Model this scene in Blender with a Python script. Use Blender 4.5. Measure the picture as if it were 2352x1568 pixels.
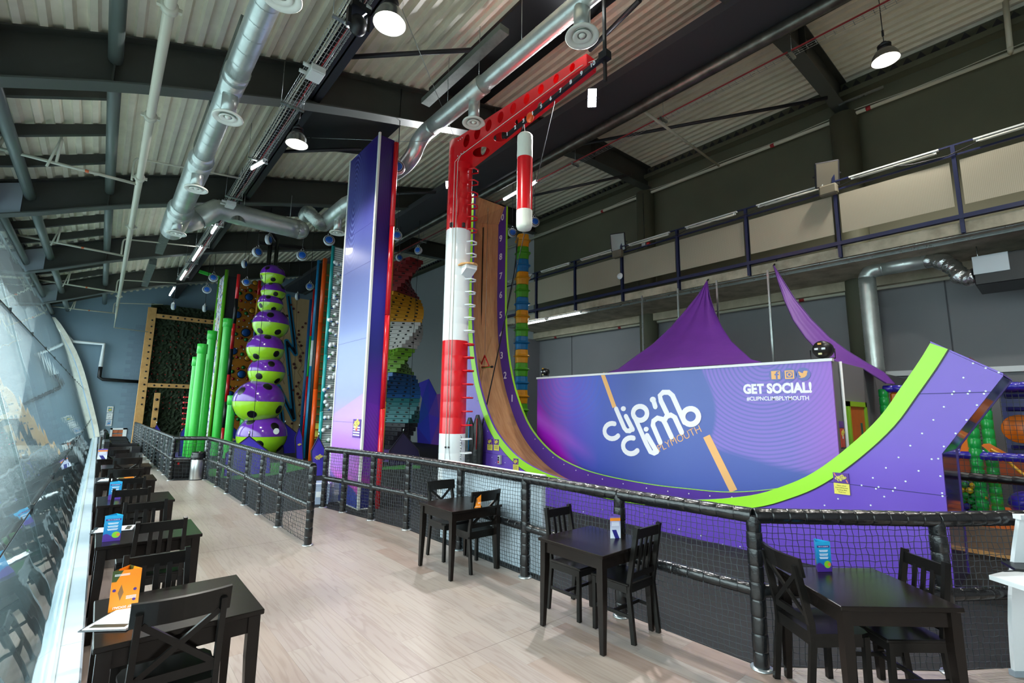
import bpy, bmesh, math, random
from mathutils import Vector, Matrix
random.seed(7)
SC = bpy.context.scene
for o in list(bpy.data.objects): bpy.data.objects.remove(o)
COL = SC.collection
PI = math.pi

# ---------------------------------------------------------------- camera
YAW, PITCH, ROLL, FPX, HC = 0.709332433, 0.146820924, 0.0133734134, 1088.74985, 1.88
def _axes():
    cy, sy, cp, sp = math.cos(YAW), math.sin(YAW), math.cos(PITCH), math.sin(PITCH)
    f = Vector((sy*cp, cy*cp, sp)); r = Vector((cy, -sy, 0)); u = r.cross(f)
    c, s = math.cos(ROLL), math.sin(ROLL)
    return c*r + s*u, -s*r + c*u, f
CR, CU, CF = _axes()
cam_d = bpy.data.cameras.new('camera'); cam = bpy.data.objects.new('camera', cam_d); COL.objects.link(cam)
cam_d.sensor_width = 36.0; cam_d.sensor_fit = 'HORIZONTAL'; cam_d.lens = 36.0*FPX/2352.0; cam_d.clip_end = 400; cam_d.clip_start = .05
M = Matrix.Identity(4)
for i in range(3):
    M[i][0] = CR[i]; M[i][1] = CU[i]; M[i][2] = -CF[i]
M[2][3] = HC
cam.matrix_world = M
SC.camera = cam
def at(px, py, X=None, Y=None, Z=None):
    """world point on the sight line of a measured picture point, on a known plane of the place"""
    d = CR*((px-1176)/FPX) - CU*((py-784)/FPX) + CF
    t = X/d.x if X is not None else (Y/d.y if Y is not None else (Z-HC)/d.z)
    return Vector((0, 0, HC)) + d*t

# ---------------------------------------------------------------- sky, exposure
W = bpy.data.worlds.new('sky'); SC.world = W; W.use_nodes = True
bgn = W.node_tree.nodes['Background']; bgn.inputs[0].default_value = (.94, .955, .97, 1); 
# overcast sky: three times as bright overhead as at the horizon
_n = W.node_tree.nodes; _l = W.node_tree.links
_tc = _n.new('ShaderNodeTexCoord'); _sx = _n.new('ShaderNodeSeparateXYZ'); _l.new(_tc.outputs['Generated'], _sx.inputs[0])
_mx = _n.new('ShaderNodeMath'); _mx.operation = 'MAXIMUM'; _mx.inputs[1].default_value = 0; _l.new(_sx.outputs[2], _mx.inputs[0])
_ma = _n.new('ShaderNodeMath'); _ma.operation = 'MULTIPLY_ADD'; SKY = 13.0; _ma.inputs[1].default_value = SKY*2/3; _ma.inputs[2].default_value = SKY/3; _l.new(_mx.outputs[0], _ma.inputs[0])
_l.new(_ma.outputs[0], bgn.inputs[1])
SC.view_settings.view_transform = 'Standard'; SC.view_settings.look = 'None'; SC.view_settings.gamma = 1
SC.view_settings.use_curve_mapping = False
SC.view_settings.exposure = 0.6

# ---------------------------------------------------------------- helpers
def lin(h):
    if not isinstance(h, str): return (h[0], h[1], h[2], 1)
    h = h.lstrip('#'); v = [int(h[i:i+2], 16)/255 for i in (0, 2, 4)]
    return tuple((c/12.92 if c <= .04045 else ((c+.055)/1.055)**2.4) for c in v)+(1,)

class NT:
    """small wrapper to write shader maths"""
    def __init__(s, name):
        s.m = bpy.data.materials.new(name); s.m.use_nodes = True; s.t = s.m.node_tree
        s.b = s.t.nodes['Principled BSDF']; s.out = s.t.nodes['Material Output']
    def n(s, typ, **kw):
        k = s.t.nodes.new(typ)
        for a, b in kw.items(): setattr(k, a, b)
        return k
    def l(s, a, b): s.t.links.new(a, b)
    def put(s, sock, v):
        if isinstance(v, Ex): s.l(v.o, sock)
        elif isinstance(v, bpy.types.NodeSocket): s.l(v, sock)
        else: sock.default_value = v
    def coord(s, which='Generated'):
        tc = s.n('ShaderNodeTexCoord'); sp = s.n('ShaderNodeSeparateXYZ'); s.l(tc.outputs[which], sp.inputs[0])
        return [Ex(s, o) for o in sp.outputs]
    def vec(s, x, y, z=0):
        c = s.n('ShaderNodeCombineXYZ')
        for i, v in enumerate((x, y, z)): s.put(c.inputs[i], v)
        return c.outputs[0]
    def noise(s, vec, scale, detail=3, rough=.5):
        k = s.n('ShaderNodeTexNoise'); k.inputs['Scale'].default_value = scale; k.inputs['Detail'].default_value = detail; k.inputs['Roughness'].default_value = rough
        if vec is not None: s.l(vec, k.inputs['Vector'])
        return Ex(s, k.outputs[0])
    def mix(s, f, a, b):
        k = s.n('ShaderNodeMix', data_type='RGBA'); s.put(k.inputs[0], f)
        for i, v in ((6, a), (7, b)):
            if isinstance(v, str): k.inputs[i].default_value = lin(v)
            elif isinstance(v, tuple): k.inputs[i].default_value = v
            else: s.put(k.inputs[i], v)
        return k.outputs[2]
    def ramp(s, f, stops, interp='LINEAR'):
        k = s.n('ShaderNodeValToRGB'); s.put(k.inputs[0], f); e = k.color_ramp.elements; k.color_ramp.interpolation = interp
        while len(e) < len(stops): e.new(.5)
        for q, (p, c) in zip(e, stops): q.position = p; q.color = lin(c)
        return k.outputs[0]
    def bump(s, h, strength=.3, dist=.02):
        k = s.n('ShaderNodeBump'); k.inputs['Strength'].default_value = strength; k.inputs['Distance'].default_value = dist
        s.put(k.inputs['Height'], h); s.l(k.outputs[0], s.b.inputs['Normal'])
class Ex:
    def __init__(s, nt, o): s.nt = nt; s.o = o
    def _(s, op, *a, clamp=False):
        k = s.nt.n('ShaderNodeMath', operation=op); k.use_clamp = clamp
        s.nt.put(k.inputs[0], s)
        for i, v in enumerate(a): s.nt.put(k.inputs[i+1], v)
        return Ex(s.nt, k.outputs[0])
    def __add__(s, b): return s._('ADD', b)
    __radd__ = __add__
    def __sub__(s, b): return s._('SUBTRACT', b)
    def __rsub__(s, b): return (s*-1.0)+b
    def __mul__(s, b): return s._('MULTIPLY', b)
    __rmul__ = __mul__
    def __truediv__(s, b): return s._('DIVIDE', b)
    def __pow__(s, b): return s._('POWER', b)
    def lt(s, b): return s._('LESS_THAN', b)
    def gt(s, b): return s._('GREATER_THAN', b)
    def sin(s): return s._('SINE')
    def abs(s): return s._('ABSOLUTE')
    def sqrt(s): return s._('SQRT')
    def fract(s): return s._('FRACT')
    def floor(s): return s._('FLOOR')
    def min(s, b): return s._('MINIMUM', b)
    def max(s, b): return s._('MAXIMUM', b)
    def clamp(s): return s._('ADD', 0.0, clamp=True)
    def step(s, a, b):      # smooth ramp a..b -> 0..1
        k = s.nt.n('ShaderNodeMapRange'); s.nt.put(k.inputs[0], s); k.inputs[1].default_value = a; k.inputs[2].default_value = b
        return Ex(s.nt, k.outputs[0])

MATS = {}
def mat(name, col, rough=.5, metal=0., var=None, bump=None, coat=0., emit=None, spec=None, rvar=0., alpha=None):
    """procedural material: colour, optional noise variation (scale, second colour, amount) and bump (scale, strength)"""
    if name in MATS: return MATS[name]
    t = NT(name); b = t.b
    b.inputs['Roughness'].default_value = rough; b.inputs['Metallic'].default_value = metal
    b.inputs['Coat Weight'].default_value = coat; b.inputs['Coat Roughness'].default_value = .12
    if spec is not None: b.inputs['Specular IOR Level'].default_value = spec
    b.inputs['Base Color'].default_value = lin(col)
    tc = None
    if var or bump:
        tc = t.n('ShaderNodeTexCoord').outputs['Object']
    if var:
        sc, c2, amt = var
        n = t.noise(tc, sc, 4, .6)
        f = (n.step(.35, .7)*amt)
        t.l(t.mix(f, col, c2), b.inputs['Base Color'])
        if rvar: t.put(b.inputs['Roughness'], n*rvar + (rough-rvar/2))
    if bump:
        n2 = t.noise(tc, bump[0], 3, .55); t.bump(n2, bump[1], .02)
    if emit:
        b.inputs['Emission Color'].default_value = lin(emit[0]); b.inputs['Emission Strength'].default_value = emit[1]
    MATS[name] = t.m
    return t.m

ORG = {}
class MB:
    """collects shapes for ONE mesh object; a per-shape material slot index is possible"""
    def __init__(s): s.v = []; s.f = []; s.mi = []; s.cur = 0; s.sm = []; s.smooth = False
    def add(s, vs, fs):
        b = len(s.v); s.v += [tuple(v) for v in vs]
        for f in fs: s.f.append([b+i for i in f]); s.mi.append(s.cur); s.sm.append(s.smooth)
        return s
    def box(s, a, b, m=None):
        a = Vector(a); b = Vector(b)
        vs = [Vector((x, y, z)) for z in (a.z, b.z) for y in (a.y, b.y) for x in (a.x, b.x)]
        if m is not None: vs = [m @ v for v in vs]
        return s.add(vs, [(0,2,3,1), (4,5,7,6), (0,1,5,4), (2,6,7,3), (0,4,6,2), (1,3,7,5)])
    def bbox(s, a, b, c=.008, m=None):
        """box with chamfered edges"""
        bm = bmesh.new(); a = Vector(a); b = Vector(b)
        bmesh.ops.create_cube(bm, size=1)
        for v in bm.verts: v.co = Vector([(a[i]+b[i])/2 + v.co[i]*(b[i]-a[i]) for i in range(3)])
        bmesh.ops.bevel(bm, geom=list(bm.edges), offset=c, segments=1, affect='EDGES')
        if m is not None: bm.transform(m)
        bm.verts.index_update()
        s.add([v.co.copy() for v in bm.verts], [[v.index for v in f.verts] for f in bm.faces]); bm.free(); return s
    def cbox(s, c, size, m=None):
        c = Vector(c); h = Vector(size)/2
        return s.box(c-h, c+h, m)
    def bar(s, p, q, w, h=None, up=(0,0,1)):
        """rectangular bar from p to q, w across, h along up"""
        p = Vector(p); q = Vector(q); h = h or w
        d = (q-p).normalized(); up = Vector(up)
        if abs(d.dot(up)) > .98: up = Vector((0,1,0)) if abs(d.y) < .9 else Vector((1,0,0))
        r = d.cross(up).normalized(); u = r.cross(d)
        vs = [c + r*(w/2*i) + u*(h/2*j) for c in (p, q) for j in (-1, 1) for i in (-1, 1)]
        return s.add(vs, [(0,2,3,1), (4,5,7,6), (0,1,5,4), (2,6,7,3), (0,4,6,2), (1,3,7,5)])
    def tube(s, pts, r, n=10, caps=True, smooth=True, closed=False):
        pts = [Vector(p) for p in pts]; k = len(pts); rs = r if isinstance(r, (list, tuple)) else [r]*k
        vs = []; last = None
        for i, p in enumerate(pts):
            if closed: d = (pts[(i+1) % k]-pts[i-1]).normalized()
            else: d = ((pts[min(i+1, k-1)]-pts[max(i-1, 0)])).normalized()
            if last is None:
                a = Vector((0,0,1)) if abs(d.z) < .9 else Vector((1,0,0)); last = d.cross(a).normalized()
            last = (last - d*last.dot(d)).normalized(); w = d.cross(last)
            vs += [p + (last*math.cos(2*PI*j/n) + w*math.sin(2*PI*j/n))*rs[i] for j in range(n)]
        fs = []
        for i in range(k if closed else k-1):
            a, b = i*n, ((i+1) % k)*n
            fs += [(a+j, a+(j+1) % n, b+(j+1) % n, b+j) for j in range(n)]
        o = s.smooth; s.smooth = smooth; s.add(vs, fs); s.smooth = False
        if caps and not closed:
            bb = len(s.v)-len(vs)
            s.f += [[bb+j for j in range(n)][::-1], [bb+(k-1)*n+j for j in range(n)]]; s.mi += [s.cur]*2; s.sm += [False]*2
        s.smooth = o
        return s
    def lathe(s, prof, c=(0,0,0), n=20, smooth=True, m=None, a0=0., a1=2*PI):
        """profile (r,z) turned about the z axis through c"""
        c = Vector(c); full = abs(a1-a0-2*PI) < 1e-6; kk = n if full else n+1
        vs = [c + Vector((r*math.cos(a0+(a1-a0)*j/n), r*math.sin(a0+(a1-a0)*j/n), z)) for r, z in prof for j in range(kk)]
        if m is not None: vs = [m @ v for v in vs]
        fs = []
        for i in range(len(prof)-1):
            for j in range(n if not full else n):
                j2 = (j+1) % kk if full else j+1
                fs.append((i*kk+j, i*kk+j2, (i+1)*kk+j2, (i+1)*kk+j))
        o = s.smooth; s.smooth = smooth; s.add(vs, fs); s.smooth = o
        return s
    def prism(s, poly, o, ex, ey, en, t):
        """flat polygon (2-D) with thickness t along en"""
        o, ex, ey, en = Vector(o), Vector(ex), Vector(ey), Vector(en)
        k = len(poly); a = [o + ex*p[0] + ey*p[1] for p in poly]; b = [v + en*t for v in a]
        fs = [tuple(range(k))[::-1], tuple(range(k, 2*k))] + [(i, (i+1) % k, k+(i+1) % k, k+i) for i in range(k)]
        return s.add(a+b, fs)
    def strip(s, A, B, t=None, n=None):
        """ribbon between polylines A and B, optional thickness t along n"""
        k = len(A); A = [Vector(p) for p in A]; B = [Vector(p) for p in B]
        if t is None: return s.add(A+B, [(i, i+1, k+i+1, k+i) for i in range(k-1)])
        n = Vector(n); vs = A+B+[p+n*t for p in A]+[p+n*t for p in B]
        fs = []
        for i in range(k-1):
            fs += [(i, k+i, k+i+1, i+1), (2*k+i, 2*k+i+1, 3*k+i+1, 3*k+i), (i, i+1, 2*k+i+1, 2*k+i), (k+i, 3*k+i, 3*k+i+1, k+i+1)]
        fs += [(0, 2*k, 3*k, k), (k-1, 2*k-1, 4*k-1, 3*k-1)]
        return s.add(vs, fs)
    def sphere(s, c, r, n=20, k=12, sq=(1,1,1), z0=-1., z1=1.):
        pr = []
        for i in range(k+1):
            a = math.asin(z0) + (math.asin(z1)-math.asin(z0))*i/k
            pr.append((r*math.cos(a), r*math.sin(a)))
        mm = Matrix.Translation(Vector(c)) @ Matrix.Diagonal((*sq, 1))
        return s.lathe(pr, (0,0,0), n, True, mm)
    def xf(s, m):
        s.v = [tuple(m @ Vector(v)) for v in s.v]; return s
    def mesh(s, name, mats):
        me = bpy.data.meshes.new(name); me.from_pydata(s.v, [], s.f)
        for m in (mats if isinstance(mats, (list, tuple)) else [mats]): me.materials.append(m)
        for p, i, q in zip(me.polygons, s.mi, s.sm): p.material_index = i; p.use_smooth = q
        me.update(); bm = bmesh.new(); bm.from_mesh(me); bmesh.ops.recalc_face_normals(bm, faces=list(bm.faces)); bm.to_mesh(me); bm.free(); return me
    def build(s, name, mats, parent=None, world=True, kind=None, label=None, fixn=False):
        if parent is not None:
            org = ORG.get(parent.name, Vector()) if world else Vector()
            if world: s.v = [tuple(Vector(v)-org) for v in s.v]
            o = bpy.data.objects.new(name, s.mesh(name, mats)); COL.objects.link(o); o.parent = parent; ORG[o.name] = org if world else Vector()
        else:
            lo = [min(v[i] for v in s.v) for i in range(3)]; hi = [max(v[i] for v in s.v) for i in range(3)]
            c = Vector(((lo[0]+hi[0])/2, (lo[1]+hi[1])/2, lo[2]))
            s.v = [tuple(Vector(v)-c) for v in s.v]
            o = bpy.data.objects.new(name, s.mesh(name, mats)); COL.objects.link(o); o.location = c; ORG[o.name] = c
        if fixn:
            bm = bmesh.new(); bm.from_mesh(o.data); bmesh.ops.recalc_face_normals(bm, faces=list(bm.faces)); bm.to_mesh(o.data); bm.free()
        if kind: o['kind'] = kind
        if label: o['label'] = label
        return o

def tag(o, label, cat, group=None, kind=None):
    o['label'] = label; o['category'] = cat
    if group: o['group'] = group
    if kind: o['kind'] = kind
    return o
def thing(name, label, cat, loc=(0,0,0), rz=0, group=None, kind=None):
    o = bpy.data.objects.new(name, None); COL.objects.link(o); o.location = loc; o.rotation_euler = (0, 0, rz); o.empty_display_size = .1
    ORG[o.name] = Vector(loc)
    if cat: tag(o, label, cat, group)
    if kind: o['kind'] = kind
    return o
def struct(name, label=None):
    o = bpy.data.objects.new(name, None); COL.objects.link(o); o['kind'] = 'structure'; ORG[o.name] = Vector()
    if label: o['label'] = label
    return o
def link_copy(src, parent, loc=None, rot=None):
    c = src.copy(); COL.objects.link(c); c.parent = parent
    if loc is not None: c.location = loc
    if rot is not None: c.rotation_euler = rot
    ORG[c.name] = ORG.get(src.name, Vector())
    return c
def dup(root, loc, rz, label, group=None):
    r = root.copy(); COL.objects.link(r); r.location = loc; r.rotation_euler = (0, 0, rz); r['label'] = label; ORG[r.name] = Vector(loc)
    if group: r['group'] = group
    for ch in list(root.children):
        c = ch.copy(); COL.objects.link(c); c.parent = r
        for g in list(ch.children):
            d = g.copy(); COL.objects.link(d); d.parent = c
    return r
def text_mesh(mb, body, o, ex, ey, size, depth=.002, align='CENTER', wide=1.0, bold=0.0):
    """lettering as flat raised geometry: o is the anchor on the baseline"""
    cu = bpy.data.curves.new('t', 'FONT'); cu.body = body; cu.size = size; cu.align_x = align; cu.align_y = 'BOTTOM_BASELINE'; cu.extrude = depth/2; cu.offset = bold; cu.resolution_u = 3
    ob = bpy.data.objects.new('t', cu); COL.objects.link(ob)
    dg = bpy.context.evaluated_depsgraph_get(); dg.update()
    me = bpy.data.meshes.new_from_object(ob.evaluated_get(dg))
    o, ex, ey = Vector(o), Vector(ex), Vector(ey); en = ex.cross(ey)
    mb.add([o + ex*(v.co.x*wide) + ey*v.co.y + en*v.co.z for v in me.vertices], [list(p.vertices) for p in me.polygons])
    bpy.data.objects.remove(ob); bpy.data.curves.remove(cu); bpy.data.meshes.remove(me)
    return mb
def stroke(mb, pts, w, o, ex, ey, z=.004, t=.004, round_=True, closed=False):
    """a flat stroke of width w along 2-D points, rounded ends"""
    o, ex, ey = Vector(o), Vector(ex), Vector(ey); en = ex.cross(ey)
    P = [Vector((p[0], p[1])) for p in pts]; k = len(P); L = []; R = []
    for i, p in enumerate(P):
        if closed: d = (P[(i+1) % k]-P[i-1]).normalized()
        else: d = (P[min(i+1, k-1)]-P[max(i-1, 0)]).normalized()
        nrm = Vector((-d.y, d.x)); L.append(p+nrm*w/2); R.append(p-nrm*w/2)
    if closed: L.append(L[0]); R.append(R[0])
    f = lambda q: o + ex*q.x + ey*q.y + en*z
    mb.strip([f(q) for q in R], [f(q) for q in L], t, en)
    if round_ and not closed:
        for p in (P[0], P[-1]):
            mb.prism([(p.x+w/2*math.cos(a*PI/6), p.y+w/2*math.sin(a*PI/6)) for a in range(12)], o+en*z, ex, ey, en, t+.0009 if p is P[0] else t+.0006)
    return mb
def arc(cx, cy, r, a0, a1, n=14, ry=None):
    ry = ry or r
    return [(cx+r*math.cos(math.radians(a0+(a1-a0)*i/n)), cy+ry*math.sin(math.radians(a0+(a1-a0)*i/n))) for i in range(n+1)]
# ================================================================ materials of the shell
m_deck = mat('deck_steel', '#e6dfc8', .5, 0, var=(3, '#cbc4ad', .5))
m_beam = mat('beam_paint', '#3a3c37', .5, 0, var=(2, '#30312a', .6))
m_flange = mat('flange_paint', '#4a4e49', .5)
m_gusset = mat('gusset_paint', '#a9b4bd', .5)
m_tube = mat('strut_paint', '#5f6862', .4)
m_dark = mat('dark_steel', '#26262a', .45)
m_wall_r = mat('wall_paint_lamp_cast', '#5c5d4a', .7, var=(.6, '#505140', .7))  # greenish lamp cast and dimness put into the grey wall colour
m_wall_g = mat('wall_paint_grey', '#88898c', .7, var=(.5, '#7e7f84', .6))
m_wall_l = mat('wall_paint_light', '#a3a6a8', .7)
m_wall_b = mat('wall_paint_blue', '#7b92a2', .65, var=(.8, '#708797', .6))
m_block = mat('block_paint', '#75899a', .6, var=(2, '#697d8d', .6), bump=(60, .15))
m_conc = mat('concrete', '#c0b69f', .8, var=(2.5, '#8f8672', .9), bump=(20, .2))
m_navy = mat('navy_steel', '#141d42', .4)
m_white = mat('white_paint', '#e9ecee', .4)
m_sill = mat('sill_white', '#bcc7d0', .25, var=(3, '#aab7c2', .5))
m_galv = mat('galvanised', '#b4bab8', .3, .85, var=(6, '#8f9794', .7), rvar=.25)
m_black = mat('black_satin', '#111215', .4)
m_chrome = mat('chrome', '#cfd2d4', .15, 1.)

# carpet: black rubber crumb
def carpet_mat(name, c1, c2):
    t = NT(name); tc = t.n('ShaderNodeTexCoord').outputs['Object']
    n = t.noise(tc, 90, 2, .7); n2 = t.noise(tc, 1.2, 2)
    t.l(t.mix(n, c1, c2), t.b.inputs['Base Color']); t.b.inputs['Roughness'].default_value = .85
    t.bump(n, .4, .01); return t.m
m_carpet = carpet_mat('carpet_black', '#08080a', '#17181a')
m_green = carpet_mat('carpet_green', '#2c6a2f', '#4b9a46')
m_purplef = carpet_mat('carpet_purple', '#4d3f86', '#6a5ba8')

# wood effect planks, tone changes from plank to plank
def plank_mat():
    t = NT('oak_vinyl'); tc = t.n('ShaderNodeTexCoord'); oi = t.n('ShaderNodeObjectInfo')
    mp = t.n('ShaderNodeMapping'); mp.inputs['Scale'].default_value = (6.0, .42, 1)
    rnd = Ex(t, oi.outputs['Random'])
    ad = t.n('ShaderNodeVectorMath', operation='ADD'); t.l(tc.outputs['Object'], ad.inputs[0]); t.l(t.vec(rnd*37, rnd*91, 0), ad.inputs[1])
    t.l(ad.outputs[0], mp.inputs[0])
    n1 = t.noise(mp.outputs[0], 1.5, 2, .5)
    rings = ((n1*46).sin()*.5+.5)**4
    n2 = t.noise(mp.outputs[0], 7, 4, .65)
    base = t.ramp(rnd, [(0, '#9d8e87'), (.45, '#a5988f'), (.8, '#a09187'), (1, '#957f74')])
    c = t.mix(rings*.26, base, '#705a4b')
    c = t.mix(n2.step(.5, .8)*.2, c, '#b5aca7')
    t.l(c, t.b.inputs['Base Color']); t.b.inputs['Roughness'].default_value = .36
    t.put(t.b.inputs['Roughness'], n2*.12+.30)
    t.bump(n2, .06, .004); return t.m
m_plank = plank_mat()

# glass of the facade: reflecting and see-through, strength by viewing angle as real glass
def glass_mat(name, tint, f0=.05, wav=.05):
    t = NT(name); t.t.nodes.remove(t.b)
    lw = t.n('ShaderNodeLayerWeight'); lw.inputs[0].default_value = .5
    f = Ex(t, lw.outputs['Facing'])
    fr = (f**3.9)*(1-f0)+f0
    tr = t.n('ShaderNodeBsdfTransparent'); tr.inputs[0].default_value = lin(tint)
    gl = t.n('ShaderNodeBsdfGlossy'); gl.inputs['Roughness'].default_value = .015; gl.inputs[0].default_value = (.86, .93, .95, 1)
    if wav:
        tc = t.n('ShaderNodeTexCoord').outputs['Object']
        mp = t.n('ShaderNodeMapping'); mp.inputs['Scale'].default_value = (1, 1.0, .45); t.l(tc, mp.inputs[0])
        n = t.noise(mp.outputs[0], 2.6, 1, .4)
        bp = t.n('ShaderNodeBump'); bp.inputs['Strength'].default_value = wav; bp.inputs['Distance'].default_value = .05; t.put(bp.inputs['Height'], n)
        t.l(bp.outputs[0], gl.inputs['Normal'])
    # dusty film with run marks, daylit; haze built up higher to brighten the upper glass
    tl = t.n('ShaderNodeBsdfTranslucent'); tl.inputs[0].default_value = (.8, .88, .9, 1)
    tcs = t.n('ShaderNodeTexCoord').outputs['Object']; ms = t.n('ShaderNodeMapping'); ms.inputs['Scale'].default_value = (1, 2.2, .18); t.l(tcs, ms.inputs[0])
    st = t.noise(ms.outputs[0], 4.0, 4, .7); oz = t.coord('Object')[2]
    dm = t.n('ShaderNodeMixShader'); t.put(dm.inputs[0], (st.step(.3, .75)*.14+.11)*oz.step(1.0, 2.4)+.006); t.l(tr.outputs[0], dm.inputs[1]); t.l(tl.outputs[0], dm.inputs[2])
    mx = t.n('ShaderNodeMixShader'); t.put(mx.inputs[0], fr); t.l(dm.outputs[0], mx.inputs[1]); t.l(gl.outputs[0], mx.inputs[2])
    t.l(mx.outputs[0], t.out.inputs[0]); return t.m
m_glass = glass_mat('facade_glass', '#e6f1f1', .05, .03)

# ================================================================ floor
fl = struct('floor')
base = MB(); base.box((-.3, -6, -.25), (14.8, 34, -.012)); base.build('floor_slab', m_carpet, fl)
pw, pl = .19, 1.22
pm = MB(); pm.box((-pw/2+.0004, -pl/2+.0004, -.012), (pw/2-.0004, pl/2-.0004, 0)); pme = pm.mesh('plank', m_plank)
far = MB(); npl = 0
for i in range(int(6.4/pw)):
    x = -.02+pw*(i+.5); off = (i*.417 % 1)*pl
    for j in range(-2, 27):
        y = j*pl + off
        if x > 2.7 and y > 10.6: continue
        if x > 4.2 and y > 2.2: continue
        near = (y < 12.2 and y > .4 and x < 4.0 and (x < 2.5 or y < 10.2) and not (x > 2.2 and y < 1.3 and x < 2.6))
        if near and npl < 299:
            o = bpy.data.objects.new('plank', pme); COL.objects.link(o); o.parent = fl; o.location = (x, y, 0); npl += 1
        else:
            far.box((x-pw/2+.0012, y-pl/2+.0012, -.012), (x+pw/2-.0012, y+pl/2-.0012, 0))
far.build('far_planks', m_plank, fl, kind='stuff')
bd = [(1.5, 32.3), (1.57, 15.3), (2.36, 15.0), (2.38, 9.62), (3.47, 9.66), (3.6, 8.94), (3.76, 8.03), (3.92, 7.07), (3.95, 4.27), (3.98, 1.72), (5.03, .78), (6.7, -.33), (6.7, -6), (14.7, -6), (14.7, 32.3)]
cp = MB(); cp.prism([(x, y) for x, y in bd], (0,0,-.008), (1,0,0), (0,1,0), (0,0,1), .012); cp.build('black_carpet', m_carpet, fl, fixn=True)
gp = MB(); G = lambda x, y: at(x, y, Z=0)
for pol in ([(478,1078), (480,1093), (540,1101), (600,1096), (655,1086), (715,1073), (716,1062), (690,1058), (640,1062), (560,1070)],
            [(872,1073), (872,1079), (965,1076), (965,1069), (930,1068)], [(690,1035), (720,1042), (745,1045), (745,1036), (700,1030)]):
    gp.prism([(G(x, y).x, G(x, y).y) for x, y in pol], (0,0,.004), (1,0,0), (0,1,0), (0,0,1), .006)
gp.build('green_carpet', m_green, fl, fixn=True)
vp = MB(); c0 = G(418, 1046); vp.prism([(c0.x+.9*math.cos(a*PI/12), c0.y+1.6*math.sin(a*PI/12)) for a in range(24)], (0,0,.004), (1,0,0), (0,1,0), (0,0,1), .006)
vp.build('purple_carpet', m_purplef, fl, fixn=True)

for y in (3.25, 7.58, 11.9):
    sm_ = MB(); sm_.box((-.02, y-.002, -.001), (3.9, y+.002, .0006)); sm_.build('seam_line', mat('floor_seam', '#7d7068', .6), fl)
# ================================================================ outside ground
og = MB(); og.box((-120, -60, -.6), (-.32, 120, -.5)); o = og.build('ground', mat('quay_ground', '#2f474c', .4, var=(.2, '#1d3035', .8))); o['kind'] = 'structure'

# ================================================================ glass facade
GP = [(-.04,.35), (-.13,.75), (-.218,1.06), (-.36,1.55), (-.507,2.03), (-.655,2.5), (-.811,3.01), (-1.0,3.58), (-1.19,4.09), (-1.41,4.58), (-1.65,5.04), (-1.9,5.5), (-2.14,5.87), (-2.36,6.15)]
def gx(z):
    for (a, b), (c, d) in zip(GP, GP[1:]):
        if b <= z <= d: return a+(c-a)*(z-b)/(d-b)
    return GP[-1][0] if z > 6 else GP[0][0]
def gs(z):
    P = GP; i = max(0, min(len(P)-2, next((k for k in range(len(P)-1) if P[k][1] <= z <= P[k+1][1]), len(P)-2)))
    p0, p1, p2, p3 = P[max(i-1, 0)], P[i], P[i+1], P[min(i+2, len(P)-1)]; t = (z-p1[1])/(p2[1]-p1[1])
    return .5*((2*p1[0])+(-p0[0]+p2[0])*t+(2*p0[0]-5*p1[0]+4*p2[0]-p3[0])*t*t+(-p0[0]+3*p1[0]-3*p2[0]+p3[0])*t**3)
win = struct('window_1', 'tall outward curving glass facade along the left side')
rows = [(.35, 1.215), (1.225, 2.745), (2.752, 6.15)]
ys = [4.4+1.95*k for k in range(-4, 15)]+[32.25]
for z0, z1 in rows:
    zs = [z0]+[p[1] for p in GP if z0+.05 < p[1] < z1-.05]+[z1]
    for a, b in zip(ys, ys[1:]):
        p = MB(); y0_, y1_ = a+.006, b-.006; zf_ = [zs[0]+(zs[-1]-zs[0])*k/12 for k in range(13)] if z0 > 2 else zs
        p.smooth = True; p.strip([(gs(z), y0_, z) for z in zf_], [(gs(z), y1_, z) for z in zf_]); p.strip([(gs(z)-.018, y0_, z) for z in zf_], [(gs(z)-.018, y1_, z) for z in zf_]); p.smooth = False
        for yy in (y0_, y1_): p.strip([(gs(z), yy, z) for z in zf_], [(gs(z)-.018, yy, z) for z in zf_])
        p.build('pane', m_glass, win)
j = MB()
for z in (1.22, 2.749): j.box((gx(z)-.02, ys[0], z-.006), (gx(z)+.004, 32.25, z+.006))
j.build('horizontal_joint', m_black, win)
cl = MB()
for y in ys[1:-1]:
    for z in (1.22, 2.749):
        cl.box((gx(z)-.005, y-.008, z-.03), (gx(z)+.012, y+.008, z+.03))
cl.build('clamp', mat('clamp_steel', '#3c4548', .4, .6), win)
sl = MB(); sl.bbox((-.06, ys[0], 0), (.085, 32.2, .345), .012)
o = sl.build('trim_1', m_sill); o['kind'] = 'structure'; o['label'] = 'white sill at the foot of the glass facade'
jn = MB()
for y in ys[1:-1]: jn.box((-.05, y-.003, .3448), (.08, y+.003, .3462))
jn.box((-.042, ys[0], .344), (-.03, 32.2, .3495)); jn.build('sealant', mat('sealant', '#9aa39c', .7), o)
tr = MB(); tr.strip([(x+.03, 31.9, z) for x, z in GP], [(x+.20+.05*z/6, 31.9, z) for x, z in GP], .35, (0,1,0))
o = tr.build('trim_2', mat('trim_cream', '#dcd8cc', .5, var=(5, '#b7ae9a', .5))); o['kind'] = 'structure'; o['label'] = 'pale curved edge strip where the glass meets the end wall'
gt = MB(); gt.box((-2.7, ys[0], 6.12), (-2.34, 32.3, 6.95)); o = gt.build('trim_3', m_dark); o['kind'] = 'structure'

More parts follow.
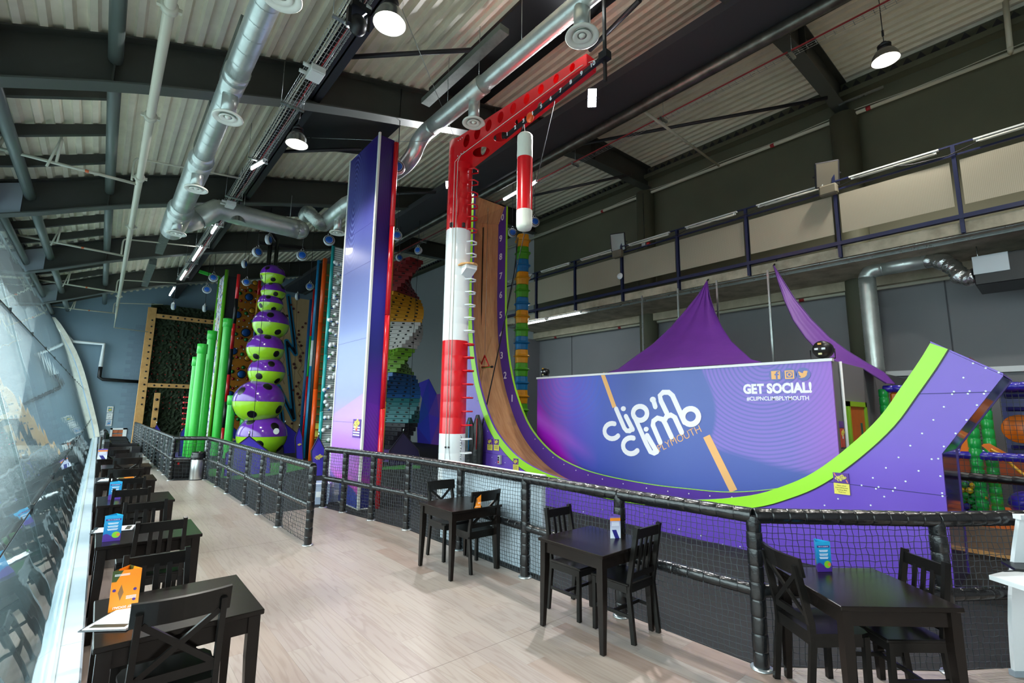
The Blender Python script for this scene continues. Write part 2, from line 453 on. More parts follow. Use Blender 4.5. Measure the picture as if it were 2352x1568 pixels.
# ================================================================ walls
wb = struct('wall_back')
w = MB(); w.box((-2.8, 32.3, 0), (14.8, 32.6, 11)); w.build('wall_face', m_wall_b, wb)
bl = MB(); bl.bbox((-.216, -.008, -.104), (.216, .004, .104), .004); bme = bl.mesh('block', m_block)
for r in range(29):
    for c in range(6):
        x = .78+.44*c+(.22 if r % 2 else 0); z = .12+.215*r
        if x-.22 < (.72 if z < 2.7 else .62) or x > 3.1: continue
        o = bpy.data.objects.new('block', bme); COL.objects.link(o); o.parent = wb; o.location = (x, 32.298, z)
wf = MB(); wf.box((-4, -5.3, -.2), (14.8, -5, 11)); o = wf.build('wall_front', m_wall_g); o['kind'] = 'structure'
wr = struct('wall_right')
w = MB(); w.box((14.4, -6, 5.2), (14.8, 15.3, 11)); w.build('upper_wall', m_wall_r, wr)
w = MB(); w.box((14.4, -6, 0), (14.8, 15.3, 5.2)); w.build('lower_wall', m_wall_g, wr)
w = MB(); w.box((14.4, 15.3, 0), (14.8, 32.5, 11)); w.build('far_wall', m_wall_l, wr)
w = MB(); w.box((13.2, 14.9, 0), (14.4, 15.3, 5.0)); w.build('return_wall', m_wall_g, wr)
w = MB()
for yy in (1.55, 7.6, 13.0): w.box((14.385, yy-.012, 0), (14.4, yy+.012, 5.0))
w.build('panel_joint', mat('joint_grey', '#4a4b50', .6), wr)
for y in (9.2, 3.1):
    c = MB(); c.lathe([(0, 0), (.31, 0), (.31, 9.75), (0, 9.75)], (14.15, y, 0), 24); c.build('column', m_wall_r, wr)
# concrete gallery on the right wall
gal = struct('trim_4', 'concrete gallery slab along the right wall')
g = MB(); g.box((11.79, -5, 5.262), (14.4, 14.6, 5.48)); g.build('slab', m_conc, gal)
g = MB(); g.box((14.0, -5, 5.02), (14.4, 14.9, 5.262)); g.build('edge_beam', mat('concrete_light', '#c2b89f', .8, var=(3, '#a0957d', .8), bump=(20, .2)), gal)
g = MB(); g.box((12.1, -5, 5.2), (12.13, 14.6, 5.262)); g.tube([(11.84, -5, 5.24), (11.84, 14.6, 5.24)], .012, 6); g.build('conduit', m_galv, gal)

# ================================================================ ceiling
RP = [(-3.4,5.6), (-2.6,5.9), (-2.35,6.0), (-1.6,6.27), (-.3,6.83), (.75,7.2), (1.65,7.52), (2.2,7.7), (3.4,8.05), (5.1,8.5), (7,9.0), (9,9.55), (11,9.85), (14.6,10.0)]
def zb(x):
    for (a, b), (c, d) in zip(RP, RP[1:]):
        if a <= x <= c: return b+(d-b)*(x-a)/(c-a)
    return RP[0][1] if x < RP[0][0] else RP[-1][1]
BD = .82
ce = struct('ceiling')
d = MB(); A = []; B = []
x = -3.3; k = 0
while x < 14.5:
    pitch = .26
    for fx, dz in ((0, 0), (.08, 0), (.115, .075), (.225, .075)):
        xx = x+fx; A.append((xx, -5.2, zb(xx)+BD+dz)); B.append((xx, 32.5, zb(xx)+BD+dz))
    x += pitch
d.strip(A, B, .02, (0,0,1)); d.build('corrugated_deck', m_deck, ce)
rf = MB(); rf.strip([(x, -5.3, zb(x)+BD+.2) for x, _ in RP], [(x, 32.6, zb(x)+BD+.2) for x, _ in RP], .15, (0,0,1)); rf.build('roof_cover', m_dark, ce)
BY = [-2.8, 3.15, 9.2, 15.2, 21.2, 27.2]
xs = [-2.5+(14.35+2.5)*i/34 for i in range(35)]
which = ['behind the camera', 'nearest the camera at top right', 'second from the camera', 'third from the camera', 'fourth from the camera', 'farthest, beside the end wall']
for y, wh in list(zip(BY, which))[1:]:
    t = thing('roof_beam', 'dark curved steel roof beam spanning the hall, '+wh, 'roof beam', (5, y, zb(5)), 0, 'curved roof beams')
    q = MB(); q.strip([(x, y-.01, zb(x)+.02) for x in xs], [(x, y-.01, zb(x)+BD-.02) for x in xs], .02, (0,1,0)); q.build('web', m_beam, t)
    q = MB(); q.strip([(x, y-.15, zb(x)) for x in xs], [(x, y+.15, zb(x)) for x in xs], .03, (0,0,1)); q.build('bottom_flange', m_flange, t)
    q = MB(); q.strip([(x, y-.15, zb(x)+BD-.03) for x in xs], [(x, y+.15, zb(x)+BD-.03) for x in xs], .03, (0,0,1)); q.build('top_flange', m_beam, t)
    q = MB(); gxs = [-2.45, -2.1, -1.85]
    q.strip([(x, y-.045, zb(x)+.03) for x in gxs], [(x, y-.045, zb(x)+BD-.05) for x in gxs], .09, (0,1,0)); q.build('end_plate', m_gusset, t)
    for sx in (-.38, 2.35, 7.1, 11.2):
        q = MB(); q.box((sx-.012, y-.14, zb(sx)+.03), (sx+.012, y+.14, zb(sx)+BD-.03)); q.build('stiffener', m_beam, t)
names = ['in the bay above the camera', 'in the bay over the nearest tables', 'in the bay over the crane arm', 'in the fourth bay', 'in the fifth bay', 'in the last bay by the end wall']
spans = list(zip(BY, BY[1:]+[32.3]))
for (a, b), wh in list(zip(spans, names)):
    if a < 0: continue
    for X, dz, r, nm in ((-2.25, .32, .085, 'left edge'), (-1.72, .40, .10, 'inner left'), (-.38, .40, .095, 'second row')):
        q = MB(); q.tube([(X, a+.12, zb(X)+dz), (X, b-.12, zb(X)+dz)], r, 14)
        tag(q.build('strut_tube', m_tube), 'round grey roof strut, %s, %s' % (nm, wh), 'roof strut', 'roof struts')
    n = 4
    for i in range(1, n):
        y = a+(b-a)*i/n
        q = MB(); q.strip([(x, y-.05, zb(x)+BD-.24) for x in (-2.5,-1.6,-.45)], [(x, y-.05, zb(x)+BD-.02) for x in (-2.5,-1.6,-.45)], .1, (0,1,0))
        tag(q.build('purlin', m_beam), 'dark purlin, %s %s' % (('first','second','third')[i-1], wh), 'purlin', 'roof purlins')
# long girders along the hall
for X, wdt, h, lab in ((2.55, .3, .62, 'dark long girder above the wire cable tray'),):
    q = MB(); z = zb(X)+.15
    q.box((X-wdt/2, -5, z), (X+wdt/2, 32.3, z+.035)); q.box((X-.015, -5, z), (X+.015, 32.3, z+h)); q.box((X-wdt/2, -5, z+h-.03), (X+wdt/2, 32.3, z+h))
    tag(q.build('long_girder', m_dark), lab, 'girder')
# eaves channel with zigzag edge on the right wall
q = thing('eaves_channel', 'dark eaves channel with zigzag sheet ends along the right wall', 'eaves channel', (14.3, 5, 10.0))
e = MB(); e.box((14.12, -5, 10.3), (14.39, 32.2, 10.34)); e.box((14.1, -5, 10.3), (14.13, 32.2, 10.44)); e.build('channel', m_wall_r, q)
e = MB(); y = -4.9
while y < 32:
    e.add([(14.12, y, 10.44), (14.12, y+.2, 10.44), (14.12, y+.1, 10.62), (14.3, y, 10.44), (14.3, y+.2, 10.44), (14.3, y+.1, 10.62)], [(0,1,2), (3,5,4), (0,3,4,1), (1,4,5,2), (2,5,3,0)]); y += .26
e.build('sheet_ends', m_dark, q, kind='stuff')
# wind bracing rods
def brace(p, q, r, lab):
    m = MB(); m.tube([p, q], r, 10); tag(m.build('bracing_rod', m_dark), lab, 'bracing rod', 'roof bracing rods')
for a, b, za, zb_, lab in (((782,132),(1098,114),8.6,9.0,'black bracing rod above the high bay lamp at top'), ((1330,332),(1900,225),9.6,9.9,'black bracing rod under the right roof bay'),
        ((1355,115),(1470,0),9.2,9.0,'black bracing rod beside the crane arm tip'), ((905,445),(1030,440),9.0,9.2,'black bracing rod right of the purple tower top'),
        ((1220,450),(1450,400),9.6,9.8,'black bracing rod behind the punch bag'), ((640,348),(830,342),8.4,8.7,'black bracing rod under the lamp left of the purple tower'),
        ((905,470),(1030,500),9.3,9.6,'thin black bracing rod sloping behind the red column')):
    brace(at(*a, Z=za), at(*b, Z=zb_), .045, lab)

# black sheets standing in for the shaded recesses between the roof beams
for i, (x0, x1, y0, y1, lab) in enumerate(((2.8, 5.2, 9.5, 12.6, 'black sheet standing in for roof shade above the printed tower'), (5.0, 6.6, 3.5, 8.9, 'black sheet standing in for roof shade above the crane arm'), (2.8, 5.6, 15.5, 18.6, 'black sheet standing in for roof shade above the ball tower'))):
    q = MB(); q.strip([(x0, y0, zb(x0)+BD-.10), (x1, y0, zb(x1)+BD-.10)], [(x0, y1, zb(x0)+BD-.10), (x1, y1, zb(x1)+BD-.10)], .08, (0,0,1)); tag(q.build('roof_shade_sheet', m_black), lab, 'shade sheet', 'black roof shade sheets')
# ================================================================ materials of the attractions
m_purple = mat('purple_panel', '#6d49c0', .3, var=(.6, '#7853cc', .6), coat=.15)
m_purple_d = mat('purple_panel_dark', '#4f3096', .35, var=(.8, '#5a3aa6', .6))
m_purple_gl = mat('purple_gloss', '#2a1763', .1, coat=.6)
m_lime = mat('lime_edge', '#a6ec30', .35, coat=.1)
m_yellow = mat('yellow_tube', '#e8a81c', .35, coat=.2)
m_red = mat('red_gloss', '#d8101c', .28, coat=.35)
m_whiteg = mat('white_gloss', '#e9eef0', .28, coat=.3)
m_cord = mat('cord', '#d8d2c4', .8)
m_rope = mat('rope_black', '#17181a', .7)
m_print_w = mat('print_white', '#f5f4fa', .5)
m_print_o = mat('print_orange', '#f7bd78', .5)
m_print_y = mat('print_yellow', '#eedf62', .5)
m_orange = mat('orange_gloss', '#e8560f', .3, coat=.3)
def slide_wood():
    t = NT('slide_wood'); tc = t.n('ShaderNodeTexCoord'); mp = t.n('ShaderNodeMapping'); mp.inputs['Scale'].default_value = (12, 1.3, 1.3); t.l(tc.outputs['Object'], mp.inputs[0])
    n = t.noise(mp.outputs[0], 1.5, 5, .65); n2 = t.noise(tc.outputs['Object'], 1.2, 2)
    c = t.mix(n.step(.3, .7), '#bb8450', '#d8a874'); c = t.mix(n2.step(.62, .75)*.6, c, '#4d3a2a')
    t.l(c, t.b.inputs['Base Color']); t.b.inputs['Roughness'].default_value = .35; return t.m
m_swood = slide_wood()
m_pine = mat('pine', '#d9a566', .5, var=(4, '#c08a4e', .7), bump=(30, .1))

def plate(mb, outline, holes, o, ex, ey, t):
    """plate with real holes, thickness t"""
    cu = bpy.data.curves.new('p', 'CURVE'); cu.dimensions = '2D'; cu.fill_mode = 'BOTH'; cu.extrude = t/2
    for pl in [outline]+holes:
        s = cu.splines.new('POLY'); s.points.add(len(pl)-1); s.use_cyclic_u = True
        for q, p in zip(s.points, pl): q.co = (p[0], p[1], 0, 1)
    ob = bpy.data.objects.new('p', cu); COL.objects.link(ob); dg = bpy.context.evaluated_depsgraph_get(); dg.update()
    me = bpy.data.meshes.new_from_object(ob.evaluated_get(dg)); o, ex, ey = Vector(o), Vector(ex), Vector(ey); en = ex.cross(ey)
    mb.add([o+ex*v.co.x+ey*v.co.y+en*v.co.z for v in me.vertices], [list(p.vertices) for p in me.polygons])
    bpy.data.objects.remove(ob); bpy.data.curves.remove(cu); bpy.data.meshes.remove(me); return mb
def circ(cx, cy, rx, ry=None, n=20): return [(cx+rx*math.cos(2*PI*i/n), cy+(ry or rx)*math.sin(2*PI*i/n)) for i in range(n)]
def smooth(pts, n=4):
    out = []
    for i in range(len(pts)-1):
        p0, p1, p2, p3 = pts[max(i-1, 0)], pts[i], pts[i+1], pts[min(i+2, len(pts)-1)]
        for k in range(n):
            t = k/n
            out.append(tuple(.5*((2*p1[j])+(-p0[j]+p2[j])*t+(2*p0[j]-5*p1[j]+4*p2[j]-p3[j])*t*t+(-p0[j]+3*p1[j]-3*p2[j]+p3[j])*t**3) for j in range(len(p1))))
    return out+[tuple(pts[-1])]
NX = (0, -1, 0); NZ = (0, 0, 1)      # lettering axes on faces that look towards -X

# logo lettering as strokes (units: crop pixels of the banner, y down)
LOGO = [arc(539, -1018, 46, 72, 322), [(563,-885),(612,-1000),(626,-1016),(643,-1017),(660,-1003)], [(622,-930),(662,-1008)],
        [(672,-930),(745,-1095),(770,-1143),(790,-1150),(808,-1140)], arc(653, -1106, 48, 72, 322), [(750,-1045),(803,-1135)],
        [(785,-985),(828,-1085)], [(785,-985),(788,-958),(812,-940),(842,-948),(858,-972),(895,-1052)], [(852,-960),(866,-932),(892,-922),(915,-935),(957,-1025)],
        [(868,-910),(833,-838),(827,-805),(846,-786),(880,-786),(902,-805),(975,-965)], [(787,-832),(799,-872)]]
RINGS = [(708,-912,42), (1012,-931,47)]
DOTS = [(608,-884,15), (745,-1007,15), (785,-830,18)]
def logo(mb, f, w=29, t=.004):
    """draw the lettering through the mapping f(crop point) -> 2-D point in metres on the face"""
    def s(pts, closed=False, ww=w):
        q = [f(*p) for p in pts]; return q
    return s
def draw_logo(mb, o, ex, ey, fx, k, w=29, t=.004):
    g = lambda p: fx(p[0], p[1])
    for i, st in enumerate(LOGO): stroke(mb, [g(p) for p in st], w*k, o, ex, ey, 0, t*(1+.21*i))
    for i, (x, y, r) in enumerate(RINGS): stroke(mb, [g(p) for p in circ(x, y, r, n=22)], w*k, o, ex, ey, 0, t*(3.4+.2*i), closed=True)
    en = Vector(ex).cross(Vector(ey))
    for x, y, r in DOTS: mb.prism([g(p) for p in circ(x, y, r, n=12)], Vector(o), ex, ey, en, t*4.0)
def small_logo(mb, c, ex, ey, width, t=.003):
    """the same lettering, small: c = centre, width in metres"""
    k = width/600.0
    draw_logo(mb, c, ex, ey, lambda x, y: ((x-782)*k, (y+970)*k), k, 34, t)

# ================================================================ slide (half pipe)
XH, XR = 7.08, 8.22
C = [(9.9,7.7),(9.9,6.5),(9.9,5.5),(9.88,4.6),(9.8,3.8),(9.66,3.12),(9.43,2.456),(9.02,1.72),(8.6,1.28),(8.0,.9),(7.3,.68),(6.57,.575),(5.5,.525),(4.62,.54),(3.85,.585),(3.07,.75),(2.6,.94),(2.22,1.16),(1.815,1.51),(1.48,1.87),(1.246,2.22),(1.06,2.51),(.943,2.712)]
CS = smooth(C, 4)
def off(pts, d):
    out = []
    for i, p in enumerate(pts):
        a = pts[max(i-1, 0)]; b = pts[min(i+1, len(pts)-1)]; t = Vector((b[0]-a[0], b[1]-a[1])).normalized()
        out.append((p[0]-t.y*d, p[1]+t.x*d))
    return out
sl = thing('drop_slide', 'tall purple drop slide with lime green edge and curved wooden channel', 'slide', (XH, 5.5, 0))
q = MB(); q.prism([(-y, z) for y, z in CS]+[(-.40,2.318),(-.955,1.483),(-.965,.9),(-.98,0),(-11.0,0),(-11.0,7.7)], (XH,0,0), NX, NZ, (1,0,0), .05)
fp = q.build('front_panel', m_purple, sl, fixn=True)
q = MB(); a = [(XH-.004, y, z) for y, z in CS]; b = [(XH-.004, y, z) for y, z in off(CS, .165)]
q.strip(a, b, .012, (-1,0,0)); q.build('lime_edge', m_lime, sl)
q = MB(); b2 = off(CS, .165); b3 = off(CS, .178); q.strip([(XH-.003, y, z) for y, z in b2], [(XH-.003, y, z) for y, z in b3], .008, (-1,0,0)); q.build('dark_piping', m_black, sl)
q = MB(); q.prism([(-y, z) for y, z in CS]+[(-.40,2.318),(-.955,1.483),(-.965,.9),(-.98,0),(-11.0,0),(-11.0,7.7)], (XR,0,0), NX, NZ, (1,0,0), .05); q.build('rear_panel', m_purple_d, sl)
q = MB(); q.strip([(XR-.005, y, z) for y, z in off(CS, -.004)], [(XR-.005, y, z) for y, z in off(CS, .004)], .06, (1,0,0)); q.build('rear_green_edge', m_lime, sl)
q = MB(); wc = off(CS, .35); q.smooth = True; q.strip([(XH+.05, y, z) for y, z in wc], [(XR, y, z) for y, z in wc]); q.build('wooden_channel', m_swood, sl)
q = MB(); q.add([(XH+.05, 10.24, 7.0), (XR, 10.24, 7.25), (XR, 9.98, 7.7), (XH+.05, 9.98, 7.7)], [(0,1,2,3)]); q.build('headboard', m_swood, sl)
q = MB(); q.box((XH+.57, 10.2, .9), (XH+.576, 10.247, 7.0)); q.build('channel_joint', m_black, sl)
q = MB()
for (y0, z0), (y1, z1) in zip([(.40,2.318),(.955,1.483),(.965,.9),(.98,.0)], [(.955,1.483),(.965,.9),(.98,.0)]):
    q.add([(XH+.02, y0+.01, z0), (XR+.05, y0+.01, z0), (XR+.05, y1+.01, z1), (XH+.02, y1+.01, z1)], [(0,1,2,3)])
q.build('end_skin', m_purple_gl, sl)
q = MB(); q.strip([(XH, .943, 2.716), (XH, .40, 2.322)], [(XR+.05, .943, 2.716), (XR+.05, .40, 2.322)], .02, (0,0,1)); q.build('top_cap', m_purple, sl)
for a, b in (((2085,905),(2276,900)), ((1870,1102),(2176,1139)), ((1095,920),(1104,921)), ((1083,770),(1087,770)), ((1100,1036),(1165,1048)), ((1720,1150),(1722,1266))):
    A = at(*a, X=XH-.002); B = at(*b, X=XH-.002); q = MB(); q.bar(A, B, .004, .008); q.build('panel_seam', mat('seam', '#2f2071', .5), sl)
q = MB()
for px, py in [(2235,834),(2264,845),(2294,855),(2213,867),(2191,899),(2187,905),(2227,898),(2223,904),(2264,898),(2260,904),(2168,934),(2244,930),(2144,964),(2220,964),(2118,995),(2195,995),(2091,1023),(2168,1025),(2064,1050),(2140,1054),(2155,1053),(2035,1074),(2110,1081),(2160,1093),(2005,1097),(2080,1105),(1979,1114),(2018,1118),(2051,1127),(2164,1132),(1925,1145),(1894,1160),(2000,1160),(2056,1120),(2012,1122),(2031,1140),(2165,1139),
               (1098,895),(1100,905),(1081,910),(1112,967),(1120,990),(1110,1004),(1127,1030),(1150,1022),(1130,1050),(1160,1062),(1170,1045),(1138,1062),
               (1300,1180),(1340,1175),(1365,1190),(1384,1170),(1430,1195),(1500,1200),(1560,1215),(1610,1230),(1660,1250),(1700,1255),(1480,1180)]:
    p = at(px, py, X=XH-.003); q.lathe([(0,.0), (.010,0), (.010,.004), (0,.004)], (0,0,0), 6, False, Matrix.Translation(p) @ Matrix.Rotation(-PI/2, 4, 'Y'))
for i, (y, z) in enumerate(off(CS, .08)):
    if 30 < i < 62 and i % 2 == 0: q.lathe([(0,0), (.012,0), (.012,.004), (0,.004)], (0,0,0), 6, False, Matrix.Translation((XR-.003, y, z)) @ Matrix.Rotation(-PI/2, 4, 'Y'))
q.build('screw_caps', m_white, sl, kind='stuff')
for n, px, py in (('10',1151,507),('9',1150,554),('8',1150,596),('7',1150,640),('6',1150,684),('5',1150,730),('4',1150,776),('3',1152,823),('2',1160,869),('1',1176,922)):
    q = MB(); text_mesh(q, n, at(px, py, X=XR-.004), NX, NZ, .26, .004, bold=.004); q.build('height_number', m_print_w, sl)
# notices screwed to the slide
def notice(px0, py0, px1, py1, split, lab, X=XH-.012, words=4):
    a = at(px0, py0, X=X); b = at(px1, py1, X=X); t = thing('notice_sign', lab, 'sign', (X, (a.y+b.y)/2, b.z), 0, 'notices on the slide')
    zs = a.z+(b.z-a.z)*split
    q = MB(); q.box((X-.006, b.y, zs), (X+.006, a.y, a.z)); q.build('purple_card', mat('card_purple', '#5a2b92', .5), t)
    q = MB(); q.box((X-.006, b.y, b.z), (X+.006, a.y, zs-.006)); q.build('yellow_card', m_print_y, t)
    w = a.y-b.y; q = MB(); c = Vector((X-.008, (a.y+b.y)/2, (a.z+zs)/2)); small_logo(q, c, NX, NZ, w*.75, .003); q.build('logo', m_print_y, t)
    q = MB()
    q.bar(c+Vector((0, w*.42, (a.z-zs)*.45)), c+Vector((0, w*.33, (a.z-zs)*.15)), .006, .01); q.bar(c+Vector((0, -w*.33, -(a.z-zs)*.15)), c+Vector((0, -w*.42, -(a.z-zs)*.45)), .006, .01)
    q.build('stripe', mat('stripe_salmon', '#f08a6a', .5), t)
    h = zs-b.z; q = MB()
    if words == 1:
        for i, s in enumerate(('Please refrain', 'from walking over', 'the Drop Slide', 'Thank You')): text_mesh(q, s, (X-.0075, c.y, zs-h*(.28+.19*i)), NX, NZ, h*.13, .002)
    else:
        for i in range(words): q.box((X-.0085, c.y-w*(.38-.05*(i % 2)), zs-h*(.25+.16*i)), (X-.007, c.y+w*.38, zs-h*(.2+.16*i)))
    q.build('lettering', mat('ink', '#6b6224', .7), t)
notice(1120, 1007, 1131, 1034, .47, 'small purple and yellow notice, left of the pair on the slide', words=4)
notice(1135, 1008, 1146, 1035, .47, 'small purple and yellow notice, right of the pair on the slide', words=4)
notice(1179, 1052, 1191, 1082, .47, 'small purple and yellow notice low beside the slide curve', words=4)
notice(1913, 1084, 1953, 1137, .47, 'large purple and yellow notice under the right curve of the slide', words=1)
# control box
a = at(1144, 1045, X=XH-.05); t = thing('control_box', 'grey push button box with red stop knob on the slide wall', 'control box', (XH-.04, a.y, a.z-.2))
q = MB(); q.bbox((XH-.07, a.y-.085, a.z-.2), (XH-.001, a.y, a.z), .008); q.build('casing', mat('box_grey', '#c4c8c9', .5), t)
for i in range(3):
    q = MB(); q.lathe([(0,.012), (.02,.012), (.024,0)], (0,0,0), 10, True, Matrix.Translation((XH-.07, a.y-.04, a.z-.05-.05*i)) @ Matrix.Rotation(-PI/2, 4, 'Y')); q.build('button', m_red if i == 2 else m_black, t)
# kit bags leaning on the slide wall
def bag(px0, px1, py0, py1, X, lab, trim):
    a = at(px0, py0, X=X); b = at(px1, py1, X=X); y0, y1, z1 = b.y, a.y, a.z; w = y1-y0
    t = thing('kit_bag', lab, 'bag', (X, (y0+y1)/2, 0), 0, 'kit bags by the slide')
    q = MB(); q.smooth = True; n = 14; prof = []
    for i in range(n+1):
        z = z1*i/n; f = 1.0 if i < n*.72 else math.cos((i-n*.72)/(n*.28)*1.3); prof.append((z, f))
    rings = []
    for z, f in prof:
        for k in range(12):
            an = 2*PI*k/12; rings.append((X-.09*f*math.cos(an)*(1+.12*math.sin(9*z+k)), (y0+y1)/2+(w/2*f+.01)*math.sin(an)*(1+.05*math.sin(7*z)), z))
    q.add(rings, [(i*12+k, i*12+(k+1) % 12, (i+1)*12+(k+1) % 12, (i+1)*12+k) for i in range(n) for k in range(12)]); q.build('sack', mat('bag_fabric', '#0c0d10', .45, bump=(14, .5)), t)
    q = MB(); q.tube([(X-.095, y0+w*.25, z1*.55), (X-.09, y0+w*.28, z1*.8), (X-.05, y0+w*.4, z1*.95)], .012, 6); q.build('piping', mat(trim, '#1d86c4' if trim == 'trim_blue' else '#b3262e', .5), t)
bag(1068, 1088, 958, 1090, 6.86, 'black kit bag with blue piping beside the white column', 'trim_blue')
bag(1086, 1106, 952, 1090, 6.92, 'black kit bag with red piping against the purple slide wall', 'trim_red')
# trapeze bar of the slide
p = at(1113, 842, X=7.55); t = thing('trapeze_bar', 'green bar with red triangle handle hanging in the slide', 'trapeze bar', p)
q = MB(); q.tube([p+Vector((0,.32,-.02)), p+Vector((0,-.32,-.02))], .018, 8); q.build('bar', mat('bar_green', '#5f8a2f', .4), t)
q = MB(); q.tube([p+Vector((0,.19,0)), p+Vector((0,0,.3)), p+Vector((0,-.19,0)), p+Vector((0,.19,0))], .022, 8); q.build('handle', m_red, t)
for s in (-1, 1):
    q = MB(); q.tube([p+Vector((0,.28*s,-.02)), p+Vector((0,.34*s,-.02))], .03, 8); q.build('end_knob', m_black, t)
q = MB(); q.tube([p+Vector((0,0,.3)), p+Vector((0,0,4.4))], .005, 5); q.build('cable', m_galv, t)
q = MB(); q.tube([at(1106, 985, X=6.98), at(1148, 790, X=7.9), at(1181, 628, X=9.0), at(1190, 545, X=9.35)], .016, 6)
tag(q.build('safety_rope', m_rope), 'black safety rope slanting across the drop slide', 'rope')

# ================================================================ banner room
XB = 8.6
def banner_mat():
    t = NT('banner_print'); g = t.coord('Generated'); u = 1-g[1]; v = g[2]
    base = t.ramp(u, [(0,'#7b3fb0'), (.10,'#8a5ad0'), (.2,'#5f55c8'), (.3,'#4f62c0'), (.45,'#5a6fb6'), (.6,'#5e74ba'), (.68,'#5c70b8'), (1,'#5c70b8')])
    base = t.mix(v.step(.75, .0)*.5, base, '#2b3fae')
    # magenta wedge low at the left
    e1 = v + u*2.5 + (u*9).sin()*.05
    c = t.mix(e1.step(.86, .70)*(u.step(.34, .12)), base, '#b41fcf')
    e2 = v + u*1.75
    c = t.mix(e2.step(.50, .47)*.8, c, '#9a1fc0')
    e3 = (v - .62)*1.0 + u*1.15
    c = t.mix((e3-.02).abs().step(.10, .0)*u.step(.30, .05)*.7, c, '#c065e6')
    # lined lavender cloud at the right
    wob = (v*5.5+.8).sin()*.035
    lav = (u+wob).step(.675, .685)*((v*1.0+((u-.8)*9).sin()*.06).step(.40, .44).max((u-wob*2).step(.905, .935)))
    ring = (((u-.86)*2.4)**2.0 + (v-1.05)**2.0).sqrt()
    ln = ((ring*250+(u*7).sin()*14).sin()*.5+.5)**2.0
    lavc = t.mix(ln, '#8b78d2', '#6c70c0')
    lavc = t.mix(u.step(.9, 1.0)*.7, lavc, '#a868d8')
    c = t.mix(lav, c, lavc)
    # lined cloud upper left
    d2 = (((u-.16)*1.9)**2.0 + ((v-1.0)*.9)**2.0).sqrt()
    l2 = ((d2*170).sin()*.5+.5)**3.0
    c = t.mix(l2*d2.step(.42, .30)*.35, c, '#3c62d6')
    t.l(c, t.b.inputs['Base Color']); t.b.inputs['Roughness'].default_value = .45; return t.m
za = 2.763; ya, yb = 2.34, 8.97
rm = thing('banner_room', 'grey boxed party room carrying the big blue and purple banner', 'room', (11, 5.6, 0))
q = MB(); q.box((XB+.03, ya, 0), (14.35, yb, za-.02)); q.build('walls', mat('room_grey', '#77787b', .7, var=(.7, '#6d6e72', .5)), rm)
bn = MB(); bn.box((XB-.01, ya, .0), (XB+.03, yb, za-.03)); bno = bn.build('banner', banner_mat(), rm)
q = MB(); q.box((XB-.03, ya-.02, za-.035), (XB+.07, yb+.02, za+.01)); q.build('top_trim', m_white, rm)
BO = Vector((XB-.012, 0, 0))
def bpt(cx, cy):      # point of the banner picture -> face coordinates
    p = at(1200+cx/2.613, 600-cy/2.613, X=XB-.01); return (-p.y, p.z)
kk = (Vector(bpt(700,-950))-Vector(bpt(800,-950))).length/100
q = MB(); draw_logo(q, BO, NX, NZ, bpt, kk, 26.5, .004); q.build('logo_lettering', m_print_w, bno)
q = MB()
for (a, b, w) in (((480,-672),(553,-875),27), ((1105,-1048),(1268,-1378),36)):
    stroke(q, [bpt(*a), bpt(*b)], w*kk, BO, NX, NZ, 0, .004, False)
q.build('orange_stripe', m_print_o, bno)
a = Vector(bpt(820,-1145)); b = Vector(bpt(1098,-1012)); d = (b-a).normalized()
ex = Vector((0, -d.x, d.y)); ey = Vector((0, d.y, d.x))
q = MB(); text_mesh(q, 'PLYMOUTH', BO+Vector((0,-a.x,a.y)), ex, ey, .20, .004, 'LEFT', wide=(b-a).length/1.11, bold=-.002); q.build('place_lettering', m_print_o, bno)
p0 = at(1709, 901, X=XB-.01); p1 = at(1864, 894, X=XB-.01); L = p0.y-p1.y
q = MB(); text_mesh(q, 'GET SOCIAL!', BO+Vector((0, (p0.y+p1.y)/2, (p0.z+p1.z)/2-.03)), NX, NZ, .22, .004, 'CENTER', wide=L/1.25, bold=.011); q.build('headline', m_print_w, bno)
q = MB(); text_mesh(q, '#CLIPNCLIMBPLYMOUTH', BO+Vector((0, (p0.y+p1.y)/2, (p0.z+p1.z)/2-.155)), NX, NZ, .095, .004, 'CENTER', wide=L/1.17, bold=.002); q.build('hashtag', m_print_w, bno)
for i, (px, py) in enumerate(((1782,861),(1813.5,860),(1845,859))):
    c = at(px, py, X=XB-.01); q = MB(); q.prism(circ(0,0,.108,n=24), BO+Vector((0,c.y,c.z)), NX, NZ, (-1,0,0), .004); io = q.build('icon_disc', mat('icon_blue', '#6c78bb', .5), bno)
    o = BO+Vector((-.005,c.y,c.z)); q = MB()
    if i == 0:
        plate(q, circ(0,0,.095,n=4) and [(-.07,-.07),(.07,-.07),(.07,.07),(-.07,.07)], [[(.0,-.07+.002),(.03,-.07+.002),(.03,-.005),(.05,-.005),(.05,.02),(.03,.02),(.034,.042),(.055,.042),(.055,.062),(.022,.062),(.004,.045),(0,.02),(-.018,.02),(-.018,-.005),(0,-.005)]], o, NX, NZ, .003)
    elif i == 1:
        plate(q, [(-.07,-.07),(.07,-.07),(.07,.07),(-.07,.07)], [[(-.05,-.05),(.05,-.05),(.05,.05),(-.05,.05)]], o, NX, NZ, .003); stroke(q, circ(0,0,.03,n=16), .018, o, NX, NZ, 0, .003, closed=True); q.prism(circ(.037,.037,.008,n=8), o, NX, NZ, (-1,0,0), .003)
    else:
        q.prism([(-.072,-.052),(-.03,-.062),(.02,-.052),(.052,-.02),(.058,.02),(.076,.04),(.056,.04),(.068,.056),(.046,.05),(.026,.056),(.004,.042),(0,.016),(-.03,.026),(-.064,.052),(-.07,.028),(-.056,.004),(-.066,.0),(-.046,-.02),(-.052,-.024),(-.03,-.036),(-.05,-.05)], o, NX, NZ, (-1,0,0), .003)
    q.build('icon', m_print_o, io, fixn=True)
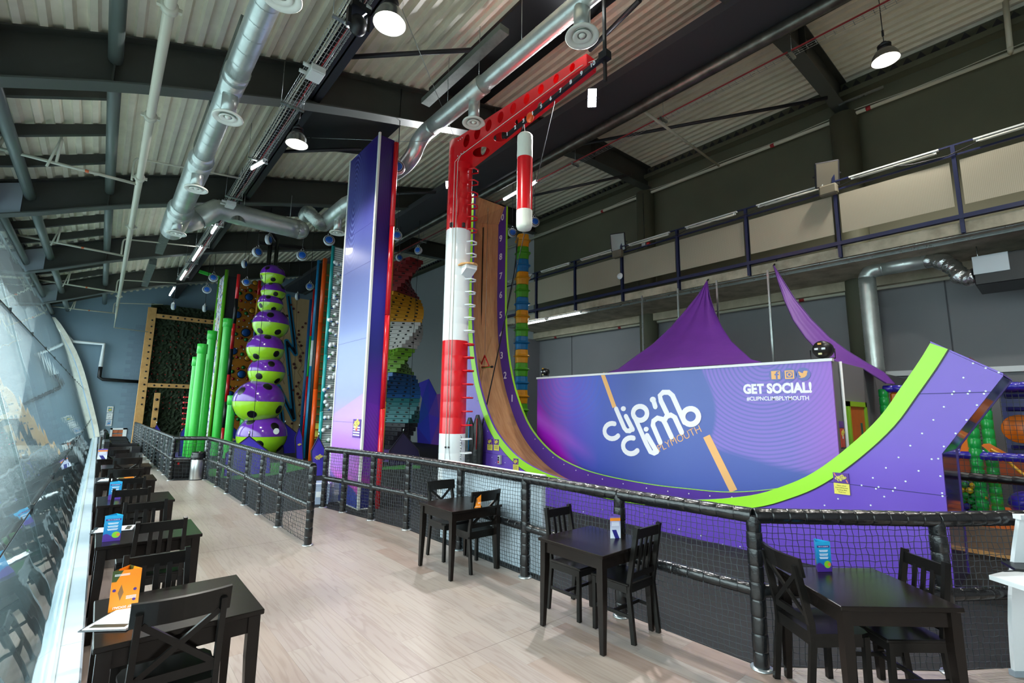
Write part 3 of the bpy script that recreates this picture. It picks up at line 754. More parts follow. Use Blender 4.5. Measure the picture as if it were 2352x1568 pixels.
# corner pole, door, notice on the room's end wall
q = MB(); A = at(1929.7, 830, Y=ya-.03); q.tube([(A.x, ya-.03, 0), (A.x, ya-.03, A.z)], .022, 10); tag(q.build('white_pole', m_white), 'slim white pole at the corner of the banner room', 'pole')
A = at(1940, 925, Y=ya); B = at(1981, 926, Y=ya)
dr = struct('door_1', 'orange door in a lime green frame in the grey room wall')
q = MB(); X0, X1, zt = A.x-.02, B.x, (A.z+B.z)/2+.02
q.box((X0, ya-.06, 0), (X0+.08, ya+.02, zt)); q.box((X1-.08, ya-.06, 0), (X1, ya+.02, zt)); q.box((X0, ya-.06, zt-.08), (X1, ya+.02, zt)); q.build('door_frame', mat('frame_lime', '#86c41f', .4), dr)
q = MB(); q.box((X0+.08, ya-.03, .01), (X1-.08, ya-.005, zt-.08)); dl = q.build('door_leaf', mat('door_orange', '#c4622a', .4, var=(6, '#a8501f', .5)), dr)
xm = (X0*.3+X1*.7); q = MB(); q.box((xm-.05, ya-.036, .7), (xm+.05, ya-.03, zt-.35)); q.build('vision_panel', mat('glass_dark', '#3a4654', .1), dl)
A = at(1928, 967, Y=ya-.01); B = at(1943, 1026, Y=ya-.01); t = thing('wall_notice', 'purple and orange notice on the grey room wall beside the door', 'sign', ((A.x+B.x)/2, ya-.01, B.z))
q = MB(); q.box((A.x, ya-.015, (A.z+B.z)/2+.1), (B.x-.03, ya-.001, A.z)); q.build('upper_card', mat('card_purple', '#5a2b92', .5), t)
q = MB(); small_logo(q, Vector(((A.x+B.x)/2-.015, ya-.017, A.z-.18)), Vector((1,0,0)), NZ, .16, .002); q.build('logo', m_print_y, t)
q = MB(); q.box((A.x+.01, ya-.015, B.z), (B.x-.03, ya-.001, (A.z+B.z)/2+.09)); q.build('lower_card', mat('card_red', '#c4402c', .5), t)
q = MB(); q.box((A.x+.07, ya-.018, (B.z*.6+A.z*.4)-.03), (B.x-.10, ya-.015, (B.z*.6+A.z*.4)+.05)); q.build('mark', m_print_w, t)
# stage lights on the room
def par_light(px, py, Yc, lab, s):
    p = at(px, py, Z=za+.13); p.x = max(p.x, XB+.02)
    t = thing('stage_light', lab, 'stage light', (p.x, p.y, za+.01), 0, 'stage lights on the banner room')
    q = MB(); mm = Matrix.Translation((p.x, p.y, za+.17)) @ Matrix.Rotation(PI/2, 4, 'Y'); q.lathe([(0,-.12*s), (.11*s,-.1*s), (.14*s,-.02*s), (.14*s,.1*s), (.11*s,.12*s), (0,.1*s)], (0,0,0), 18, True, mm); q.build('can', m_black, t)
    q = MB(); q.tube([(p.x, p.y+.17*s, za+.17), (p.x, p.y+.17*s, za+.02), (p.x, p.y-.17*s, za+.02), (p.x, p.y-.17*s, za+.17)], .012, 6); q.build('yoke', m_black, t)
    for dy, dz, c in ((-.05, .0, '#dfe5ea'), (.05, 0, '#dfe5ea'), (0, .08, '#d8a02a'), (0, -.08, '#d8d4a0')):
        q = MB(); q.box((p.x-.125*s, p.y+dy-.025, za+.155+dz), (p.x-.112*s, p.y+dy+.025, za+.185+dz)); q.build('sticker', mat('sticker'+c, c, .4), t)
par_light(1889, 808, ya, 'round black stage light at the right end of the banner room roof', 1)
par_light(1252, 857, yb, 'round black stage light at the left end of the banner room roof', .7)
# shade sails above the room
m_sail = mat('sail_fabric', '#6a2f96', .55, var=(1.5, '#5c2784', .6), bump=(3, .25))
def sail(name, rowsA, rowsB, lab, folds):
    q = MB(); q.smooth = True; k = len(rowsA); n = 10; vs = []
    for a, b in zip(rowsA, rowsB):
        a, b = Vector(a), Vector(b)
        for j in range(n+1):
            f = j/n; p = a.lerp(b, f); p = p+Vector((-.06*math.sin(PI*f)*(b-a).length*.6+folds*.03*math.sin(j*2.3), 0, 0)); vs.append(p)
    fs = [(i*(n+1)+j, i*(n+1)+j+1, (i+1)*(n+1)+j+1, (i+1)*(n+1)+j) for i in range(k-1) for j in range(n)]
    q.add(vs, fs); q.add([v+Vector((.012,0,.004)) for v in vs], [f[::-1] for f in fs]); q.build('cloth', m_sail, T := thing(name, lab, 'shade sail', vs[-1], 0, 'purple shade sails'))
    for S in (rowsA, rowsB):
        e = MB(); e.tube(S, .012, 6); e.build('hem', mat('sail_hem', '#4b1f70', .6), T)
    e = MB(); e.tube([rowsA[0], Vector(rowsA[0])+Vector((.35, .05, .22))], .02, 6); e.build('shackle', m_black, T)
L = [(1624,645,11.7),(1605,675,11.4),(1575,712,11.1),(1540,752,10.7),(1500,790,10.2),(1455,822,9.6),(1420,848,9.0),(1395,856,8.75)]
R = [(1624,645,11.7),(1630,680,11.4),(1642,718,11.1),(1658,752,10.7),(1680,785,10.2),(1705,808,9.6),(1725,826,9.0),(1748,832,8.75)]
sail('shade_sail', [at(a, b, X=c) for a, b, c in L], [at(a, b, X=c) for a, b, c in R], 'tall purple shade sail rising above the middle of the banner', 1)
L = [(1777,610,11.7),(1787,645,11.5),(1802,690,11.3),(1822,735,11.1),(1850,775,10.9),(1885,812,10.7),(1930,835,10.5),(1985,848,10.4),(2035,880,10.3)]
R = [(1777,610,11.7),(1796,640,11.6),(1828,690,11.5),(1865,735,11.4),(1905,775,11.3),(1945,805,11.2),(1990,833,11.1),(2030,855,11.0),(2056,882,10.9)]
sail('shade_sail', [at(a, b, X=c) for a, b, c in L], [at(a, b, X=c) for a, b, c in R], 'narrow purple shade sail sweeping down at the right of the banner', .3)
for i, (xt, yt, xb, yb_) in enumerate(((1474,664,1463,823),(1556,650,1549,720),(1645,630,1640,720),(1762,606,1754,824))):
    q = MB(); p = at(xt, yt, X=11.6); z0 = za if i in (0, 3) else za
    q.box((p.x-.02, p.y-.02, z0-.02), (p.x+.02, p.y+.02, 5.26)); tag(q.build('galvanised_post', m_galv), 'slim galvanised post under the gallery, %s from the left' % ('first','second','third','fourth')[i], 'post', 'posts under the gallery')
# ================================================================ purple print tower
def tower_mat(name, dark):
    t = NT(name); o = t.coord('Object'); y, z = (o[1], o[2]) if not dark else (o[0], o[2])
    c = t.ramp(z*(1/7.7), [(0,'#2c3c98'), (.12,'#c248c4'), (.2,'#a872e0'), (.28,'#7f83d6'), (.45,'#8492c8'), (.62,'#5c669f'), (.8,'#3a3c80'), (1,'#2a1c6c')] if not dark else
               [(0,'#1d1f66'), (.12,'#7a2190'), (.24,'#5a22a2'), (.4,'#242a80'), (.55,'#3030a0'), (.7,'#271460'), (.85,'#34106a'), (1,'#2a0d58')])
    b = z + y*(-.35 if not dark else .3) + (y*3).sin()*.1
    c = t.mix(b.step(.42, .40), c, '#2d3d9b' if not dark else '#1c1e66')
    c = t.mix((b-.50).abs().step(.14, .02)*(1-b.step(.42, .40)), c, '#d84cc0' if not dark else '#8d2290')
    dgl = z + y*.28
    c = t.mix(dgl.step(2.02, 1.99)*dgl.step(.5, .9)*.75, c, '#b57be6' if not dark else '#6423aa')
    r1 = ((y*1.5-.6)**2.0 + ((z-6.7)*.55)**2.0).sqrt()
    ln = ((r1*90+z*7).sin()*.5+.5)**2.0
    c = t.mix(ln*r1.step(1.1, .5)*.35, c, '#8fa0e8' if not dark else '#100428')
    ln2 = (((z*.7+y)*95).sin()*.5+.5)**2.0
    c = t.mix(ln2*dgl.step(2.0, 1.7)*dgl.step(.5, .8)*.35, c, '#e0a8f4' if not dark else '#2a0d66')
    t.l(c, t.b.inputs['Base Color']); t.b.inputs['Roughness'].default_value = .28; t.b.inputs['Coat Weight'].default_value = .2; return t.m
tw = thing('print_tower', 'tall purple and blue printed climbing tower with white corner strips', 'climbing tower', (4.05, 9.72, 0))
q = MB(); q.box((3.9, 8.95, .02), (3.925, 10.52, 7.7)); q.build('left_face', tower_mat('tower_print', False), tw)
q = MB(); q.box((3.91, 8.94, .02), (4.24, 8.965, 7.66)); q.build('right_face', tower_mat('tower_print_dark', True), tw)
q = MB(); q.box((3.925, 8.965, .02), (4.23, 10.5, 7.64)); q.build('core', m_dark, tw)
q = MB(); q.box((3.885, 8.925, 0), (3.925, 8.985, 7.72)); q.build('corner_strip', mat('strip_white', '#dfe1da', .4), tw)
q = MB(); q.box((3.885, 10.5, 0), (3.93, 10.54, 7.72)); q.build('edge_strip', mat('strip_white', '#dfe1da', .4), tw)
q = MB(); q.box((3.892, 8.94, .0), (3.91, 10.52, .025)); q.box((3.9, 8.932, 0), (4.24, 8.95, .025)); q.build('foot_strip', mat('strip_white', '#dfe1da', .4), tw)
for z in (1.62, 3.3, 4.9, 5.75): q = MB(); q.box((3.8985, 8.99, z), (3.9, 10.5, z+.005)); q.build('panel_seam', mat('seam', '#2f2071', .5), tw)
A = at(812, 962, X=3.89); B = at(827, 1006, X=3.89); t = thing('tower_notice', 'slim purple notice with yellow logo on the printed tower', 'sign', (3.89, (A.y+B.y)/2, B.z))
q = MB(); q.box((3.885, B.y, B.z), (3.899, A.y, A.z)); q.build('card', mat('card_purple', '#5a2b92', .5), t)
q = MB(); small_logo(q, Vector((3.884, (A.y+B.y)/2, A.z-.09)), NX, NZ, (A.y-B.y)*.8, .002); q.build('logo', m_print_y, t)
q = MB(); q.prism(circ(0, 0, .05, n=16), (3.885, (A.y+B.y)/2, (A.z+B.z)/2), NX, NZ, (-1,0,0), .003); q.build('red_disc', m_red, t)
q = MB()
for i in range(4): q.box((3.8835, B.y+.03, B.z+.04+.05*i), (3.885, A.y-.03, B.z+.065+.05*i))
q.build('lettering', m_print_w, t)
def ptube(px, py, Y, zt, r, m, name, lab, cat='padded tube', group='padded edge tubes', segs=4, m2=None, X=None):
    p = at(px, py, Y=Y); t = thing(name, lab, cat, (p.x, Y, 0), 0, group)
    for i in range(segs):
        q = MB(); q.tube([(p.x, Y, zt*i/segs+(.004 if i else 0)), (p.x, Y, zt*(i+1)/segs-.004)], r, 14); q.build('tube_section', m if (m2 is None or i % 2 == 0) else m2, t)
    return t
ptube(875, 1000, 8.90, 7.6, .052, m_red, 'padded_tube', 'tall red padded tube along the right edge of the printed tower')
q = MB(); q.box((4.245, 8.94, .0), (4.3, 9.0, 7.55)); q.build('edge_plate', mat('edge_maroon', '#8a0c14', .4), tw)

# ================================================================ red and white crane column
CX, CY = 5.25, 7.86
cr = thing('crane_column', 'tall red and white banded crane column with a red arm and climbing rungs', 'crane tower', (CX, CY, 0))
for i, (z0, z1, m) in enumerate(((0,1.447,m_whiteg),(1.447,3.25,m_red),(3.25,5.54,m_whiteg),(5.54,7.5,m_red))):
    q = MB(); pr = [(0, z0), (.255, z0)] if i == 0 else [(.255, z0)]
    n = max(2, int((z1-z0)/.3))
    for k in range(1, n+1):
        z = z0+(z1-z0)*k/n
        if k < n: pr += [(.255, z-.012), (.252, z), (.255, z+.012)]
        else: pr += [(.255, z)]
    if i == 3: pr += [(.22, z1+.03), (0, z1+.04)]
    q.lathe(pr, (CX, CY, 0), 36); q.build('band', m, cr)
rd = Vector((CR.x, CR.y, 0)).normalized(); fd = Vector((-rd.y, rd.x, 0))
rd2 = (rd*.95-fd*.3).normalized(); sd = Vector((-rd2.y, rd2.x, 0))
k = 0; z = .30
while z < 7.1:
    q = MB(); c = Vector((CX, CY, z)); q.tube([c+rd2*.23+sd*.11, c+rd2*.36+sd*.11, c+rd2*.405, c+rd2*.36-sd*.11, c+rd2*.23-sd*.11], .015, 7)
    q.build('rung', m_red if (1.447 < z < 3.25 or z > 5.54) else m_whiteg, cr); z += .262
A0, A1 = CY-.1, 4.31
def armx(y): f = (A0-y)/(A0-A1); return .23-.12*f
def armz(y): f = (A0-y)/(A0-A1); return (6.98+.2*f, 7.47-.09*f)
hol = []
for i in range(9):
    y = 7.35-.345*i; z0, z1 = armz(y); hol.append((y, (z0+z1)/2+.03, .135-.008*i))
for s in (-1, 1):
    q = MB(); xs_ = CX+s*armx(A0); xe = CX+s*armx(A1); d = Vector((xe-xs_, A1-A0, 0)); Ld = d.length; ex = d.normalized()
    z00, z01 = armz(A0); z10, z11 = armz(A1)
    plate(q, [(0, z00), (Ld, z10), (Ld, z11), (0, z01)], [circ((A0-y)/(A0-A1)*Ld, z, r*.78, r) for y, z, r in hol], (xs_, A0, 0), ex, NZ, .012); q.build('arm_side', m_red, cr)
q = MB(); vs = [(-armx(A0), 0), (armx(A0), 0), (armx(A1), A0-A1), (-armx(A1), A0-A1)]
sl_ = Vector((0, -(A0-A1), armz(A1)[0]-armz(A0)[0])); eyv = sl_.normalized()
plate(q, [(x, y*sl_.length/(A0-A1)) for x, y in vs], [circ(0, .62, .15, .2), circ(0, 1.25, .13, .17), circ(0, 1.85, .11, .15), circ(0, 2.4, .1, .13)], (CX, A0, armz(A0)[0]), (1,0,0), eyv, .012); q.build('arm_bottom', m_red, cr)
q = MB(); q.add([(CX-armx(A0), A0, armz(A0)[1]), (CX+armx(A0), A0, armz(A0)[1]), (CX+armx(A1), A1, armz(A1)[1]), (CX-armx(A1), A1, armz(A1)[1])], [(0,1,2,3)]); q.box((CX-armx(A1), A1-.01, armz(A1)[0]), (CX+armx(A1), A1, armz(A1)[1])); q.build('arm_top', m_red, cr)
bt = MB()
for y in (7.62, 7.55, 7.48): bt.sphere((CX-.235, y, 7.38), .014, 6, 4)
for y in (7.62, 7.5, 7.4): bt.sphere((CX-.235, y, 7.04), .014, 6, 4)
bt.build('bolts', m_chrome, cr, kind='stuff')
for dx in (-.03, .03):
    q = MB(); b = Vector((CX, CY, 0))-fd*.262+rd*(-.06+dx); q.tube([b+Vector((0,0,1.2)), b+Vector((0,0,6.95)), Vector((CX-.25, 7.5, 7.0)), Vector((CX-.13, 4.4, 7.22)), Vector((CX+.05, 4.1, 7.3))], .006, 5); q.build('cord', m_cord, cr)
    q = MB(); q.tube([b+Vector((0,0,1.2)), b+rd*(.02+dx)+Vector((0,0,.8)), b+rd*dx*2+Vector((0,0,.4))], .006, 5); q.build('cord_tail', mat('cord_grey', '#9aa0a2', .7), cr)
    q = MB(); q.sphere(b+Vector((0,0,1.2)), .02, 8, 6); q.build('cleat', m_dark, cr)
q = MB(); b = Vector((CX, CY, 0))-fd*.18+rd*.19
for i in range(9): q.tube([b+Vector((0,0,1.42-.05*i))+rd*(.012 if i % 2 else -.012), b+Vector((0,0,1.37-.05*i))+rd*(-.012 if i % 2 else .012)], .008, 5)
q.build('chain', m_chrome, cr)
q = MB(); q.box((CX-.02, CY-.27, 5.75), (CX+.02, CY-.25, 6.7)) if False else q.tube([Vector((CX, CY, 5.8))-fd*.262, Vector((CX, CY, 6.75))-fd*.262], .018, 6); q.build('weld_seam', m_red, cr)
q = MB()
for s in (-1, 1): q.cbox(Vector((CX, CY, 5.6))-fd*.235+rd*(.12*s), (.05, .06, .09))
q.build('slot', m_black, cr)
# small jump platform
pd = (rd*.55-fd*.83).normalized(); ps = Vector((-pd.y, pd.x, 0)); pc = Vector((CX, CY, 4.74))+pd*.2+rd*.1
q = MB(); q.prism([(-.2,-.19), (.12,-.19), (.24,-.1), (.28,0), (.24,.1), (.12,.19), (-.2,.19)], pc+Vector((0,0,.0)), pd, ps, NZ, .03); q.build('jump_platform', m_pine, cr)
q = MB(); q.prism([(-.2, 0), (.2, 0), (.2, -.08), (-.2, -.27)], pc-ps*.12-Vector((0,0,.0)), pd, (0,0,1), ps, .24); q.build('platform_bracket', m_whiteg, cr, fixn=True)
# number rail under the arm
t = thing('number_rail', 'black rail with white numbers one to ten beside the red arm', 'rail', (5.04, 5.2, 6.8), 0)
P0 = at(1160, 315, X=5.04); P1 = at(1388, 130, X=5.04)
q = MB(); q.bar(P0, P1, .05, .06); q.build('bar', m_black, t)
q = MB(); q.box((4.98, P1.y-.08, P1.z-.06), (5.1, P1.y+.06, P1.z+.06)); q.build('end_block', m_black, t)
q = MB(); q.box((5.02, P1.y-.03, P1.z-.4), (5.06, P1.y+.01, zb(5.04)+.8)); q.build('hanger', m_black, t)
dv = (P1-P0); dn = dv.normalized(); eyn = (Vector((0,0,1))-dn*dn.z).normalized()
for i in range(10):
    p = P0+dv*(.04+.097*i); q = MB(); text_mesh(q, str(i+1), p+Vector((-.028,0,0))-eyn*.03, dn, eyn, .10, .002, bold=.003); q.build('number', m_print_w, t)
q = MB(); p = P0+dv*.30; q.sphere(p+Vector((-.01,0,-.02)), .085, 10, 8, (.6,1,1.1))
t2 = tag(q.build('trolley', m_orange), 'orange red trolley clamped on the black number rail', 'trolley')
# punch bag hanging from the rail
BX = 5.04; bp = at(1205, 420, X=BX); by = bp.y; bz = (bp.z-HC)/(at(1205, 420, X=5.25).z-HC)
t = thing('hanging_bag', 'long red and white padded bag hanging from the crane rail', 'padded bag', (BX, by, 4.85))
def ring(z0, z1, r, wob=.0):
    return [(r*(1+wob*math.sin(k*1.7)), z0+(z1-z0)*k/6) for k in range(7)]
q = MB(); q.lathe([(0,6.78), (.11,6.775), (.132,6.74)]+[(r, z) for r, z in ring(6.7, 6.32, .133, .008)], (BX, by, 0), 24); q.v = [(v[0], v[1], HC+(v[2]-HC)*bz) for v in q.v]; q.build('top_cover', mat('vinyl_cream', '#dfe2d6', .4, bump=(12, .3)), t)
q = MB(); q.lathe(ring(6.32, 5.34, .13, .004), (BX, by, 0), 24); q.v = [(v[0], v[1], HC+(v[2]-HC)*bz) for v in q.v]; q.build('red_middle', m_red, t)
q = MB(); q.lathe(ring(5.34, 5.06, .134, .006)+[(.115,5.01), (.06,4.985), (0,4.98)], (BX, by, 0), 24); q.v = [(v[0], v[1], HC+(v[2]-HC)*bz) for v in q.v]; q.build('bottom_cover', mat('vinyl_cream', '#dfe2d6', .4, bump=(12, .3)), t)
zt_b = HC+(6.78-HC)*bz; q = MB(); q.tube([(BX, by, zt_b-.02), (BX, by+.05, zt_b+.26)], .012, 6); q.build('strap', m_rope, t)
q = MB(); q.tube([(BX-.1, by+.06, zt_b-.16), (BX-.06, by+.03, zt_b+.03), (BX, by+.04, zt_b+.22)], .012, 6); q.build('side_strap', m_rope, t)
q = MB(); q.tube([Vector((5.2, by-.55, 7.0)), Vector((5.3, by+.2, 5.2)), Vector((5.45, by+1.0, 3.4))], .007, 5); tag(q.build('haul_line', m_rope), 'thin black line hanging down beside the padded bag', 'rope')

# ================================================================ totem of coloured spools
m_tb = [mat('spool_yellow', '#e39a12', .35, coat=.2), mat('spool_green', '#4ca318', .35, coat=.2), mat('spool_blue', '#0f73ad', .35, coat=.2)]
p0 = at(1201, 540, Z=7.5); TX, TY = p0.x, p0.y
t = thing('spool_totem', 'tall totem of yellow, green and blue ribbed blocks behind the slide', 'climbing totem', (TX, TY, 0))
q = MB(); n = 16; hh = .4125; prof = [(.19,0), (.195,.07), (.20,.15), (.215,.18), (.262,.2), (.262,.215), (.215,.235), (.20,.265), (.195,.34), (.19,hh-.01), (.12,hh-.01)]
vs = []
for r, z in prof:
    for k in range(n):
        a = 2*PI*k/n+PI/16; rr = r*(1.08 if k % 4 == 0 else (.93 if k % 4 == 2 else 1.0)); vs.append((rr*math.cos(a), rr*math.sin(a), z))
q.add(vs, [(i*n+k, i*n+(k+1) % n, (i+1)*n+(k+1) % n, (i+1)*n+k) for i in range(len(prof)-1) for k in range(n)])
mes = [q.mesh('spool', m) for m in m_tb]
for i in range(18):
    o = bpy.data.objects.new('spool', mes[(i+2) % 3] if False else mes[(17-i) % 3]); COL.objects.link(o); o.parent = t; o.location = (0, 0, .07+i*hh); o.rotation_euler = (0, 0, .12)
q = MB(); q.tube([(TX, TY, 7.45), (TX, TY, 8.0)], .01, 6); q.build('eye_rod', m_galv, t)
q = MB(); a_ = at(1186, 545, X=9.4); q.tube([(a_.x, a_.y, zb(9.4)+.8), (a_.x, a_.y, 1.2)], .008, 5); tag(q.build('belay_line', m_rope), 'thin black belay line hanging in front of the spool totem', 'rope')

# ================================================================ twisted brick stack
t0 = at(925, 610, Y=17.0); SX, SY = t0.x, 17.0
bt_ = at(925, 1062, Y=17.0); ztop = at(925, 603, Y=17.0).z
st = thing('twisted_stack', 'twisted stack of rainbow coloured slabs with finger holes', 'climbing stack', (SX, SY, 0))
cols = [('#7a1016',9), ('#c98c14',7), ('#b9b4b0',7), ('#5f8f14',6), ('#14508e',6), ('#0f5f66',6), ('#1c1a24',6), ('#43206e',3)]
seq = [c for c, n in cols for _ in range(n)]; NS = len(seq); hs = ztop/NS
hm = mat('hole_dark', '#0a0a0b', .8)
msh = {}
for i, c in enumerate(seq):
    if c not in msh:
        q = MB(); q.bbox((-.86, -.34, .002), (.86, .34, hs-.004), .008); q.cur = 1
        for s in (-1, 1):
            for x in (-.55, -.2, .2, .55): q.box((x-.05, s*.345-.004, hs*.4), (x+.05, s*.345+.004, hs*.72))
            q.box((s*.865-.004, -.06, hs*.4), (s*.865+.004, .06, hs*.72))
        msh[c] = q.mesh('slab', [mat('slab'+c, c, .45), hm])
    o = bpy.data.objects.new('slab', msh[c]); COL.objects.link(o); o.parent = st; o.location = (0, 0, ztop-hs*(i+1)); o.rotation_euler = (0, 0, math.radians(100-8.6*i))
# low poly mural on the far right wall
q = MB(); pts = {k: at(*v, X=14.38) for k, v in dict(a=(955,882), b=(985,870), c=(1003,905), d=(1010,960), e=(1012,1085), f=(962,1085), g=(958,980), h=(985,950), i=(990,1020), j=(970,915), k=(1060,900), l=(1062,1085)).items()}
mural = thing('mural', 'low polygon blue and purple mural on the far grey wall', 'mural', (14.37, pts['h'].y, 0))
for i, (tri, c) in enumerate(((('a','b','j'),'#4a3fd0'), (('b','c','h'),'#3d35c4'), (('b','h','j'),'#2f3fc0'), (('j','h','g'),'#2448b4'), (('c','d','h'),'#6a45c0'), (('h','d','i'),'#5a3bd0'), (('g','h','i'),'#2c3cc4'), (('g','i','f'),'#3328b0'), (('i','d','e'),'#7a44b8'), (('i','e','f'),'#2c2a9c'), (('c','k','d'),'#a048b0'), (('d','k','l'),'#5a34a8'), (('d','l','e'),'#3b2a98'))):
    q = MB(); q.prism([(-pts[k].y, pts[k].z) for k in tri], (14.37-.002*(i % 3), 0, 0), NX, NZ, (1,0,0), .02); q.build('facet', mat('mural'+c, c, .5), mural, fixn=True)
# ================================================================ climbing attractions at the far end
def depth_of(p): return (Vector(p)-Vector((0,0,HC))).dot(CF)
def c2(x, y): return (400+x/4.48, 450+y/4.48)
def c3(x, y): return (400+x/4.48, 780+y/4.48)
m_ballp = mat('ball_purple', '#6a2aa6', .15, coat=.6)
m_ballg = mat('ball_lime', '#9fd626', .18, coat=.5)
m_hold = mat('hold_black', '#0d0d0f', .35)
m_gpipe = mat('pipe_green', '#3cc846', .3, coat=.2)
m_limetube = mat('tube_lime', '#62b81c', .35, coat=.2)
m_shield = mat('shield_vinyl', '#3426b0', .4, bump=(4, .25))
m_navyv = mat('shield_navy', '#1c1644', .5)

# ball tower
YB = 19.6
bt0 = at(602, 1053, Y=YB)
bw = thing('ball_tower', 'stack of eight glossy purple and lime green balls', 'climbing balls', (bt0.x, YB, 0))
hm_ = MB(); hm_.lathe([(0,.35), (.62,.28), (.95,.05), (1.0,-.15), (.9,-.4)], (0,0,0), 14); hme = hm_.mesh('hand_hole', m_hold)
for i, (cx, cy, rx, zt) in enumerate(((602,1000,53,0),(595,921.7,54.2,0),(612.7,853.7,39,0),(610,801,39.7,0),(622.5,744.6,38.6,0),(621,698,26.8,0),(628,671,26,0),(627,632.6,26.8,0))):
    c = at(cx, cy, Y=YB); r = rx/FPX*depth_of(c); sq = .92
    q = MB(); q.sphere((0,0,0), r, 32, 10, (1,1,sq), 0, 1); q.xf(Matrix.Translation(c)); up = q.build('upper_half', m_ballp, bw)
    q = MB(); q.sphere((0,0,0), r, 32, 10, (1,1,sq), -1, 0); q.xf(Matrix.Translation(c)); lo = q.build('lower_half', m_ballg, bw)
    q = MB(); q.lathe([(r-.004,-.012), (r+.006,-.006), (r+.006,.006), (r-.004,.012)], c, 32); q.build('seam_ring', m_ballp, bw)
    ph = i*1.1
    for half, el in ((up, 33), (lo, -30)):
        for k in range(5):
            a = ph + 2*PI*k/5 + (.6 if half is lo else 0); e = math.radians(el + (9 if k % 2 else -6))
            nrm = Vector((math.cos(a)*math.cos(e), math.sin(a)*math.cos(e), math.sin(e)))
            o = bpy.data.objects.new('hand_hole', hme); COL.objects.link(o); o.parent = half
            s = .125*r/.75+.02
            o.matrix_local = Matrix.Translation(c-ORG[half.name]+Vector((nrm.x*r, nrm.y*r, nrm.z*r*sq))-nrm*.01) @ nrm.to_track_quat('Z', 'Y').to_matrix().to_4x4() @ Matrix.Diagonal((s, s, s*.35, 1))
tp = at(630, 548, Y=YB)
for dx in (-.12, .12):
    q = MB(); q.tube([(tp.x+dx, YB, 0), (tp.x+dx, YB, tp.z)], .075, 10); q.build('mast', mat('mast_black', '#0f1012', .2, coat=.4), bw)
q = MB(); q.bar(at(595,558,Y=YB), at(700,570,Y=YB), .09, .12); q.build('cross_arm', m_black, bw)
q = MB(); q.bar(at(622,530,Y=YB), at(637,556,Y=YB), .09, .1); q.build('short_arm', m_black, bw)
A = at(640, 990, Y=YB-.75); 
q = MB(); q.prism(circ(0, 0, .1, .11, 16), at(634.5, 990, Y=YB-.83), (1,0,0), NZ, (0,-1,0), .01); o = q.build('sticker', m_white, bw)

# auto belay devices
q = MB(); q.lathe([(0,-.075), (.12,-.075), (.165,-.05), (.175,0), (.165,.05), (.13,.075), (0,.075)], (0,0,0), 22); bd_c = q.mesh('casing', mat('belay_grey', '#c9ced2', .35))
q = MB(); q.lathe([(0,.083), (.10,.083), (.115,.07)], (0,0,0), 22); bd_f = q.mesh('face', mat('belay_blue', '#1560c4', .3))
q = MB(); q.lathe([(.115,.07), (.128,.082), (.142,.07)], (0,0,0), 22); bd_r = q.mesh('face_ring', m_black)
q = MB(); q.tube([(-.03,.16,0), (-.045,.22,0), (0,.27,0), (.045,.22,0), (.03,.16,0)], .012, 6); bd_h = q.mesh('hook', m_chrome)
def belay(px, py, rpx, Z, lab, turn=0., line=None):
    p = at(px, py, Z=Z)
    t = thing('auto_belay', lab, 'auto belay', p, 0, 'auto belay devices')
    s = max(.7, min(1.5, rpx/FPX*depth_of(p)/.165))
    back = (Vector((0,0,HC))-p); back.z = 0; back.normalize(); back = Matrix.Rotation(turn, 3, 'Z') @ back
    M_ = back.to_track_quat('Z', 'Y').to_matrix().to_4x4() @ Matrix.Diagonal((s, s, s, 1))
    for nm, me in (('casing', bd_c), ('face', bd_f), ('face_ring', bd_r), ('hook', bd_h)):
        o = bpy.data.objects.new(nm, me); COL.objects.link(o); o.parent = t; o.matrix_local = M_
    q = MB(); q.tube([p+Vector((0,0,.26*s)), (p.x, p.y, zb(p.x)+BD+.03)], .01, 5); q.build('hanger', m_black, t)
    if line:
        q = MB(); q.tube([p-Vector((0,0,.17*s)), line], .008, 5); q.build('webbing', m_rope, t)
belay(617, 550, 11, 7.7, 'grey auto belay seen edge on at the very top of the ball tower', 1.1, at(579, 1003, Y=15.45))
belay(591, 579, 11, 7.5, 'blue faced auto belay left of the ball tower mast', .5)
belay(694, 587, 11.5, 7.4, 'blue faced auto belay right of the ball tower mast')
belay(756, 552, 12, 7.4, 'blue faced auto belay above the white mesh wall')
belay(561, 606, 9, 7.6, 'grey auto belay seen edge on above the orange circle wall', 1.2)
belay(490, 638, 9, 7.7, 'blue faced auto belay upper left above the green pipes')
belay(475, 665, 8.5, 7.3, 'blue faced auto belay above the right end of the hedge beam')
belay(566, 648, 8.5, 7.4, 'blue faced auto belay in front of the orange circle wall top')
belay(712, 658, 8.5, 7.0, 'blue faced auto belay above the lightning wall corner', -.3)
belay(683, 681, 8, 6.9, 'grey auto belay seen edge on before the lightning wall', 1.3, at(672, 1000, Y=23.0))
belay(470, 708, 8, 6.6, 'white auto belay seen edge on before the hedge beam', 1.4)
belay(398, 703, 8, 6.4, 'white auto belay seen edge on above the hedge wall', 1.4)
belay(913, 385, 16, 7.2, 'blue faced auto belay beside the top of the red padded tube')
belay(912, 541, 11, 7.5, 'blue faced auto belay beside the yellow padded tube')
belay(961, 575, 9, 7.9, 'blue faced auto belay hanging above the twisted slab stack', -.5, at(937, 1000, Y=15.3))
belay(917, 592, 8, 7.8, 'auto belay half hidden above the red slabs', .4)
belay(1228, 510, 11, 7.7, 'blue faced auto belay right of the padded bag', .3)
belay(1177, 535, 10, 7.6, 'blue faced auto belay left of the spool totem top', .2)

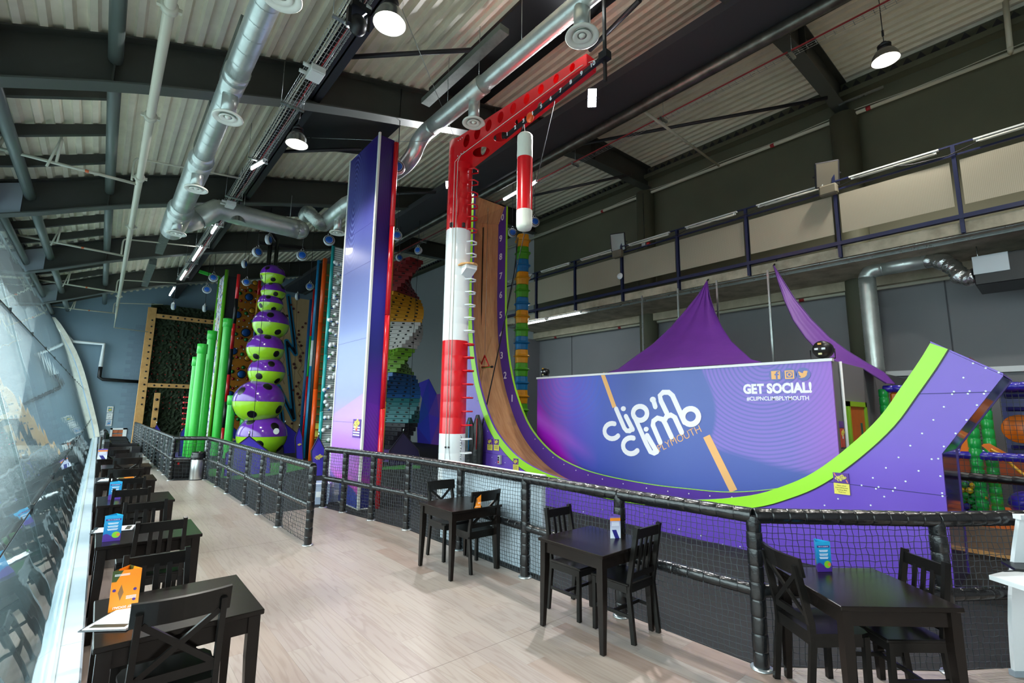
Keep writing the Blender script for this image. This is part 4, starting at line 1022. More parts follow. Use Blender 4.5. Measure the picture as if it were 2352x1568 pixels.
# hedge climbing wall in a timber frame
YH = 31.6
a = at(347, 705, Y=YH); b = at(540, 705, Y=YH); zt = at(400, 703, Y=YH).z
hw = thing('hedge_wall', 'dark green leafy climbing wall at the far end', 'climbing wall', ((a.x+b.x)/2, YH, 0))
m_hedge = mat('hedge_leaf', '#2d3d24', .8, var=(9, '#121a0e', .9), bump=(14, .8))
q = MB(); nx, nz = 46, 84; vs = []
for i in range(nz+1):
    for k in range(nx+1): vs.append((a.x+(b.x-a.x)*k/nx, YH-random.random()*.16, zt*i/nz))
q.add(vs, [(i*(nx+1)+k, i*(nx+1)+k+1, (i+1)*(nx+1)+k+1, (i+1)*(nx+1)+k) for i in range(nz) for k in range(nx)]); q.build('foliage', m_hedge, hw, kind='stuff')
q = MB(); q.box((a.x, YH+.02, 0), (b.x, YH+.15, zt)); q.build('backing', m_black, hw)
q = MB()
for i in range(17):
    for k in range(9):
        if random.random() < .8: q.sphere((a.x+.35+.32*k+random.uniform(-.05,.05), YH-.17, 1.8+.3*i), .025, 6, 4)
q.build('red_studs', m_red, hw, kind='stuff')
tf = thing('timber_frame', 'pine timber frame with black bolts around the hedge wall', 'timber frame', (a.x, YH-.3, 0))
A = at(350, 706, Y=YH-.35); 
q = MB(); q.bbox((A.x-.17, YH-.4, 0), (A.x+.2, YH-.2, A.z), .01); q.build('post', m_pine, tf)
for (x0, y0, x1, y1) in ((358,725,540,744), (336,884,470,890)):
    P = at(x0, y0, Y=YH-.3); Q = at(x1, y1, Y=YH-.3)
    q = MB(); q.bar(P, Vector((Q.x, Q.y, P.z)), .16, .22); q.build('crossbeam', m_pine, tf)
    q = MB()
    for k in range(1, 12 if y0 < 800 else 7): q.sphere((P.x+.32*k, YH-.39, P.z), .05, 8, 6)
    q.build('bolts', m_hold, tf, kind='stuff')
P = at(362, 902, Y=YH-.35); q = MB(); q.bbox((P.x-.13, YH-.42, .6), (P.x+.13, YH-.28, P.z), .01); q.build('short_post', m_pine, tf)
q = MB()
for k in range(4): q.sphere((P.x, YH-.43, P.z-.35-.5*k), .07, 8, 6)
q.build('pegs', m_hold, tf, kind='stuff')
q = MB()
for k in range(14): q.sphere((A.x+.06, YH-.42, 2.0+.34*k), .045, 8, 6)
q.build('post_bolts', m_hold, tf, kind='stuff')
for k in range(7):
    P = at(431-k*.7, 912+k*12.4, Y=24.5); q = MB(); q.tube([P-Vector((.12,0,0)), P+Vector((.18,0,0))], .025, 6); q.sphere(P-Vector((.12,0,0)), .045, 8, 6)
    tag(q.build('red_peg', m_red), 'red climbing peg beside the green pipes, %s from the top' % ('first','second','third','fourth','fifth','sixth','seventh')[k], 'climbing peg', 'red pegs by the pipes')

# green pipes
def gpipe(px, py, Y, r, lab):
    p = at(px, py, Y=Y); t = thing('green_pipe', lab, 'climbing pipe', (p.x, Y, 0), 0, 'green climbing pipes')
    n = int(p.z/.42)+1
    q = MB(); q.lathe([(r, 0), (r, p.z-.3)], (p.x, Y, 0), 20)
    for k in range(1, n): q.lathe([(r-.002, p.z*k/n-.006), (r+.004, p.z*k/n-.005), (r+.004, p.z*k/n+.005), (r-.002, p.z*k/n+.006)], (p.x, Y, 0), 20, False)
    q.build('shaft', m_gpipe, t)
    q = MB(); q.lathe([(r+.002,p.z-.36), (r+.022,p.z-.35), (r+.022,p.z-.01), (r+.01,p.z), (0,p.z)], (p.x, Y, 0), 18); q.build('cap', m_gpipe, t)
gpipe(453, 820, 22.4, .14, 'short green climbing pipe at the left of the pipe group')
gpipe(466, 790, 20.3, .145, 'thick green climbing pipe nearest the timber frame')
gpipe(470, 851, 23.2, .10, 'thin green climbing pipe between the two left thick ones')
gpipe(488.6, 760, 22.8, .16, 'thick green climbing pipe left of the patterned wall')
gpipe(524.5, 732, 22.3, .16, 'tallest green climbing pipe beside the red and black pole')
gpipe(534, 908, 21.0, .145, 'short green climbing pipe just left of the balls')
gpipe(561, 962, 24.0, .14, 'low green climbing pipe half hidden behind the balls')
# patterned tower with lime edge tubes
YP = 24.2; p = at(522, 628, Y=YP); pt = thing('patterned_tower', 'tall white climbing tower with blue and yellow splashes and lime tubes', 'climbing tower', (p.x, YP+.6, 0))
t = NT('splash'); tc = t.n('ShaderNodeTexCoord').outputs['Object']; n1 = t.noise(tc, 4.5, 2); n2 = t.noise(tc, 7.5, 2)
c = t.mix(n1.gt(.56), '#e6e9ee', '#253a8c'); c = t.mix(n2.gt(.62), c, '#e2a91d'); t.l(c, t.b.inputs['Base Color']); t.b.inputs['Roughness'].default_value = .45
q = MB(); q.box((p.x-.05, YP, 0), (p.x, YP+1.5, p.z)); q.build('patterned_face', t.m, pt)
q = MB(); q.box((p.x, YP, 0), (p.x+.55, YP+1.4, p.z-.1)); q.build('black_face', mat('wall_black', '#1a1a1d', .7), pt)
for yy in (YP-.06, YP+1.56):
    q = MB(); q.tube([(p.x-.03, yy, 0), (p.x-.03, yy, p.z+.15)], .075, 12); q.build('edge_tube', m_limetube, pt)
q = MB(); q.bar((p.x-.1, YP+1.5, p.z+.1), (p.x-.9, YP+1.5, p.z+.25), .1, .14); q.build('arm', m_gpipe, pt)
q = MB()
for k in range(60): q.sphere((p.x-.06, YP+random.uniform(.1, 1.4), random.uniform(.3, p.z-.2)), .035, 6, 4)
q.build('small_holds', m_white, pt, kind='stuff')
# red and black pole
YR = 23.4; p = at(549, 630, Y=YR); rp = thing('banded_pole', 'slim red and black banded pole left of the circle wall', 'pole', (p.x, YR, 0))
zs = [p.z]+[at(548-(y-630)*.1, y, Y=YR).z for y in (686, 743, 801, 860, 922, 982)]+[0]
for i, (z1, z0) in enumerate(zip(zs, zs[1:])):
    q = MB(); q.tube([(p.x, YR, z0), (p.x, YR, z1)], .07, 12); q.build('section', m_red if i % 2 == 0 else m_black, rp)
# orange wall of circles
YO = 27.0; a = at(548, 647, Y=YO); b = at(600, 647, Y=YO)
ow = thing('circle_wall', 'orange wood climbing wall covered with coloured round discs', 'climbing wall', ((a.x+b.x)/2, YO, 0))
m_ply = mat('ply_orange', '#c47a1e', .5, var=(3, '#b06c18', .6))
H_ = 1.62; zc = 0; i = 0
while zc < a.z:
    q = MB(); q.box((a.x-.15, YO, zc+.004), (b.x+.5, YO+.06, min(zc+H_, a.z)-.004)); q.build('ply_panel', m_ply, ow); zc += H_
dcol = {'b': mat('disc_blue', '#1458a8', .35), 'g': mat('disc_green', '#1f8a3c', .35), 'r': mat('disc_red', '#a8161c', .35), 'y': mat('disc_yellow', '#dfa21c', .35), 'w': mat('disc_white', '#d8d8d4', .4)}
dme = {}
for k_, m_ in dcol.items():
    q = MB(); q.lathe([(0,.06), (.78,.06), (.82,.04)], (0,0,0), 18); q.cur = 1; q.lathe([(.82,.04), (.92,.05), (1,.03), (1,0)], (0,0,0), 18); dme[k_] = q.mesh('disc_hold', [m_, m_hold])
L2 = [(833,895,28,'y'),(770,1040,40,'b'),(786,970,20,'g'),(735,975,15,'r'),(838,985,15,'r'),(678,1000,20,'g'),(688,1077,15,'r'),(828,1087,14,'r'),(652,1222,38,'b'),(645,1150,18,'g'),(690,1170,15,'r'),(802,1180,32,'y'),(742,1208,20,'g'),(815,1235,15,'r'),(718,1280,14,'r'),(806,1285,20,'g'),(660,1348,15,'r'),(800,1370,14,'r'),(737,1405,45,'b'),(635,1420,20,'g'),(690,1460,15,'r'),(738,1478,20,'g'),(676,943,9,'w'),(757,945,9,'w'),(700,965,9,'w'),(790,1100,9,'w'),(732,1093,9,'w'),(727,1165,9,'w'),(762,1235,9,'w'),(668,1290,9,'w'),(752,1345,9,'w'),(708,1345,9,'w'),(655,1465,9,'w'),(838,1055,9,'w'),(770,1308,9,'w')]
L3 = [(610,118,38,'b'),(690,72,15,'r'),(700,150,20,'g'),(645,180,15,'r'),(755,190,32,'y'),(597,190,15,'g'),(712,285,20,'g'),(658,297,15,'r'),(762,298,15,'r'),(598,328,20,'g'),(693,355,43,'b'),(605,403,15,'r'),(753,403,15,'r'),(565,485,18,'g'),(605,500,14,'r'),(575,560,35,'b'),(620,535,9,'y'),(660,530,18,'g'),(640,745,35,'b'),(545,770,15,'g'),(615,800,12,'r'),(657,818,20,'g'),(690,900,15,'g'),(716,100,9,'w'),(642,90,9,'w'),(600,265,9,'w'),(680,190,9,'w'),(640,480,9,'w'),(580,375,9,'w'),(655,415,9,'w')]
for (x, y, r, c), f in [(v, c2) for v in L2]+[(v, c3) for v in L3]:
    P = at(*f(x, y), Y=YO-.001); o = bpy.data.objects.new('disc_hold', dme[c]); COL.objects.link(o); o.parent = ow; s = r/4.48/FPX*depth_of(P)
    o.matrix_local = Matrix.Translation(P-ORG[ow.name]) @ Matrix.Rotation(PI/2, 4, 'X') @ Matrix.Diagonal((s, s, max(s, .6), 1))
YQ = 26.6; p = at(597, 645, Y=YQ); rp = thing('banded_pole', 'pole banded red, yellow and blue right of the circle wall', 'pole', (p.x, YQ, 0))
zz = [p.z, p.z-.75, p.z-1.8, p.z-3.2, p.z-4.4, p.z-5.4, 0]
for i, (z1, z0) in enumerate(zip(zz, zz[1:])):
    q = MB(); q.tube([(p.x, YQ, z0), (p.x, YQ, z1)], .075, 12); q.build('section', (m_red, m_yellow, dcol['b'])[i % 3], rp)
# beige lightning wall
YL = 26.0; a = at(646, 678, Y=YL); b = at(718, 690, Y=YL)
lw = thing('lightning_wall', 'beige climbing wall with a blue and black lightning bolt', 'climbing wall', ((a.x+b.x)/2, YL, 0))
q = MB(); q.prism([(a.x-.5, 0), (b.x+.1, 0), (b.x+.1, b.z), (a.x, a.z), (a.x-.5, a.z)], (0, YL, 0), (1,0,0), NZ, (0,1,0), .1); q.build('face', mat('beige_wall', '#c8a97c', .6, var=(2, '#bb9b6d', .6)), lw, fixn=True)
bolt = [at(*p_, Y=YL-.01) for p_ in ((662,680),(678.5,813),(657.5,783),(674.5,963),(639,887),(648,975))]
pl = [(p_.x, p_.z) for p_ in bolt]
q = MB(); 
for u_, v_ in zip(pl, pl[1:]): stroke(q, [u_, v_], .22, (0, YL-.005, 0), (1,0,0), NZ, 0, .05)
q.build('blue_bolt', mat('bolt_blue', '#1b7fae', .4), lw)
q = MB()
for u_, v_ in zip(pl, pl[1:]): stroke(q, [u_, v_], .08, (0, YL-.056, 0), (1,0,0), NZ, 0, .02, False)
q.build('black_core', m_black, lw)
q = MB(); xr = random.Random(3)
for k in range(34): q.sphere(at(672+xr.uniform(-14, 30), 700+k*8.5, Y=YL-.03), xr.uniform(.05, .08), 7, 5)
q.build('holds', mat('hold_maroon', '#5a1a1c', .5), lw, kind='stuff')
q = MB(); zg = [at(688+(6 if k % 2 else -4), 790+k*16, Y=YL-.012) for k in range(14)]; q.tube(zg, .012, 5); zg = [at(648+(5 if k % 2 else 0), 700+k*14, Y=YL-.012) for k in range(14)]; q.tube(zg, .012, 5); q.build('cracks', mat('crack_tan', '#8c7148', .7), lw, kind='stuff')
# slim poles in front
def bpole(px, py, Y, r, secs, lab):
    p = at(px, py, Y=Y); t = thing('banded_pole', lab, 'pole', (p.x, Y, 0)); z1 = p.z
    for f, m_ in secs:
        z0 = p.z*(1-f); q = MB(); q.tube([(p.x, Y, z0), (p.x, Y, z1)], r, 12); q.build('section', m_, t); z1 = z0
    return p
m_bl = mat('pole_blue', '#1787c0', .35, coat=.2); m_bd = mat('pole_blue_dark', '#1a5c96', .4)
bpole(733, 598, 19.4, .07, ((.42, m_bl), (.55, m_whiteg), (1.0, m_bl)), 'slim blue pole with a white band left of the orange pole')
bpole(747, 594, 18.3, .085, ((.33, m_orange), (.66, m_orange), (1, m_orange)), 'slim orange pole left of the white mesh wall')
bpole(716, 688, 25.0, .11, ((1, m_bd),), 'dark blue edge pole of the lightning wall')
bpole(722, 664, 22.5, .05, ((.3, m_red), (.55, m_gpipe), (1, m_red)), 'thin red and green pole behind the blue pole')
q = MB(); p = at(739, 606, Y=19.0); q.tube([(p.x, 19.0, 0), (p.x, 19.0, p.z)], .09, 8); tag(q.build('black_bolster', mat('bolster_black', '#1c1c20', .5, bump=(8, .4))), 'slim black padded bolster between the blue and orange poles', 'bolster')
# olive ladder wall
YV = 18.9; a = at(748, 604, Y=YV); b = at(772, 604, Y=YV)
vw = thing('ladder_wall', 'narrow olive green wall with orange rungs', 'climbing wall', ((a.x+b.x)/2, YV, 0))
q = MB(); q.box((a.x, YV, 0), (b.x+.4, YV+.1, a.z)); q.build('face', mat('olive_wall', '#50652f', .6), vw)
z = .5
while z < a.z-.3:
    q = MB(); q.box((a.x+.02, YV-.1, z), (a.x+.34, YV, z+.045)); q.build('rung', mat('rung_orange', '#a85a22', .5), vw); z += .29
q = MB(); q.box((a.x+.02, YV-.02, .75), (a.x+.3, YV-.005, 1.35)); o = q.build('yellow_sign', m_print_y, vw)
# white mesh wall with ball holds
YM = 15.3; a = at(768, 566, Y=YM); b = at(806, 566, Y=YM)
mw = thing('mesh_wall', 'white slotted climbing wall with clusters of white ball holds', 'climbing wall', (a.x+.5, YM, 0))
t = NT('slotted_white'); o_ = t.coord('Object'); s = ((o_[2]*88).sin()).step(-.1, .5)
t.l(t.mix(s, '#8fa09c', '#dfe6e4'), t.b.inputs['Base Color']); t.b.inputs['Roughness'].default_value = .4; t.bump(s, .5, .01)
q = MB(); q.box((a.x, YM, 0), (a.x+1.3, YM+.08, a.z)); q.build('face', t.m, mw)
m_teal = mat('tube_teal', '#17a0a0', .35, coat=.2)
for k in range(4):
    q = MB(); q.tube([(a.x-.04, YM-.02, a.z*k/4+.004), (a.x-.04, YM-.02, a.z*(k+1)/4-.004)], .055, 12); q.build('edge_tube', m_teal, mw)
q = MB(); q.sphere((0,0,0), .065, 12, 8); q.cur = 1; q.tube([(0,.03,-.03), (.05,.09,-.06)], .02, 6); b1 = q.mesh('ball_hold', [m_whiteg, dcol['b']])
q = MB(); q.sphere((0,0,0), .065, 12, 8); q.cur = 1; q.tube([(0,.03,-.03), (.05,.09,-.06)], .02, 6); b2_ = q.mesh('ball_hold', [m_whiteg, dcol['g']])
for i, ((x, y), f) in enumerate([(v, c2) for v in ((1655,682),(1675,695),(1718,700),(1665,825),(1695,800),(1715,870),(1690,890),(1650,945),(1665,950),(1690,1005),(1650,1020),(1650,1048),(1690,1080),(1680,1120),(1650,1140),(1660,1222),(1680,1300),(1595,1275),(1615,1275),(1640,1320),(1610,1385),(1635,1400),(1665,1425),(1640,1530),(1605,1540))]+[(v, c3) for v in ((1610,50),(1645,45),(1635,140),(1600,180),(1640,260),(1610,300),(1650,355),(1600,390),(1635,390),(1600,485),(1545,518),(1570,575),(1625,575),(1555,640),(1575,672),(1615,705),(1555,800),(1590,800),(1585,895),(1535,930),(1590,1030))]):
    P = at(*f(x, y), Y=YM-.07); o = bpy.data.objects.new('ball_hold', b1 if i % 3 else b2_); COL.objects.link(o); o.parent = mw; o.location = P-ORG[mw.name]; o.rotation_euler = (0, 0, i)
ptube(880, 980, 15.0, at(912, 505, Y=15.0).z, .06, m_yellow, 'padded_tube', 'tall yellow padded tube behind the red padded tube')

# triangular belay gates
def gate(apex, left, right, bl_, br_, Y, lab, m_=None, lg=True, lean=.35):
    m_ = m_ or m_shield
    P = [at(*v, Y=Y) for v in (apex, left, bl_, br_, right)]
    t = thing('belay_gate', lab, 'belay gate', ((P[2].x+P[3].x)/2, Y, 0), 0, 'triangular belay gates')
    z0 = min(P[2].z, P[3].z); dz = -z0 if z0 < .3 else 0
    pol = [(p_.x, max(0, p_.z+dz)) for p_ in P]; pol[2] = (pol[2][0], 0); pol[3] = (pol[3][0], 0)
    q = MB(); top = pol[0][1]
    def dep(x, z): return Y+lean*(z/top)
    q.prism(pol, (0, Y, 0), (1,0,0), NZ, (0,1,0), .05)
    q.v = [(v[0], v[1]+lean*(v[2]/top), v[2]) for v in q.v]; q.build('panel', m_, t, fixn=True)
    q = MB(); ex = [(p_[0], Y+lean*(p_[1]/top)-.005, p_[1]) for p_ in pol]; q.tube(ex, .018, 6, closed=True); q.build('hem', mat('hem_black', '#14131d', .6), t)
    if lg:
        cx = sum(p_[0] for p_ in pol)/5; cz = top*.48; w = (pol[4][0]-pol[1][0])*.55
        q = MB(); small_logo(q, Vector((cx, Y+lean*.48-.03, cz)), Vector((1,0,0)), Vector((0,.25,.97)).normalized(), w, .004); q.build('logo', m_print_y, t)
    q = MB(); q.tube([(pol[0][0], Y+lean-.01, top), (pol[0][0], Y+lean-.01, top+.15)], .02, 6); q.build('clip', m_chrome, t)
gate(c3(800,1000), c3(545,1180), c3(1005,1170), c3(510,1390), c3(985,1380), 15.4, 'large blue belay gate standing in front of the ball tower', lg=False)
gate(c3(1530,1010), c3(1435,1155), c3(1590,1160), c3(1430,1385), c3(1545,1400), 14.1, 'blue belay gate with yellow logo beside the printed tower')
gate(c3(1318,905), c3(1265,1010), c3(1340,1000), c3(1262,1150), c3(1335,1150), 18.6, 'narrow blue belay gate with logo beside the light blue pole')
gate(c3(1165,890), c3(1120,985), c3(1275,985), c3(1125,1170), c3(1265,1190), 21.8, 'dark blue belay gate right of the lowest ball', m_shield, False)
gate(c3(600,880), c3(540,960), c3(672,945), c3(545,1085), c3(672,1075), 22.6, 'blue belay gate with logo left of the lowest ball')
gate(c3(150,862), c3(72,960), c3(165,960), c3(58,1095), c3(150,1095), 22.5, 'blue belay gate left of the green pipes', lg=False)
gate((362,967), (350,988), (377,992), (348,1012), (380,1012), 30.4, 'small far blue belay gate before the hedge wall', lg=False)
gate((937,1000), (898,1042), (966,1040), (893,1072), (966,1070), 15.3, 'dark navy belay gate before the twisted stack', m_navyv, False)
# ================================================================ ducts, pipes, lamps under the roof
m_duct = mat('duct_steel', '#cdd3ce', .32, .65, var=(3, '#a3ada6', .6), rvar=.12)
m_disc = mat('diffuser_cream', '#e2e4d8', .45)
m_pipe = mat('pipe_cream', '#bdbba8', .4)
def duct_run(t, pts, r, name='duct', seam=.30):
    """spiral duct along pts (list) with raised seams; r constant or list"""
    pts = [Vector(p) for p in pts]; P = []; R = []; S = []
    rr = r if isinstance(r, (list, tuple)) else [r]*len(pts)
    for i in range(len(pts)-1):
        n = max(1, int((pts[i+1]-pts[i]).length/seam))
        for k in range(n):
            f = k/n; c = pts[i].lerp(pts[i+1], f); r0 = rr[i]+(rr[i+1]-rr[i])*f; d = (pts[i+1]-pts[i]).normalized()
            P.append(c); R.append(r0); S.append((c, d, r0))
    P.append(pts[-1]); R.append(rr[-1])
    q = MB(); q.tube(P, R, 22)
    for c, d, r0 in S: q.tube([c, c+d*.014], r0+.004, 22, False, False)
    return q.build(name, m_duct, t)
def diffuser(t, c, r, top):
    """round ceiling diffuser with neck up to the duct"""
    q = MB(); q.tube([(c.x, c.y, c.z+.02), (c.x, c.y, top)], r*.5, 16); q.build('neck', m_duct, t)
    q = MB(); q.lathe([(r*.5,.03), (r*.62,.0), (r*.95,-.03), (r,-.02), (r*.97,.0), (r*.6,.035)], c, 28); q.lathe([(r*.28,-.005), (r*.52,-.03), (r*.56,-.02)], c, 24); q.lathe([(0,-.03), (r*.16,-.02), (r*.2,.0)], c, 18)
    q.build('diffuser', m_disc, t)
# left duct, along the facade
XD, ZD = .96, 6.5
def yd(px, py): return at(px, py, Z=ZD).y
ld = thing('supply_duct', 'galvanised spiral duct with round cream diffusers along the left roof', 'duct', (XD, 10, ZD-.3))
y1, y2, y3 = yd(552,165), yd(465,350), yd(418,470)
ye = yd(400, 520)
duct_run(ld, [(XD, .6, ZD), (XD, y1, ZD)], .15); duct_run(ld, [(XD, y1, ZD), (XD, y1+.18, ZD)], [.165, .165], 'collar')
duct_run(ld, [(XD, y1+.18, ZD), (XD, y2, ZD)], .16); duct_run(ld, [(XD, y2, ZD), (XD, y2+.3, ZD)], [.165, .215], 'reducer')
duct_run(ld, [(XD, y2+.3, ZD), (XD, y3, ZD)], .21); duct_run(ld, [(XD, y3, ZD), (XD, y3+.3, ZD)], [.215, .27], 'reducer')
duct_run(ld, [(XD, y3+.3, ZD), (XD, ye+.35, ZD)], .265)
for px, py, r in ((522,268,.2), (451,433,.2), (404,535,.21), (655,-5,.2)):
    c = at(px, py, Z=ZD-.47); c.x = XD; diffuser(ld, c, r, ZD-.05)
# cross duct
a = Vector((XD+.1, ye, ZD)); e = at(690, 492, Y=ye); e = Vector((e.x, ye, e.z))
cd_ = thing('cross_duct', 'fat galvanised spiral duct crossing the hall behind the third lamp', 'duct', ((a.x+e.x)/2, ye, 6))
z_ = at(560, 496, Y=ye).z
duct_run(cd_, [(XD, ye, ZD), (XD+.5, ye, (ZD+z_)/2)], [.25, .27], 'branch'); duct_run(cd_, [(XD+.5, ye, (ZD+z_)/2), (XD+.9, ye, z_), (e.x, ye, z_)], .28)
q = MB(); q.sphere((e.x, ye, z_), .285, 18, 10); q.build('end_cap', m_duct, cd_)
for px in (668, 560):
    p = at(px, 480, Y=ye); q = MB(); q.tube([(p.x, ye, z_+.27), (p.x, ye, zb(p.x)+.1)], .01, 5); q.build('hanger', m_galv, cd_)
# right duct above the crane
XE, ZE = 4.78, 7.9
def ye_(px, py): return at(px, py, Z=ZE).y
rd_ = thing('supply_duct', 'galvanised spiral duct with diffusers running above the crane arm', 'duct', (XE, 6, ZE-.2))
yn = ye_(985, 285)
duct_run(rd_, [(XE, 1.5, ZE), (XE, ye_(1112,195), ZE)], .15); duct_run(rd_, [(XE, ye_(1112,195), ZE), (XE, yn, ZE)], .175)
q = MB(); q.tube(smooth([(XE, yn, ZE), (XE, yn+.35, ZE), (XE-.02, yn+.6, ZE-.12), (XE-.05, yn+.75, ZE-.35), (XE-.05, yn+1.1, ZE-.45), (XE-.05, yn+1.6, ZE-.45)], 4), .175, 18); q.build('elbow', m_duct, rd_)
yf0, yf1 = at(795, 470, Z=7.2).y, at(745, 515, Z=7.2).y; xf_ = at(770, 492, Z=7.2).x
duct_run(rd_, [(XE-.05, yn+1.6, ZE-.45), (XE-.1, yn+3.0, ZE-.5), (xf_, yf0, 7.2), (xf_, yf1, 7.2)], [.175, .175, .21, .22])
q = MB(); fx = [(xf_, yf1, 7.2), at(735, 512, Z=7.05), at(722, 500, Z=7.15), at(708, 487, Z=7.3), at(700, 498, Z=7.25)]
P = smooth(fx, 8); q.tube(P, [.17+(.018 if k % 2 else 0) for k in range(len(P))], 16); q.build('flexible_hose', mat('foil_hose', '#a8afa8', .35, .8, bump=(30, .4)), rd_)
for px, py, r, top in ((1337,82,.25,ZE), (1088,281,.22,ZE), (775,534,.21,7.2)):
    c = at(px, py, Z=(ZE if top == ZE else 7.2)-.55); diffuser(rd_, c, r, top-.05)
for px, py in ((1212,130), (1085,195), (1010,255)):
    y = ye_(px, py); q = MB(); q.tube([(XE, y, ZE+.17), (XE, y, zb(XE)+.8)], .006, 5); q.build('hanger', m_galv, rd_)
# flat galvanised rails under the roof sheets
def railbar(a, b, Z, w, h, lab):
    P = at(*a, Z=Z); Q = at(*b, Z=Z); X = (P.x+Q.x)/2
    q = MB(); q.box((X-w/2, min(P.y, Q.y), Z-h/2), (X+w/2, max(P.y, Q.y), Z+h/2)); tag(q.build('roof_rail', mat('rail_paint', '#566059', .45, .3, var=(5, '#7f8781', .5))), lab, 'rail', 'galvanised roof rails')
railbar((1150,60), (985,240), 8.5, .2, .12, 'flat galvanised rail with paint marks beside the right duct')
railbar((572,60), (520,190), 7.3, .22, .25, 'flat galvanised rail beside the left duct, near end')
railbar((500,245), (455,345), 7.3, .22, .25, 'flat galvanised rail beside the left duct, second bay')
railbar((392,520), (362,575), 7.3, .22, .25, 'flat galvanised rail beside the left duct, third bay')
railbar((352,600), (332,652), 7.3, .22, .25, 'flat galvanised rail beside the left duct, far bay')
# cable tray of wire
XT, ZT = 2.07, 7.3; ct = thing('cable_tray', 'long wire mesh cable tray with bundled cables under the roof', 'cable tray', (XT, 12, ZT))
q = MB()
for k in range(5): q.tube([(XT-.13+.065*k, 2.5, ZT), (XT-.13+.065*k, 24.5, ZT)], .004, 4)
for s in (-1, 1): q.tube([(XT+.14*s, 2.5, ZT+.06), (XT+.14*s, 24.5, ZT+.06)], .004, 4)
y = 2.5
while y < 24.5: q.tube([(XT-.14, y, ZT+.06), (XT-.14, y, ZT), (XT+.14, y, ZT), (XT+.14, y, ZT+.06)], .004, 4); y += .11
q.build('wire_basket', m_galv, ct, kind='stuff')
for dx, m_, ph in ((-.09, m_pipe, 0), (-.05, m_pipe, 1), (.06, mat('cable_red', '#9a2a2e', .6), 2), (.10, mat('cable_grey', '#8b8f8c', .6), 3)):
    q = MB(); q.tube([(XT+dx+.012*math.sin(k*.9+ph), 2.5+k*.5, ZT+.02) for k in range(45)], .012, 5); q.build('cable', m_, ct)
for k in range(9):
    q = MB(); y = 3.6+2.5*k; q.bar((XT-.2, y, ZT-.02), (XT+.2, y, ZT-.02), .05, .03); q.build('support', m_galv, ct)
    for s in (-1, 1):
        q = MB(); q.tube([(XT+.19*s, y, ZT-.02), (XT+.19*s, y, zb(XT+.19*s)+.5)], .005, 4); q.build('drop_rod', m_galv, ct)
for px, py, lab in ((715,163,'grey junction box on the cable tray near the camera'), (527,468,'grey junction box on the cable tray further back')):
    p = at(px, py, Z=ZT-.06); t = thing('junction_box', lab, 'junction box', p, 0, 'junction boxes on the tray'); p.x = XT
    q = MB(); q.bbox((XT-.11, p.y-.16, ZT-.13), (XT+.11, p.y+.16, ZT-.02), .01); q.build('case', mat('box_pale', '#d9ddd8', .5), t)
    q = MB(); q.bbox((XT-.09, p.y-.14, ZT-.14), (XT+.09, p.y+.14, ZT-.13), .003); q.build('lid', mat('box_pale', '#d9ddd8', .5), t)
    for s in (-.1, .1):
        q = MB(); q.tube([(XT-.22, p.y+s, ZT-.06), (XT-.11, p.y+s, ZT-.06)], .03, 8); q.build('gland', mat('box_pale', '#d9ddd8', .5), t)
m_lit = mat('tube_lit', '#ffffff', .5, emit=('#f4f8ff', 14.))
def tube_light(P, Q, lab, r=.03, lit=True, group='fluorescent tubes', m_=None, up=.05):
    P, Q = Vector(P), Vector(Q); t = thing('tube_light', lab, 'tube light', (P+Q)/2, 0, group)
    q = MB(); q.tube([P, Q], r, 10); q.build('tube', m_lit if lit else (m_ or mat('tube_unlit', '#c9c7b8', .3)), t)
    q = MB(); d = (Q-P).normalized()*.06; q.bar(P-d+Vector((0,0,up)), Q+d+Vector((0,0,up)), .07, .03); q.build('batten', mat('batten_white', '#c8cac6', .5), t)
    for e_ in (P, Q):
        q = MB(); q.cbox(e_+Vector((0,0,up/2)), (.05, .05, up+.03)); q.build('end_holder', mat('batten_white', '#c8cac6', .5), t)
for a, b, lab in (((497,518),(487,535),'short lit tube on the cable tray above the green pipes'), ((462,567),(444,598),'long lit tube on the cable tray, second'), ((428,622),(415,642),'lit tube on the cable tray, third'), ((401,660),(390,678),'lit tube at the far end of the cable tray')):
    P = at(*a, Z=ZT-.12); Q = at(*b, Z=ZT-.12); P.x = Q.x = (P.x+Q.x)/2; tube_light(P, Q, lab)
for a, b, lab in (((800,60),(842,28),'bright tube beside the black moving lamp at the top'), ((578,388),(606,372),'bright tube on a bracket at the cable tray middle')):
    P = at(*a, Z=7.2); Q = at(*b, Z=7.2); tube_light(P, Q, lab, .022)
for a, b, z, lab in (((1158,458),(1206,430),8.9,'lit tube behind the padded bag, left piece'), ((1221,424),(1231,417),8.9,'short lit tube right of the padded bag')):
    tube_light(at(*a, Z=z), at(*b, Z=z), lab, .04)
for a, b, lab in (((1190,748),(1249,734),'lit tube under the gallery, left piece'), ((1262,732),(1332,718),'lit tube under the gallery, right piece')):
    P = at(*a, Z=5.2); Q = at(*b, Z=5.2); P.x = Q.x = (P.x+Q.x)/2; tube_light(P, Q, lab, .035, up=.03)
